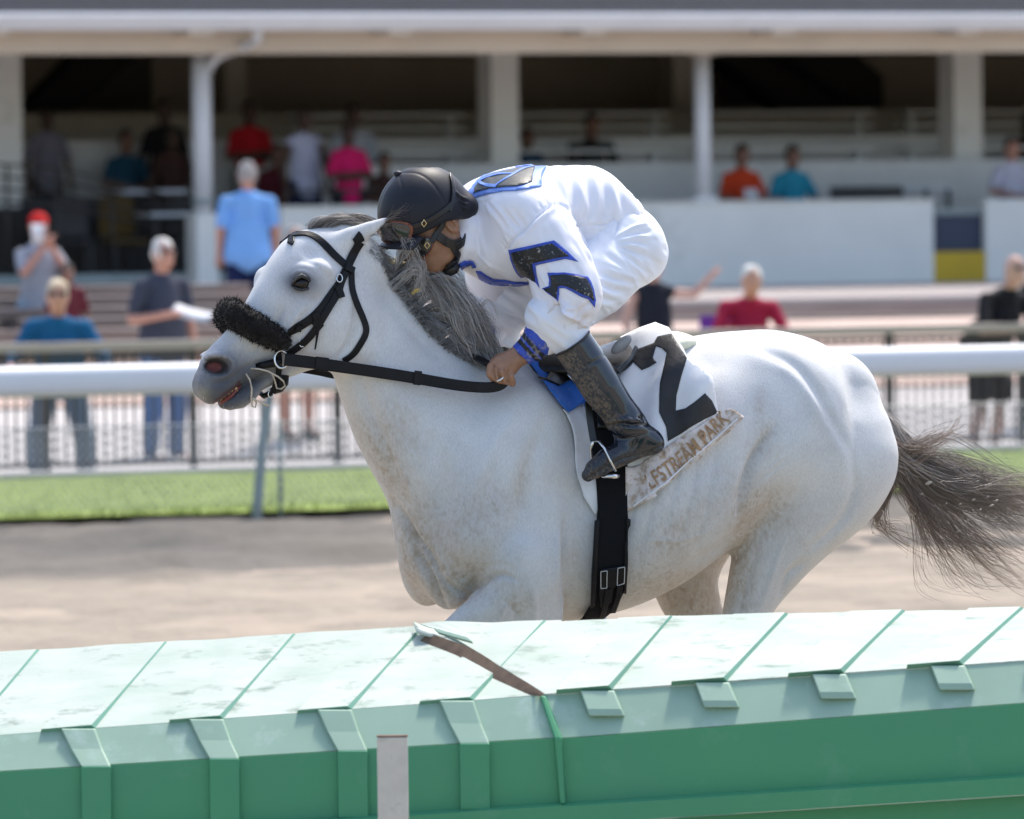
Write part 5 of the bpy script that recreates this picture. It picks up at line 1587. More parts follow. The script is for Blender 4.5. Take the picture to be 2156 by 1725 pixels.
# below the fleece: chin strap, bit
strap('chin_strap', [(582, 728), (586, 748), (587, 772), (583, 800), (574, 826)], .017, None, M_LEATHER, bridle, free=[.062, .058, .05, .04, .02], n=16)
MB().tube([S(574, 826, .02), S(556, 834, .0), S(545, 826, -.03), S(552, 800, -.05)], .008, 8).build('chin_strap', M_LEATHER, bridle)
MB().tube([S(600, 790, .05), S(598, 806, .048), S(590, 818, .03), S(572, 824, .01)], [.012, .013, .012, .010], 8).build('chin_pad', M_FLEECE, bridle)
MB().tube([S(540, 771, .042), S(560, 768, .058), S(580, 764, .066), S(592, 761, .068)], [.008, .011, .012, .010], 10).build('bit_bar', M_LEATHER, bridle)
ring('bit_ring', S(592, 757, .074), (0, 1, .1), .024, .0032, M_STEEL, bridle, sx=.8)
ring('buckle', S(715, 586, .107), (.3, 1, .2), .011, .0018, M_STEEL, bridle, sx=.7)
ring('buckle', S(636, 722, .086), (.3, 1, 0), .011, .0018, M_STEEL, bridle, sx=.7)
ring('buckle', S(767, 687, .085), (0, 1, 0), .010, .0016, M_STEEL, bridle, sx=.6)
ring('buckle', S(662, 766, .105), (0, 1, 0), .012, .0018, M_STEEL, bridle, sx=.35)
ring('buckle', S(570, 830, .022), (0, 1, 0), .009, .0016, M_STEEL, bridle, sx=.8)
# tongue tie cord
MB().tube([S(*p) for p in ((528, 776, .048), (545, 777, .055), (565, 782, .062), (585, 793, .066), (597, 803, .064), (600, 813, .058), (592, 819, .05), (583, 818, .04), (578, 800, .046), (572, 786, .06))], .0026, 6).build('tongue_tie', M_CORD, bridle)
MB().tube([S(*p) for p in ((518, 787, .052), (526, 800, .058), (530, 818, .058), (529, 838, .05), (531, 856, .04), (538, 858, .04), (540, 848, .045), (532, 838, .052))], .0027, 6).build('tongue_tie', M_CORD, bridle)
MB().tube([S(*p) for p in ((533, 838, .05), (545, 846, .052), (557, 851, .052), (565, 854, .05))], [.003, .004, .006, .007], 6, flat=.5).build('tongue_tie', M_CORD, bridle)
# reins
strap('rein', [(600, 757), (650, 763), (706, 771), (790, 783), (866, 795), (934, 807), (984, 814), (1029, 816), (1054, 810), (1067, 796)], .034, None, M_LEATHER, bridle,
      free=[.076, .10, .115, .125, .14, .16, .185, .205, .212, .205], n=60, end_w=.028, thick=.006)
strap('rein_keeper', [(871, 795), (886, 797)], .039, None, M_LEATHER, bridle, free=[.146, .149], n=4, thick=.008)
strap('rein_keeper', [(664, 765), (690, 768)], .037, None, M_LEATHER, bridle, free=[.108, .113], n=4, thick=.008)
strap('rein', [(612, 776), (640, 779), (675, 785), (703, 791), (780, 800), (900, 800), (985, 800), (1010, 785)], .018, None, M_LEATHER, bridle, free=[-.075, -.09, -.1, -.11, -.13, -.15, -.16, -.15], n=40)
MB().tube([S(*p) for p in ((992, 748, .03), (1005, 754, .08), (1022, 764, .14), (1040, 772, .185))], [.008, .010, .011, .010], 8).build('rein_bight', M_LEATHER, bridle)

# ================================================================== saddle cloth, saddle, girth
# the form the cloth lies over: the horse's side with the pad behind the saddle
x0 = S(1385, 700)[0]
bul = .062 * np.exp(-((HV[:, 0] - x0) / .115) ** 2) * sstep(1.30, 1.62, HV[:, 2]) + .010
V2 = HV + HN * bul[:, None]
near = (HV[:, 0] > -.6) & (HV[:, 0] < .4) & (HV[:, 2] > .7)
Qs = HQ[near[HQ].all(1)]
CBVH = bvh_of(V2, Qs)
cloth = empty('saddlecloth', label='white saddlecloth with a black number two under the saddle', cat='saddlecloth')
place(cloth, MH)
def folds(pts, V):
    p = pts
    a = .008 * np.sin((p[:, 0] * .9 + p[:, 1] * .22) / 12.0 + 1.5 * np.sin(p[:, 1] / 60.0)) * sstep(715, 800, p[:, 1])
    return a + .010 * (fbm(V, 9, 21, 2) - .5) + .006
rear = [(1262, 738), (1317, 710), (1351, 694), (1381, 685), (1408, 697), (1436, 735), (1447, 757), (1474, 774), (1494, 800), (1504, 833), (1511, 868), (1480, 890), (1440, 915), (1400, 945), (1370, 965), (1345, 980), (1322, 985), (1312, 940), (1296, 890), (1262, 860), (1252, 800)]
o = drape('cloth_panel', rear, CBVH, M_WHITE_CLOTH, cloth, off=.004, step=7, y=.2, fold=folds)
strip = [(1511, 868), (1531, 862), (1558, 880), (1528, 913), (1468, 963), (1401, 1023), (1368, 1053), (1318, 1079), (1317, 985), (1335, 985), (1370, 965), (1400, 945), (1440, 915), (1480, 890)]
drape('cloth_border', strip, CBVH, M_DIRTY, cloth, off=.0085, step=6, y=.2, fold=folds)
fr = [(1186, 862), (1192, 870), (1201, 900), (1211, 947), (1216, 1007), (1228, 1047), (1254, 1085), (1273, 1050), (1262, 1023), (1262, 980), (1250, 900), (1240, 855), (1215, 850)]
drape('cloth_front', fr, CBVH, M_WHITE_CLOTH, cloth, off=.003, step=6, y=.22, fold=lambda p, V: .005 * np.sin(p[:, 1] / 20.0))
bl = [(1108, 757), (1125, 783), (1147, 813), (1174, 850), (1193, 870), (1208, 862), (1224, 852), (1241, 837), (1222, 819), (1195, 801), (1167, 783), (1140, 762), (1122, 752)]
drape('blue_binding', bl, CBVH, M_BLUE_CLOTH, cloth, off=.010, step=6, y=.2, thick=.004)
drape('blue_binding', [(1224, 852), (1241, 837), (1240, 850), (1234, 868), (1228, 862)], CBVH, M_BLUE_CLOTH, cloth, off=.014, step=6, y=.2)
num = [(1190, 342), (1228, 268), (1330, 230), (1352, 190), (1440, 170), (1535, 325), (1500, 440), (1470, 560), (1466, 655), (1530, 640), (1585, 600), (1648, 545), (1690, 590), (1728, 668), (1650, 705), (1565, 755), (1500, 800), (1415, 848), (1405, 760), (1360, 665), (1362, 560), (1368, 480), (1395, 370), (1410, 292), (1380, 262), (1342, 250), (1322, 320), (1345, 352), (1300, 380), (1250, 400)]
NB2 = bvh_of(np.array([v.co[:] for v in o.data.vertices]), [tuple(p.vertices) for p in o.data.polygons])
drape('numeral_two', [(934.3 + a / 3, 646.8 + b / 3) for a, b in num], NB2, M_BLACK_CLOTH, cloth, off=.0028, step=4.5, y=.25, thick=.0015)
# lettering along the border
def lettering(txt, path, height, bvh, mat, parent, off, squeeze=1.0):
    cu = bpy.data.curves.new('lettering', 'FONT'); cu.body = txt; cu.size = 1.0; cu.fill_mode = 'FRONT'; cu.space_character = 1.05
    cu.offset = .012
    ob = bpy.data.objects.new('lettering', cu); COL.objects.link(ob)
    dg = bpy.context.evaluated_depsgraph_get(); me = bpy.data.meshes.new_from_object(ob.evaluated_get(dg))
    bpy.data.objects.remove(ob, do_unlink=True)
    bm = bmesh.new(); bm.from_mesh(me)
    bmesh.ops.triangulate(bm, faces=bm.faces)
    for _ in range(3):
        ed = [e for e in bm.edges if e.calc_length() > .12]
        if ed: bmesh.ops.subdivide_edges(bm, edges=ed, cuts=1); bmesh.ops.triangulate(bm, faces=bm.faces)
    w = max(v.co.x for v in bm.verts)
    P = catmull(np.array(path, float), 60); L = np.r_[0, np.cumsum(np.linalg.norm(np.diff(P, axis=0), axis=1))]
    for v in bm.verts:
        t = v.co.x / w * L[-1]
        q = np.array([np.interp(t, L, P[:, k]) for k in (0, 1)]); q2 = np.array([np.interp(min(t + 4, L[-1]), L, P[:, k]) for k in (0, 1)]); q1 = np.array([np.interp(max(t - 4, 0), L, P[:, k]) for k in (0, 1)])
        tv = q2 - q1; tv /= np.linalg.norm(tv); nv = np.array([tv[1], -tv[0]])
        nv = nv * .75 + np.array([-.1, -1]) * .25
        q = q + nv * v.co.y * height
        p, nr = hit_or_near(bvh, q[0], q[1], .25)
        v.co = Vector(p + nr * off)
    bmesh.ops.recalc_face_normals(bm, faces=bm.faces)
    me2 = bpy.data.meshes.new('lettering'); bm.to_mesh(me2); bm.free()
    return link('lettering', me2, parent, mat)
_b = bpy.data.objects['cloth_border']
LB = bvh_of(np.array([v.co[:] for v in _b.data.vertices]), [tuple(p.vertices) for p in _b.data.polygons])
lettering('LFSTREAM PARK', [(1370, 1032), (1420, 996), (1467, 956), (1507, 915), (1535, 884)], 47, LB, M_TAN_INK, cloth, .0035)
# stitched hem and fold
for a, b in (((1334, 1066), (1400, 1018)), ((1400, 1018), (1465, 958)), ((1465, 958), (1524, 908)), ((1524, 908), (1552, 882))):
    strap('hem', [a, ((a[0] + b[0]) / 2, (a[1] + b[1]) / 2), b], .004, LB, M_WHITE_CLOTH, cloth, off=.002, thick=.003, n=8)
strap('hem', [(1362, 980), (1364, 1010), (1367, 1045)], .006, LB, M_DIRTY, cloth, off=.002, thick=.004, n=8)
# foam pad edge showing behind the cloth
M_FOAM = pmat('cream_foam', (.78, .78, .62), rough=.9)
fx = Field(np.arange(-.45, .1, .006), np.arange(-.16, .16, .006), np.arange(1.45, 1.85, .006))
fx.loft([(S2(1300, 730), S2(1300, 800), .10), (S2(1360, 704), S2(1360, 775), .12), (S2(1410, 697), S2(1410, 750), .11), (S2(1436, 704), S2(1438, 735), .09)], k=0)
V, Q = fx.surface(2)
link('foam_pad', mesh_np('foam_pad', V, Q), cloth, M_FOAM)

saddle = empty('saddle', label='small black racing saddle with steel stirrups and a wide black girth', cat='saddle')
place(saddle, MH)
M_SADDLE = pmat('saddle_leather', (.008, .008, .009), rough=.32, bump=.2, bscale=80, bdist=.003)
fx = Field(np.arange(-.25, .32, .006), np.arange(-.32, .32, .006), np.arange(1.25, 1.8, .006))
fx.loft([(S2(1118, 742), S2(1125, 800), .10, 0, .4), (S2(1160, 738), S2(1165, 800), .14, 0, .4), (S2(1220, 738), S2(1220, 800), .16, 0, .35), (S2(1275, 728), S2(1275, 790), .15, 0, .3), (S2(1310, 715), S2(1312, 770), .11, 0, .3)], k=0.02)
V, Q = fx.surface(2)
link('seat', mesh_np('seat', V, Q), saddle, M_SADDLE)
drape('flap', [(1150, 738), (1172, 752), (1202, 772), (1230, 796), (1252, 822), (1256, 862), (1256, 905), (1300, 905), (1310, 850), (1300, 780), (1280, 745), (1220, 735), (1160, 735)], CBVH, M_SADDLE, saddle, off=.016, step=8, y=.2, thick=.006)
M_GREYLEATHER = pmat('grey_leather', (.28, .28, .28), rough=.45, var=.2, vscale=30)
fx = Field(np.arange(-.3, .1, .004), np.arange(.0, .3, .004), np.arange(1.5, 1.8, .004))
fx.ell(S(1306, 728, .16), (.034, .012, .016), k=0, rot=np.array([[.80, 0, -.6], [0, 1, 0], [.6, 0, .80]]) @ np.eye(3))
fx.ell(S(1312, 722, .15), (.030, .016, .014), k=.01, rot=np.array([[.80, 0, -.6], [0, 1, 0], [.6, 0, .80]]))
V, Q = fx.surface(2)
link('cantle', mesh_np('cantle', V, Q), saddle, M_GREYLEATHER)
strap('rear_strap', [(1300, 784), (1318, 764), (1330, 748), (1338, 732)], .012, None, M_SADDLE, saddle, free=[.235, .225, .2, .18], n=14)
# girth
GB = bvh_of(HV + HN * .012, HQ[(near[HQ]).all(1)])
drape('girth', [(1236, 868), (1254, 1011), (1258, 1071), (1250, 1150), (1246, 1220), (1243, 1272), (1225, 1300), (1216, 1306), (1262, 1302), (1296, 1276), (1313, 1240), (1320, 1187), (1321, 1086), (1321, 981), (1300, 900), (1285, 862)], GB, M_GIRTH, saddle, off=.010, step=7, y=.2, thick=.008)
drape('girth_elastic', [(1258, 1093), (1250, 1097), (1243, 1206), (1241, 1273), (1250, 1268), (1254, 1206), (1260, 1100)], GB, M_LEATHER, saddle, off=.016, step=6, y=.2, thick=.006)
drape('girth_elastic', [(1318, 1090), (1325, 1094), (1321, 1187), (1316, 1244), (1309, 1242), (1314, 1187)], GB, M_LEATHER, saddle, off=.016, step=6, y=.2, thick=.006)
drape('girth_end', [(1264, 1196), (1316, 1188), (1314, 1225), (1290, 1232), (1286, 1260), (1262, 1272), (1258, 1240)], GB, M_LEATHER, saddle, off=.017, step=6, y=.2, thick=.006)
for q in ([(1262, 1200), (1276, 1198), (1275, 1232), (1262, 1233), (1262, 1200)], [(1299, 1193), (1314, 1190), (1312, 1222), (1297, 1227), (1299, 1193)]):
    for a, b in zip(q, q[1:]):
        strap('stitching', [a, b], .0022, GB, M_STITCH, saddle, off=.0185, thick=.002, n=5)
strap('girth_strap', [(1278, 1232), (1272, 1262), (1262, 1290)], .016, GB, M_LEATHER, saddle, off=.021, n=8)
strap('girth_strap', [(1303, 1226), (1298, 1250), (1286, 1278)], .016, GB, M_LEATHER, saddle, off=.021, n=8)
ring('girth_buckle', S(1262, 1298, .08), (0, 1, .3), .016, .003, M_STEEL, saddle, sx=1.2)
# ================================================================== the rider
jockey = empty('person', label='jockey in white and blue silks crouched over the galloping grey horse', cat='person')
place(jockey, MH)
M_SKIN = pmat('skin', (.34, .18, .108), rough=.5, var=.12, vscale=50, bump=.12, bscale=260, bdist=.002)
M_SILK = pmat('white_silk', (.83, .83, .88), rough=.55, attr='Col', spec=.4, sheen=.1, bump=.12, bscale=30, bdist=.006, dirt=(.45, .36, .28), dscale=95, dlo=.70, dhi=.76)
M_BREECH = pmat('white_breeches', (.82, .84, .90), rough=.6, spec=.35, sheen=.1, bump=.12, bscale=18, bdist=.008)
M_BLUE_SILK = pmat('blue_silk', (.035, .085, .50), rough=.5, var=.25, vscale=20, dirt=(.30, .30, .30), dscale=110, dlo=.66, dhi=.74)
M_LIGHTBLUE = pmat('light_blue_silk', (.13, .26, .70), rough=.45, var=.2, vscale=24)
M_BLACK_SILK = pmat('black_silk', (.010, .012, .015), rough=.45, var=.3, vscale=20, dirt=(.30, .30, .29), dscale=110, dlo=.585, dhi=.66)
M_OLIVE = pmat('olive_black_silk', (.085, .085, .075), rough=.5, var=.35, vscale=22, bump=.3, bscale=34, bdist=.006)

Hc = S(912, 472, .015)
hup = np.array([.53, 0, .85]); hup /= np.linalg.norm(hup); hfw = np.array([.85, 0, -.53]); hfw /= np.linalg.norm(hfw); hlt = np.array([0, 1.0, 0])
HR = np.array([hfw, hlt, hup])
def hp(f, l, u): return Hc + hfw * f + hlt * l + hup * u

# ---- body (skin)
jx = np.arange(-.26, .76, .0046); jy = np.arange(-.36, .37, .0056); jz = np.arange(1.18, 2.20, .0046)
B = Field(jx, jy, jz)
B.ell(hp(-.008, 0, .035), (.098, .078, .095), k=.02, rot=HR)
B.ell(hp(.03, 0, -.03), (.070, .066, .085), k=.03, rot=HR)
B.ell(hp(.052, 0, -.088), (.042, .042, .034), k=.03, rot=HR)
B.cone([hp(.088, 0, .012), hp(.116, 0, -.032)], [.011, .015], .018)
B.cone([hp(.092, -.016, -.038), hp(.092, .016, -.038)], .012, .012)
B.cone([hp(.085, -.045, .024), hp(.092, 0, .026), hp(.085, .045, .024)], .012, .015)
B.cone([hp(.088, -.018, -.068), hp(.088, .018, -.068)], .010, .012)
for sg in (1, -1):
    B.ell(hp(.082, sg * .032, .002), (.014, .016, .012), k=.012, op='s', rot=HR)
    B.ell(hp(.045, sg * .055, -.03), (.03, .016, .022), k=.02, rot=HR)
    B.cone([hp(-.01, sg * .062, -.055), hp(.03, sg * .045, -.092)], [.016, .014], .02)
    # ear: lobe and rim with a hollow
    B.ell(hp(-.022, sg * .078, -.012), (.019, .010, .031), k=.006, rot=HR)
    B.ell(hp(-.018, sg * .087, -.008), (.010, .008, .018), k=.004, op='s', rot=HR)
    B.ell(hp(-.026, sg * .088, -.004), (.004, .005, .02), k=.004, rot=HR)
B.cone([hp(-.02, 0, -.06), S(985, 503, .01), S(1025, 490)], [.058, .054, .05], .03)
# under the clothes
B.cone([S(1040, 485), S(1150, 475), S(1300, 500)], [.08, .10, .09], .05, sq=(1, 1.3, 1))
for sg in (1, -1):
    sh = S(1095, 465, .16); el = S(1192, 632, .25); wr = S(1098, 748, .200)
    hi_ = S(1300, 515, .10); kn_ = S(1166, 662, .245); an = S(1318, 888, .285); to = S(1262, 985, .285)
    f = np.array([1, sg, 1])
    B.cone([sh * f, el * f, wr * f], [.055, .045, .029], .03)
    B.cone([hi_ * f, kn_ * f, S(1215, 738, .27) * f, S(1298, 860, .285) * f, S(1330, 908, .285) * f, S(1300, 952, .285) * f, S(1262, 982, .285) * f], [.085, .052, .036, .030, .026, .022, .014], .02)
bV, bQ = B.surface(2); del B
bN = vnormals(bV, bQ)
# ---- hands, closed on the reins
h = Field(np.arange(.06, .42, .0026), np.arange(.12, .27, .0026), np.arange(1.48, 1.75, .0026))
h.cone([S(1104, 746, .203), S(1088, 752, .203), S(1070, 766, .203), S(1056, 776, .200)], [.028, .030, .033, .030], .01, sq=(1, .78, 1))
h.ell(S(1060, 774, .192), (.036, .022, .034), k=.015)
fing = [[S(1046, 762, .200), S(1034, 772, .210), S(1032, 788, .211), S(1040, 799, .200), S(1050, 796, .188)],
        [S(1054, 768, .210), S(1045, 780, .221), S(1045, 795, .221), S(1054, 803, .208), S(1060, 797, .194)],
        [S(1063, 774, .214), S(1058, 786, .225), S(1061, 799, .223), S(1066, 804, .210), S(1068, 796, .198)],
        [S(1073, 780, .213), S(1075, 793, .221), S(1078, 804, .215), S(1079, 808, .205), S(1076, 800, .196)]]
for q, r0 in zip(fing, (.0112, .0118, .0115, .0102)):
    h.cone(q, [r0 * 1.12, r0 * 1.02, r0, r0 * .94, r0 * .8], .006)
h.cone([S(1076, 752, .186), S(1054, 753, .178), S(1040, 762, .176), S(1034, 772, .178)], [.016, .0135, .0115, .009], .008)
for q in fing[:3]:   # knuckles
    h.ell(q[0] + np.array([0, .006, .004]), (.010, .008, .009), k=.008)
hV, hQ = h.surface(2); del h
_s = Sculpt(hV, hQ)
for q in ([(1041, 768), (1039, 782), (1042, 799)], [(1050, 774), (1051, 788), (1056, 803)], [(1064, 779), (1067, 792), (1070, 805)]):
    _s.stroke(q, 2.2, -.0045, taper=False)
for q in ([(1036, 772), (1048, 778)], [(1050, 780), (1058, 786)]):
    _s.stroke(q, 3, .002)
_s.apply(); hV = _s.V
hV2 = hV * np.array([1, -1, 1])
bodyV = np.concatenate([bV, hV, hV2]); bodyQ = np.concatenate([bQ, hQ + len(bV), hQ[:, ::-1] + len(bV) + len(hV)])
link('body', mesh_np('body', bodyV, bodyQ), jockey, M_SKIN)
ring('finger_ring', S(1052, 797, .221), (.55, .1, .83), .0125, .0032, M_STEEL, jockey)
SKB = bvh_of(bV, bQ)

# ---- breeches
B = Field(np.arange(-.26, .42, .0052), np.arange(-.40, .41, .0056), np.arange(1.42, 2.06, .0052))
B.loft([(S2(1262, 420), S2(1240, 560), .155), (S2(1305, 428), S2(1275, 585), .165), (S2(1336, 455), S2(1304, 596), .165), (S2(1352, 492), S2(1328, 588), .14)], k=.02, e=2.3)
for sg in (1, -1):
    f = np.array([1, sg, 1])
    B.cone([S(1308, 522, .105) * f, S(1252, 592, .17) * f, S(1196, 645, .225) * f, S(1162, 668, .245) * f], [.115, .102, .082, .066], .05)
    B.cone([S(1162, 668, .245) * f, S(1185, 700, .26) * f, S(1212, 734, .268) * f], [.064, .056, .05], .04)
    B.ell(S(1330, 533, .09) * f, (.072, .09, .078), k=.04)
pV, pQ = B.surface(2); del B
sc = Sculpt(pV, pQ)
for i in range(11):    # creases drawn tight over the seat
    a = (1296 + i * 1.5, 500 + i * 4)
    e = (1372 - i * 3 + (i % 3) * 6, 470 + i * 15)
    m = ((a[0] + e[0]) / 2, (a[1] + e[1]) / 2 - 6 + (i % 2) * 5)
    sc.stroke([a, m, e], 3.0 + (i % 3), (-.0045 if i % 2 else .004))
for i in range(7):
    sc.stroke([(1262 - i * 6, 560 + i * 10), (1300 - i * 5, 575 + i * 11), (1345 - i * 9, 588 + i * 9)], 3.6, -.0035 if i % 2 else .003)
sc.stroke([(1308, 432), (1302, 470), (1292, 505)], 4, -.006)
for i in range(5):
    sc.stroke([(1035 + i * 10, 640 + i * 12), (1070 + i * 8, 660 + i * 8), (1110, 668 + i * 10)], 4, -.003 if i % 2 else .003)
q = sc.px / 753.0
rr_ = np.stack([q[:, 0] * .8 + q[:, 1] * .6, -q[:, 0] * .6 + q[:, 1] * .8, sc.V[:, 1] * .4], 1)
sc.acc += sc.front * .006 * (sstep(.4, .97, 1 - np.abs(2 * fbm(rr_ * [.4, 1.7, 1], 18, 61, 2) - 1)) - .5)
sc.apply()
link('breeches', mesh_np('breeches', sc.V, pQ), jockey, M_BREECH)

# ---- silks
B = Field(np.arange(-.16, .62, .0046), np.arange(-.36, .37, .0052), np.arange(1.5, 2.16, .0046))
B.loft([(S2(992, 412), S2(972, 548), .085), (S2(1016, 376), S2(988, 572), .15), (S2(1045, 362), S2(1022, 590), .19), (S2(1085, 351), S2(1068, 600), .205), (S2(1150, 343), S2(1142, 602), .20),
        (S2(1215, 343), S2(1212, 592), .192), (S2(1262, 360), S2(1254, 566), .188), (S2(1296, 400), S2(1284, 536), .180), (S2(1302, 428), S2(1292, 500), .170)], k=.02, e=2.35)
for sg in (1, -1):
    f = np.array([1, sg, 1])
    B.cone([S(1092, 452, .15) * f, S(1140, 500, .205) * f, S(1178, 560, .235) * f, S(1195, 625, .25) * f], [.085, .090, .089, .084], .06)
    B.cone([S(1195, 622, .25) * f, S(1186, 660, .245) * f, S(1150, 708, .228) * f], [.084, .068, .050], .05)
B.cone([hp(-.03, -.045, -.085), hp(-.045, 0, -.10), hp(-.03, .045, -.085)], .03, .03)
B.cone([S(975, 452, .055), S(992, 480, .075), S(990, 520, .075), S(972, 548, .05)], [.016, .020, .020, .016], .02)   # collar
jV, jQ = B.surface(2); del B
sc = Sculpt(jV, jQ)
# seams and gathers
seam = [(1066, 528), (1082, 502), (1112, 474), (1142, 448), (1172, 430), (1194, 444)]
sc.stroke(seam, 3.2, -.006, taper=False)
sc.stroke([(p[0] + 6, p[1] + 5) for p in seam], 6, .004)
for i in range(14):
    f = i / 13; p = catmull(np.array(seam, float), 14)[i]
    sc.stroke([p, p + (-7, -9), p + (-13, -17)], 1.8, -.0022)
sc.stroke([(1175, 432), (1215, 475), (1237, 520), (1252, 570), (1260, 620)], 6, .005)
sc.stroke([(1204, 440), (1225, 470), (1250, 520), (1262, 560)], 8, -.012)
sc.stroke([(1214, 476), (1255, 474), (1300, 469)], 2.6, -.005, taper=False)
for i in range(12):
    x = 1218 + i * 7
    sc.stroke([(x, 474), (x - 1, 462), (x - 3, 446 - (i % 3) * 6)], 2.0, -.003)
    sc.stroke([(x + 2, 478), (x + 1, 490), (x, 500 + (i % 4) * 5)], 2.0, -.0025)
for i in range(9):     # soft pleats over the back
    x = 1160 + i * 17
    sc.stroke([(x, 352 + (i % 2) * 8), (x + 12, 400), (x + 16, 450 + (i % 3) * 8)], 6, (.0035 if i % 2 else -.004))
for i in range(9):     # drag lines from the neck to the breast
    sc.stroke([(995 + i * 2, 505 + i * 4), (1012 + i * 4, 540 + i * 4), (1045 + i * 6, 566 + i * 3), (1085 + i * 5, 585)], 2.8, (-.004 if i % 2 else .004))
for i in range(8):     # folds in the crook of the elbow
    a = (1178 - i * 2, 634 + (i % 3) * 3)
    e = (1210 + i * 4 - (i % 2) * 30, 650 + i * 6)
    sc.stroke([a, ((a[0] + e[0]) / 2, (a[1] + e[1]) / 2 + 5), e], 3.4, (-.010 if i % 2 else .008))
for i in range(6):
    sc.stroke([(1175, 636), (1160 + i * 3, 656 + i * 5), (1140 + i * 10, 690 + i * 4)], 3.4, (-.008 if i % 2 else .007))
for i in range(9):
    a = (1142 + i * 5, 690 + i * 5); e = (1150 + i * 11, 655 + i * 5)
    sc.stroke([a, ((a[0] + e[0]) / 2 + 4, (a[1] + e[1]) / 2 + 4), e], 2.8, (-.006 if i % 2 else .006))
for i in range(5):
    sc.stroke([(1100 + i * 9, 596 + i * 3), (1130 + i * 6, 608 + i * 4), (1160, 620 + i * 4)], 3, -.004 if i % 2 else .003)
sc.blob((1110, 420), 50, 30, .006); sc.blob((1090, 470), 30, 22, -.008, 40)
for i in range(6):
    sc.stroke([(1010 + i * 14, 420 + i * 4), (1040 + i * 12, 455 + i * 3), (1062 + i * 8, 490)], 4, -.0022 if i % 2 else .002)
# crumpled cloth: ridged folds, long over the back and sleeve, tight round the elbow
def ridged(P, sc_, seed): return 1 - np.abs(2 * fbm(P, sc_, seed, 2) - 1)
q = sc.px / 753.0
rot = lambda a: np.stack([q[:, 0] * math.cos(a) + q[:, 1] * math.sin(a), -q[:, 0] * math.sin(a) + q[:, 1] * math.cos(a), sc.V[:, 1] * .4], 1)
body_ = sstep(.35, .95, ridged(rot(1.25) * [.35, 1.6, 1], 16, 51))
arm_ = sstep(.45, .98, ridged(rot(1.05) * [.4, 1.5, 1], 22, 52))
fore = sstep(.35, .95, ridged(rot(-.75) * [.45, 1.6, 1], 30, 53))
wf = sstep(625, 650, sc.px[:, 1]) * (sc.px[:, 0] > 1080)
wa = (1 - wf) * sstep(1060, 1100, sc.px[:, 0]) * sstep(440, 500, sc.px[:, 1])
sc.acc += sc.front * (.005 * (body_ - .5) * (1 - wf) * (1 - wa) + .005 * (arm_ - .5) * wa + .011 * (fore - .5) * wf)
sc.apply()
jV = sc.V; jN = sc.N; px = sc.px
Cc = np.empty((len(jV), 3)); Cc[:] = (.83, .83, .89)
du = sstep(560, 690, px[:, 1]) * sstep(.35, .65, fbm(jV, 26, 31)) * .35
Cc = Cc * (1 - du[:, None]) + np.array((.62, .52, .48)) * du[:, None]
jm = mesh_np('silks', jV, jQ); vcol(jm, Cc)
silks = link('silks', jm, jockey, M_SILK)
JB = bvh_of(jV, jQ)
je = lambda L: [(991.8 + .2 * a, 316.2 + .2 * b) for a, b in L]
def patch(name, outer, inner, m_out, m_in, off=.003):
    drape(name + '_border', je(outer), JB, m_out, silks, off=off, step=4.5, y=.25, thick=.0015)
    drape(name, je(inner), JB, m_in, silks, off=off + .0022, step=4.5, y=.25, thick=.0012)
patch('sleeve_emblem', [(400, 1052), (640, 1003), (870, 953), (940, 1005), (1030, 1085), (1125, 1178), (1060, 1160), (990, 1148), (850, 1178), (740, 1200), (680, 1218), (690, 1300), (712, 1400), (725, 1450), (690, 1400), (640, 1370), (580, 1330), (520, 1338), (480, 1290), (450, 1230), (420, 1150)],
      [(430, 1078), (640, 1032), (850, 985), (930, 1045), (1030, 1123), (950, 1128), (850, 1148), (740, 1170), (645, 1192), (660, 1260), (678, 1320), (682, 1388), (640, 1362), (580, 1322), (528, 1318), (490, 1250), (455, 1180)], M_BLUE_SILK, M_BLACK_SILK)
patch('sleeve_emblem', [(808, 1290), (900, 1294), (985, 1290), (1100, 1310), (1225, 1335), (1260, 1390), (1288, 1470), (1308, 1580), (1297, 1655), (1230, 1570), (1160, 1548), (1060, 1490), (990, 1455), (930, 1452), (930, 1520), (915, 1592), (850, 1530), (750, 1462), (820, 1432), (826, 1370)],
      [(838, 1318), (900, 1316), (980, 1310), (1100, 1330), (1203, 1352), (1240, 1410), (1268, 1480), (1288, 1585), (1230, 1540), (1150, 1510), (1060, 1462), (990, 1432), (918, 1428), (908, 1500), (898, 1568), (840, 1515), (778, 1462), (840, 1445), (850, 1380)], M_BLUE_SILK, M_BLACK_SILK)
patch('back_emblem', [(-45, 470), (0, 410), (60, 330), (130, 272), (250, 238), (380, 210), (540, 180), (690, 150), (830, 142), (780, 200), (742, 255), (740, 385), (600, 412), (480, 432), (350, 438), (220, 458), (100, 490), (0, 522), (-40, 545)],
      [(22, 462), (50, 400), (95, 335), (165, 282), (270, 248), (390, 222), (540, 196), (685, 166), (655, 235), (640, 342), (560, 372), (480, 390), (370, 395), (250, 408), (140, 425)], M_LIGHTBLUE, M_OLIVE, .003)
for q in ([(660, 190), (570, 205), (490, 245), (400, 300), (320, 350), (255, 395)], [(470, 258), (400, 268), (330, 264), (250, 280), (150, 312), (88, 352)], [(88, 352), (130, 378), (200, 385), (280, 394)], [(640, 178), (550, 188), (470, 200)]):
    strap('back_letter', je(q), .011, JB, M_LIGHTBLUE, silks, off=.0066, thick=.002, n=16, y=.1)
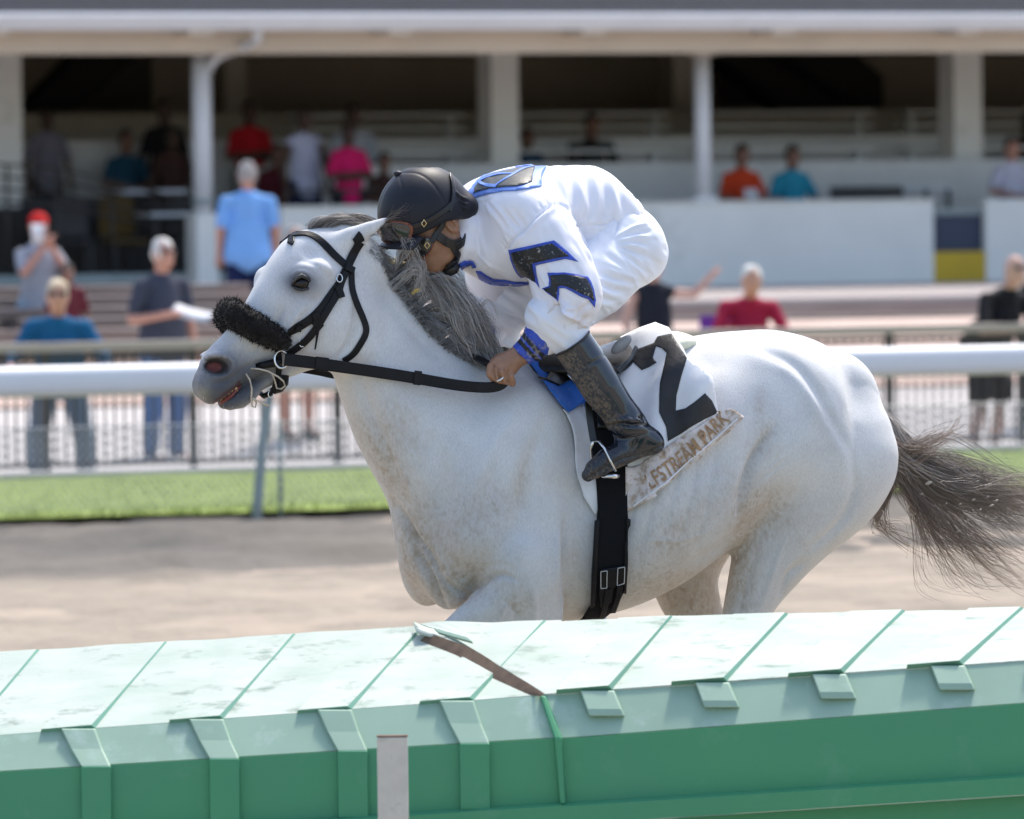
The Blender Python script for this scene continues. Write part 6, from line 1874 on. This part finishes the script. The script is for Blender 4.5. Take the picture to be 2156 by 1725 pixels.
# blue trim on the placket and collar
he = lambda L: [(776.2 + .16665 * a, 330.6 + .16665 * b) for a, b in L]
drape('blue_trim', he([(1360, 1435), (1420, 1440), (1500, 1500), (1580, 1540), (1725, 1550), (1850, 1575), (2000, 1580), (2040, 1600), (1900, 1622), (1700, 1625), (1560, 1615), (1480, 1585), (1400, 1530)]), JB, M_BLUE_SILK, silks, off=.004, step=4, y=.1)
drape('blue_collar', he([(1150, 1340), (1210, 1300), (1320, 1305), (1372, 1385), (1330, 1400), (1300, 1350), (1210, 1395), (1170, 1490), (1115, 1480)]), JB, M_BLUE_SILK, silks, off=.006, step=4, y=.08)
# cuffs
for sg in (1, -1):
    f = np.array([1, sg, 1])
    B = Field(np.arange(.0, .40, .0034), np.arange(.12, .32, .0034) if sg > 0 else np.arange(-.32, -.12, .0034), np.arange(1.5, 1.82, .0034))
    ca, cb, cc = S(1148, 700, .232) * f, S(1124, 728, .216) * f, S(1098, 748, .203) * f
    B.cone([ca, cb, cc], [.052, .043, .034], .0)
    ad = (cc - ca) / np.linalg.norm(cc - ca)
    for p, s_ in ((ca + ad * .006, -1), (cc + ad * .0, 1)):
        X = B.x[:, None, None] - p[0]; Y = B.y[None, :, None] - p[1]; Z = B.z[None, None, :] - p[2]
        B.F = np.maximum(B.F, s_ * (X * ad[0] + Y * ad[1] + Z * ad[2]))
    V, Q = B.surface(2)
    t = (V - ca) @ ad / np.linalg.norm(cc - ca)
    V = V + vnormals(V, Q) * ((fbm(V, 60, 3, 2) - .5) * .006 + .003 * (t < .42))[:, None]
    K = np.empty((len(V), 3)); K[:] = (.035, .08, .48)
    K[((t > .46) & (t < .60)) | ((t > .66) & (t < .80))] = (.012, .012, .015)
    sp = sstep(.62, .72, fbm(V, 120, 6, 2))[:, None] * .5
    K = K * (1 - sp) + np.array((.33, .33, .34)) * sp
    me = mesh_np('cuff', V, Q); vcol(me, K)
    link('cuff', me, jockey, MATS.get('cuff_silk') or pmat('cuff_silk', (.1, .1, .5), rough=.5, attr='Col', bump=.2, bscale=60, bdist=.003))

# ---- boots
def boot_material():
    m = pmat('boot_leather', (.02, .02, .02), rough=.16, attr='Col', spec=.6, coat=.35)
    nt = m.node_tree; a = nt.nodes.new('ShaderNodeAttribute'); a.attribute_name = 'Rough'
    nt.links.new(a.outputs['Fac'], nt.nodes['Principled BSDF'].inputs['Roughness'])
    mr = nt.nodes.new('ShaderNodeMath'); mr.operation = 'SUBTRACT'; mr.inputs[0].default_value = .5
    nt.links.new(a.outputs['Fac'], mr.inputs[1]); mr.use_clamp = True
    nt.links.new(mr.outputs[0], nt.nodes['Principled BSDF'].inputs['Coat Weight'])
    return m
M_BOOT = boot_material()
B = Field(np.arange(-.32, .36, .0044), np.arange(.18, .39, .0044), np.arange(1.18, 1.76, .0044))
B.cone([S(1190, 700, .272), S(1232, 762, .278), S(1268, 818, .282), S(1300, 862, .285), S(1318, 890, .285)], [.056, .057, .057, .050, .046], .02)
B.cone([S(1318, 888, .285), S(1340, 912, .285), S(1368, 928, .285)], [.044, .042, .030], .03)
B.cone([S(1366, 930, .285), S(1320, 948, .285), S(1280, 968, .285), S(1252, 988, .285), S(1238, 1001, .285)], [.034, .036, .034, .027, .018], .025, sq=(1, .95, 1))
B.cone([S(1385, 936, .27), S(1385, 936, .30)], .014, .02)
tp = S(1205, 724, .275); ad = S(1190, 700, .272) - S(1232, 762, .278); ad /= np.linalg.norm(ad)
X = B.x[:, None, None] - tp[0]; Y = B.y[None, :, None] - tp[1]; Z = B.z[None, None, :] - tp[2]
B.F = np.maximum(B.F, X * ad[0] + Y * ad[1] + Z * ad[2] - .004)
oV, oQ = B.surface(2); del B
sc = Sculpt(oV, oQ)
sc.stroke([(1272, 900), (1300, 893), (1330, 896), (1358, 894), (1378, 902)], 4, -.007)
sc.stroke([(1276, 890), (1310, 884), (1345, 886), (1362, 888)], 4, .005)
sc.stroke([(1345, 876), (1358, 886), (1352, 872)], 4, -.005)
sc.stroke([(1278, 905), (1305, 925), (1340, 918), (1362, 912)], 4, -.004)
sc.stroke([(1345, 918), (1338, 935), (1330, 950)], 3, -.003)
sc.stroke([(1240, 1008), (1268, 990), (1310, 968), (1350, 958), (1396, 940)], 3, -.005, taper=False)
sc.stroke([(1205, 775), (1235, 770), (1275, 748)], 2.2, -.002, taper=False)
for i in range(5):
    sc.stroke([(1290 + i * 12, 868 + i * 4), (1310 + i * 9, 880 + i * 2), (1340, 884)], 4, -.003 if i % 2 else .003)
sc.apply()
oV = sc.V; px = sc.px
K = np.empty((len(oV), 3)); K[:] = (.008, .012, .022)
# mud sprayed on the front of the boot
ctr = np.interp(px[:, 1], [720, 800, 880, 960], [1206, 1262, 1315, 1330])
frn = sstep(10, -22, px[:, 0] - ctr) * (px[:, 1] < 905)
low = sstep(930, 985, px[:, 1]) * .6 + sstep(935, 945, px[:, 1] + (px[:, 0] - 1396) * .42 - 0) * .4
mk = np.clip(frn + low + .03, 0, 1)
sp = sstep(.50, .66, .75 * fbm(oV, 330, 5, 3) + .25 * fbm(oV, 60, 7, 2) + .16 * (mk - .5)) * mk
K = K * (1 - sp[:, None]) + np.array((.22, .165, .115)) * sp[:, None]
film = np.clip(mk * .4, 0, 1)[:, None]
K = K * (1 - film) + np.array((.030, .038, .048)) * film
def add_boot(V, Q, name='boot'):
    me = mesh_np(name, V, Q); vcol(me, K)
    at = me.attributes.new('Rough', 'FLOAT', 'POINT'); at.data.foreach_set('value', (.13 + .62 * np.clip(mk * .8 + sp, 0, 1)).astype(np.float32))
    return link(name, me, jockey, M_BOOT)
add_boot(oV, oQ)
add_boot(oV * np.array([1, -1, 1]), oQ[:, ::-1])
ring('boot_top_binding', S(1205, 724, .275) + ad * .002, ad, .0565, .003, M_SADDLE, jockey)
# stirrups and leathers
for sg in (1, -1):
    f = np.array([1, sg, 1])
    pts = [S(1250, 930, .262) * f, S(1246, 950, .252) * f, S(1246, 975, .245) * f, S(1252, 992, .246) * f]
    st = MB()
    st.tube([S(1249, 928, .275) * f, S(1244, 945, .262) * f, S(1246, 968, .25) * f, S(1254, 990, .25) * f, S(1262, 998, .255) * f], [.004, .005, .006, .006, .005], 8, flat=.7)
    st.tube([S(1249, 928, .275) * f, S(1262, 930, .300) * f, S(1274, 945, .322) * f, S(1284, 970, .330) * f, S(1296, 992, .325) * f], [.004, .005, .005, .005, .005], 8, flat=.7)
    a = S(1256, 988, .252) * f; b = S(1297, 1000, .325) * f
    st.tube([a + (0, 0, -.006), (a + b) / 2 + (0, 0, -.012), b + (0, 0, -.004)], [.014, .015, .014], 10, flat=.45)
    st.build('stirrup', M_STEEL, saddle)
    strap('stirrup_leather', [(1236, 846), (1240, 872), (1244, 900), (1249, 930)], .020, None, M_SADDLE, saddle, free=[sg * v for v in (.252, .258, .264, .272)], n=14)
for i in range(2):
    MB().tube([S(1195 + i * 4, 788 + i * 3, .235), S(1212 + i * 3, 806, .242), S(1226, 824 + i, .25)], .003, 6).build('leather_edge', M_STEEL, saddle)

# ---- helmet
M_HELMET = pmat('helmet_cover', (.012, .013, .020), rough=.5, var=.3, vscale=12, sheen=.03, spec=.35, bump=.08, bscale=300, bdist=.001)
B = Field(np.arange(.18, .76, .0042), np.arange(-.15, .18, .0042), np.arange(1.70, 2.16, .0042))
B.ell(hp(.006, 0, .038), (.133, .109, .134), k=0, rot=HR)
X = B.x[:, None, None] - Hc[0]; Y = B.y[None, :, None] - Hc[1]; Z = B.z[None, None, :] - Hc[2]
fw = X * hfw[0] + Y * hfw[1] + Z * hfw[2]; up_ = X * hup[0] + Y * hup[1] + Z * hup[2]
# lower rim: high in front, low at the nape, cut up round the ear
edge = np.where(fw > 0, .006 + .10 * fw, .006 + .42 * fw)
B.F = -smin(-B.F, -(edge - up_), .012)
B.cone([hp(-.095, -.05, -.005), hp(-.112, 0, -.01), hp(-.095, .05, -.005)], .03, .03)        # gathered cover at the nape
cV, cQ = B.surface(3); del B
sc = Sculpt(cV, cQ)
for q in ([(839, 366), (848, 400), (858, 440), (862, 475)], [(842, 364), (880, 366), (912, 388), (938, 428)], [(834, 368), (808, 404), (794, 450)]):
    sc.stroke(q, 2.0, -.0010, taper=False)
for i in range(6):
    sc.stroke([(958 + i * 3, 402 + i * 7), (968 + i * 2, 414 + i * 6), (984, 420 + i * 5)], 2.4, (-.004 if i % 2 else .004))
sc.apply()
helmet = link('helmet', mesh_np('helmet', sc.V, cQ), jockey, M_HELMET)
HB = bvh_of(sc.V, cQ)
c = S(838, 366, .015)
V, F = uvsphere(c, .011, 16, 10, sq=(1.2, 1.2, .8)); MB().add(V, F, True).build('crown_button', M_HELMET, helmet)
# peak
pk = []
for j in range(9):
    for i in range(17):
        th = -1.25 + 2.5 * i / 16; r_ = j / 8
        pk.append(hp((.100 + .062 * r_) * math.cos(th * .62) + .004, .102 * math.sin(th) * (1 + .06 * r_), -.012 + .050 * math.cos(th) - .010 * r_))
F = [(j * 17 + i, j * 17 + i + 1, (j + 1) * 17 + i + 1, (j + 1) * 17 + i) for j in range(8) for i in range(16)]
po = MB().add(pk, F, True).build('peak', M_HELMET, helmet)
md = po.modifiers.new('Solidify', 'SOLIDIFY'); md.thickness = .007; md.offset = 0
# goggles on the helmet and over the eyes
M_LENS = pmat('dark_lens', (.03, .028, .026), rough=.08, spec=.7, coat=.5)
M_FRAME = pmat('brown_binding', (.20, .065, .030), rough=.5)
def goggles(outer, bvh, off, parent, yy):
    c = np.mean(outer, 0)
    drape('goggle_frame', outer, bvh, M_FRAME, parent, off=off, step=4, y=yy, thick=off)
    inner = [tuple(c + (np.array(p) - c) * .84) for p in outer]
    drape('goggle_lens', inner, bvh, M_LENS, parent, off=off + .003, step=4, y=yy, thick=.003)
def sm(L, n=30): return [tuple(p) for p in catmull(np.array(list(L) + [L[0]], float), n)[:-1]]
goggles(sm(he([(150, 860), (250, 800), (420, 812), (540, 850), (565, 935), (500, 1040), (370, 1072), (240, 1050), (165, 980)])), HB, .012, helmet, .06)
goggles(sm(he([(570, 1130), (620, 1050), (720, 1005), (800, 1020), (815, 1100), (760, 1190), (690, 1250), (600, 1225)])), SKB, .010, jockey, .06)
def hstrap(name, L, w, bvh, off, m=None, n=20, parent=None):
    return strap(name, he(L), w, bvh, m or M_SADDLE, parent or helmet, off=off, thick=.004, n=n, y=.08)
hstrap('goggle_strap', [(420, 930), (560, 880), (700, 830), (860, 740), (1000, 640), (1080, 540)], .014, HB, .005)
hstrap('helmet_strap', [(1030, 230), (1060, 400), (1050, 560), (1010, 680)], .012, HB, .005)
hstrap('helmet_strap', [(1040, 640), (960, 800), (900, 880), (840, 980), (790, 1080)], .016, SKB, .012)
hstrap('chin_harness', [(860, 1000), (930, 1050), (1010, 1085), (1090, 1090), (1150, 1050)], .024, SKB, .010)
hstrap('chin_harness', [(1190, 740), (1215, 840), (1210, 960), (1160, 1060), (1090, 1120)], .022, SKB, .012)
hstrap('chin_harness', [(1050, 1110), (1080, 1180), (1110, 1250), (1110, 1330), (1060, 1400), (980, 1420)], .018, SKB, .010)
MB().tube([Vector(q) for q in [S(936 + a, 566 + b, yv) for a, b, yv in ((0, 0, .03), (10, 4, .045), (20, 0, .055), (26, -10, .06))]], [.016, .018, .016, .012], 10).build('chin_cup', M_SADDLE, helmet)
for q in ((692, 830), (742, 1105)):
    pxy = he([q])[0]; p, nr = hit_or_near(HB if q[1] < 1000 else SKB, pxy[0], pxy[1], .08)
    ring('buckle', p + nr * .016, nr, .010, .0016, M_BRASS, helmet, sx=.7, n=5)
# ================================================================== green covered rail in front
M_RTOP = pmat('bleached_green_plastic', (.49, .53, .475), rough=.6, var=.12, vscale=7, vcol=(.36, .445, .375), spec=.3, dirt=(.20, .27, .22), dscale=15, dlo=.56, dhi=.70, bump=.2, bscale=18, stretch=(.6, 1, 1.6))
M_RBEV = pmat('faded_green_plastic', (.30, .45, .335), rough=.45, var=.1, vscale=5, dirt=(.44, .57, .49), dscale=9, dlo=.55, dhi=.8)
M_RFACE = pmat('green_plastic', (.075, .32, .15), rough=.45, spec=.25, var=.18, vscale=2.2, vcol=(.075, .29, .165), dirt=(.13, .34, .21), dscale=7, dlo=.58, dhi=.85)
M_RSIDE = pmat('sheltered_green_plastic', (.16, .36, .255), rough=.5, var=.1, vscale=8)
M_RUST = pmat('brown_underside', (.16, .105, .07), rough=.9, var=.3, vscale=30)
M_PIPE = pmat('beige_stake', (.60, .575, .50), rough=.7, var=.1, vscale=20, dirt=(.4, .38, .32), dscale=20, dlo=.55, dhi=.75)
def RP(px, py, d): return np.array(CAMP + ray(px, py) * d)
DT, DS, DB = 15.46, 15.0, 14.92       # far edge, shoulder, face
def lin(x, X, Y):
    if x < X[0]: return Y[0] + (x - X[0]) * (Y[1] - Y[0]) / (X[1] - X[0])
    if x > X[-1]: return Y[-1] + (x - X[-1]) * (Y[-1] - Y[-2]) / (X[-1] - X[-2])
    return float(np.interp(x, X, Y))
def far_l(x): return lin(x, [-300, 0, 880, 1160], [1392, 1375, 1321, 1308])
def far_r(x): return lin(x, [860, 1000, 1160, 1400, 1700, 2156, 2500], [1330, 1318, 1312, 1302, 1294, 1283, 1277])
def shd(x): return lin(x, [-300, 0, 1150, 2156, 2500], [1572, 1550, 1465, 1393, 1369])
def bev(x): return lin(x, [-300, 0, 1185, 2156, 2500], [1643, 1625, 1553, 1479, 1453])
def fbt(x): return lin(x, [-300, 0, 1185, 2156, 2500], [1790, 1770, 1692, 1630, 1608])
def lip(x): return lin(x, [-300, 0, 1185, 2156, 2500], [1836, 1816, 1735, 1672, 1650])
crail = empty('rail_cover', label='faded green plastic rail cover across the foreground', cat='rail cover')
def sweep(name, xs_, rows, mat, thick=.006, smooth=False):
    """rows: list of functions x -> world point"""
    V = [r(x) for x in xs_ for r in rows]; m = len(rows)
    F = [(i * m + j, (i + 1) * m + j, (i + 1) * m + j + 1, i * m + j + 1) for i in range(len(xs_) - 1) for j in range(m - 1)]
    o = MB().add(V, F, smooth).build(name, mat, crail)
    md = o.modifiers.new('Solidify', 'SOLIDIFY'); md.thickness = thick; md.offset = 0
    return o
wv = lambda x: 2.2 * math.sin(x / 61.0) + 1.6 * math.sin(x / 23.0 + 1)
def top_rows(far):
    R = []
    for k in range(7):
        t = k / 6
        R.append(lambda x, t=t: RP(x + 155 * (1 - t) - 155 * (1 - t), (far(x) + .4 * wv(x)) * (1 - t) + shd(x) * t, DT * (1 - t) + DS * t))
    return R
xl = np.arange(-1704, 1190, 26.0); xr = np.arange(1130, 3900, 26.0)
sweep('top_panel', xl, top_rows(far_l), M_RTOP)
# right-hand panel starts on a torn slanting edge and lies over the left one
def torn(t): return 884 + 262 * t ** .8
def top_row_r(t):
    def f(s):
        x = torn(t) + (3900 - torn(t)) * s
        lift = 13 * math.exp(-((x - 905) / 90.0) ** 2) * (1 - t) ** 2 + 1.5
        y = (far_r(x) + .4 * wv(x)) * (1 - t) + shd(x) * t
        return RP(x, y - lift * (1 if s < .2 else max(0, 1 - (s - .2) * 6)), (DT * (1 - t) + DS * t) - .004)
    return f
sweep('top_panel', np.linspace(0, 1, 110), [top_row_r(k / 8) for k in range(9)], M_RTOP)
# brown torn underlay in the gap
def tear(s):
    x = 892 + 250 * s
    return x, np.interp(s, [0, .3, .6, 1], [1338, 1372, 1420, 1462])
V = []
for s in np.linspace(0, 1, 16):
    x, y = tear(s); w_ = 30 * math.sin(math.pi * min(1, s * .85 + .12)) + 3
    t = (y - far_l(x)) / (shd(x) - far_l(x)); d = DT * (1 - t) + DS * t - .035
    V += [RP(x + w_ * .7, y - w_ * .3, d), RP(x + w_ * .1, y + w_ * .25, d - .004), RP(x - w_ * .55, y + w_ * .75, d)]
F = [(i * 3 + j, i * 3 + j + 1, (i + 1) * 3 + j + 1, (i + 1) * 3 + j) for i in range(15) for j in range(2)]
MB().add(V, F, True).build('torn_underlay', M_RUST, crail)
cv = []
for i in range(10):       # curled scrap at the corner
    s = i / 9
    cv += [RP(872 + 62 * s, 1309 + 18 * s + 4 * math.sin(s * 3), DT - .04), RP(880 + 58 * s, 1330 + 16 * s, DT - .10)]
o = MB().add(cv, [(2 * i, 2 * i + 1, 2 * i + 3, 2 * i + 2) for i in range(9)], True).build('curled_scrap', M_RTOP, crail)
o.modifiers.new('Solidify', 'SOLIDIFY').thickness = .006
for q in ([(915, 1330), (985, 1350), (996, 1356), (925, 1336)],):
    V = []
    for (x, y), up in zip(q, (3, 3, 0, 0)):
        t = (y - far_l(x)) / (shd(x) - far_l(x)); d = DT * (1 - t) + DS * t - .045
        V.append(RP(x, y - up, d))
    o = MB().add(V, [(0, 1, 2, 3)]).build('torn_flap', M_RBEV, crail); o.modifiers.new('Solidify', 'SOLIDIFY').thickness = .008
for xx, nm in ((xl, 0), (xr, 1)):
    sh = 22 if nm else 0
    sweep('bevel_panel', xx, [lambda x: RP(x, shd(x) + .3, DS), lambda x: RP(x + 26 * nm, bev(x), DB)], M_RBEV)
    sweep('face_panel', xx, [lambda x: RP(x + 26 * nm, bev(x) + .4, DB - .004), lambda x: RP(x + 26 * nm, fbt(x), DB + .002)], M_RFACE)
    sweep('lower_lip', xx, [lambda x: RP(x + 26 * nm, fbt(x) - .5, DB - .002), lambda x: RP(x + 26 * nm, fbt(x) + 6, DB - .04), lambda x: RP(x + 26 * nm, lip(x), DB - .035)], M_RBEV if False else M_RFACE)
sweep('under_skirt', np.arange(-1700, 3901, 40.0), [lambda x: RP(x, lip(x) + 3, DB + .03), lambda x: RP(x, lip(x) + 160, DB + .05), lambda x: RP(x, lip(x) + 420, DB + .05)], M_RFACE)
# raised straps across the top
def strap_top(x0, x1, far, xo=155, lift=0):
    V = []; n = 8
    for k in range(n + 1):
        t = k / n
        for xx in (x0, x1):
            xa = xx + xo * (1 - t)
            y = far(xa) * (1 - t) + shd(xx) * t
            d = DT * (1 - t) + DS * t
            V += [RP(xa, y + .5, d), RP(xa + (-11 if xx == x1 else 2), y - 2.5 - lift - 6.0 * t, d - .01 - .004 * lift)]
    F = []
    for k in range(n):
        a = k * 4; b = a + 4
        F += [(a + 1, a + 3, b + 3, b + 1), (a, a + 1, b + 1, b), (a + 3, a + 2, b + 2, b + 3)]
    F += [(0, 2, 3, 1), (n * 4 + 1, n * 4 + 3, n * 4 + 2, n * 4)]
    o = MB().add(V, F).build('top_strap', M_RTOP, crail)
    o.data.materials.append(M_RSIDE)
    for i, p in enumerate(o.data.polygons):
        if i >= 3 * n or i % 3: p.material_index = 1
def strap_band(pts, mat, th=9):
    """pts: rows of (xl, xr, y function value, depth)"""
    V = []
    for a, b, y, d in pts:
        V += [RP(a, y, d), RP(a + 2, y + 1, d - .02), RP(b - 2, y + 1, d - .02), RP(b, y, d)]
    F = []
    for k in range(len(pts) - 1):
        i = k * 4; j = i + 4
        F += [(i, i + 1, j + 1, j), (i + 1, i + 2, j + 2, j + 1), (i + 2, i + 3, j + 3, j + 2)]
    n = (len(pts) - 1) * 4
    F += [(n, n + 1, n + 2, n + 3), (3, 2, 1, 0)]
    MB().add(V, F).build('strap', mat, crail, bevel=.003)
for x in (-1535, -1265, -995, -725, -455, -185, 85, 355, 625, 882):
    strap_top(x, x + 118, far_l)
    strap_band([(x + 42, x + 116, shd(x + 80) - 4, DS - .002), (x + 62, x + 132, shd(x + 80) * .5 + bev(x + 90) * .5, DS - .040), (x + 84, x + 150, bev(x + 110), DB)], M_RBEV)
    strap_band([(x + 84, x + 150, bev(x + 110), DB - .004), (x + 86, x + 152, fbt(x + 110), DB)], M_RFACE)
for x in (1170, 1412, 1658, 1908, 2160, 2410, 2660, 2910, 3160, 3410, 3660):
    strap_top(x, x + 122, far_r, 130, 3.0)
    strap_band([(x + 50, x + 124, shd(x + 80) - 4, DS - .004), (x + 64, x + 140, shd(x + 80) * .62 + bev(x + 90) * .38, DS - .040), (x + 70, x + 146, shd(x + 80) * .45 + bev(x + 90) * .55, DS - .046)], M_RBEV)
# end lap between the two sections
strap_band([(1136, 1150, shd(1145), DS - .002), (1166, 1184, bev(1180), DB - .004), (1178, 1192, fbt(1185), DB - .004)], M_RFACE)
# white pipe standing in front
pb = empty('marker_stake', label='short beige wooden stake standing in front of the green rail cover', cat='stake')
a = RP(826, 1551, 14.6); pb.location = (a[0], a[1], 0)
MB().box((-.037, -.016, -.1), (.037, .016, a[2])).build('stake', M_PIPE, pb, bevel=.003)
MB().box((-.0375, -.0165, a[2] + .0005), (.0375, .0165, a[2] + .003)).build('stake_cap', M_RUST, pb)
# supporting arms of the rail, rooted in the infield
for px_ in (-1300, -500, 240, 1300, 2250, 3200):
    p = RP(px_, shd(px_) + 40, 15.2)
    MB().tube([(p[0], p[1] - .25, -.05), (p[0], p[1] - .15, p[2] * .5), (p[0], p[1] + .05, p[2] - .02)], .045, 12).build('support_arm', M_GREYMETAL, crail)
# ================================================================== flying clods
M_CLOD = pmat('sand_clod', (.36, .31, .26), rough=.95, var=.3, vscale=200)
cl = []
for i in range(4):
    V, F = uvsphere((0, 0, 0), 1.0, 9, 6); V = np.array(V); V *= (1 + .35 * (fbm(V, 1.7, 40 + i, 2) - .5))[:, None] * np.array([1.5, .55, .5])
    me = mesh_np('clod', V, F); me.materials.append(M_CLOD); cl.append(me)
pos = [(1944, 1018, .011), (1975, 1015, .005), (1930, 1041, .005), (2044, 1014, .006), (2062, 1023, .006), (2088, 1021, .007), (2042, 1053, .006), (2068, 1047, .005), (2102, 1054, .007), (2080, 1065, .008), (2068, 1073, .006), (2036, 1080, .005), (2016, 1062, .005), (2040, 1096, .005), (2094, 1093, .006), (2086, 1104, .007), (2050, 1105, .004), (1838, 1122, .004), (2140, 1088, .008), (2020, 1120, .004), (1996, 1060, .004)]
for i, (x, y, r) in enumerate(pos):
    p = HO + S(x, y, RNG.uniform(.05, .12))[0] * EX + S(x, y, .1)[1] * EY + S(x, y, .1)[2] * EZ
    o = link('dirt_clod', cl[i % 4], None)
    o.location = p; o.scale = (r * .8, r * .8, r * .8); o.rotation_euler = (RNG.uniform(0, 6), -.3, PHI + RNG.normal() * .3)
    tag(o, 'tiny clod of pale sand flying past the horse\'s tail', 'clod', 'clods of sand in the air')
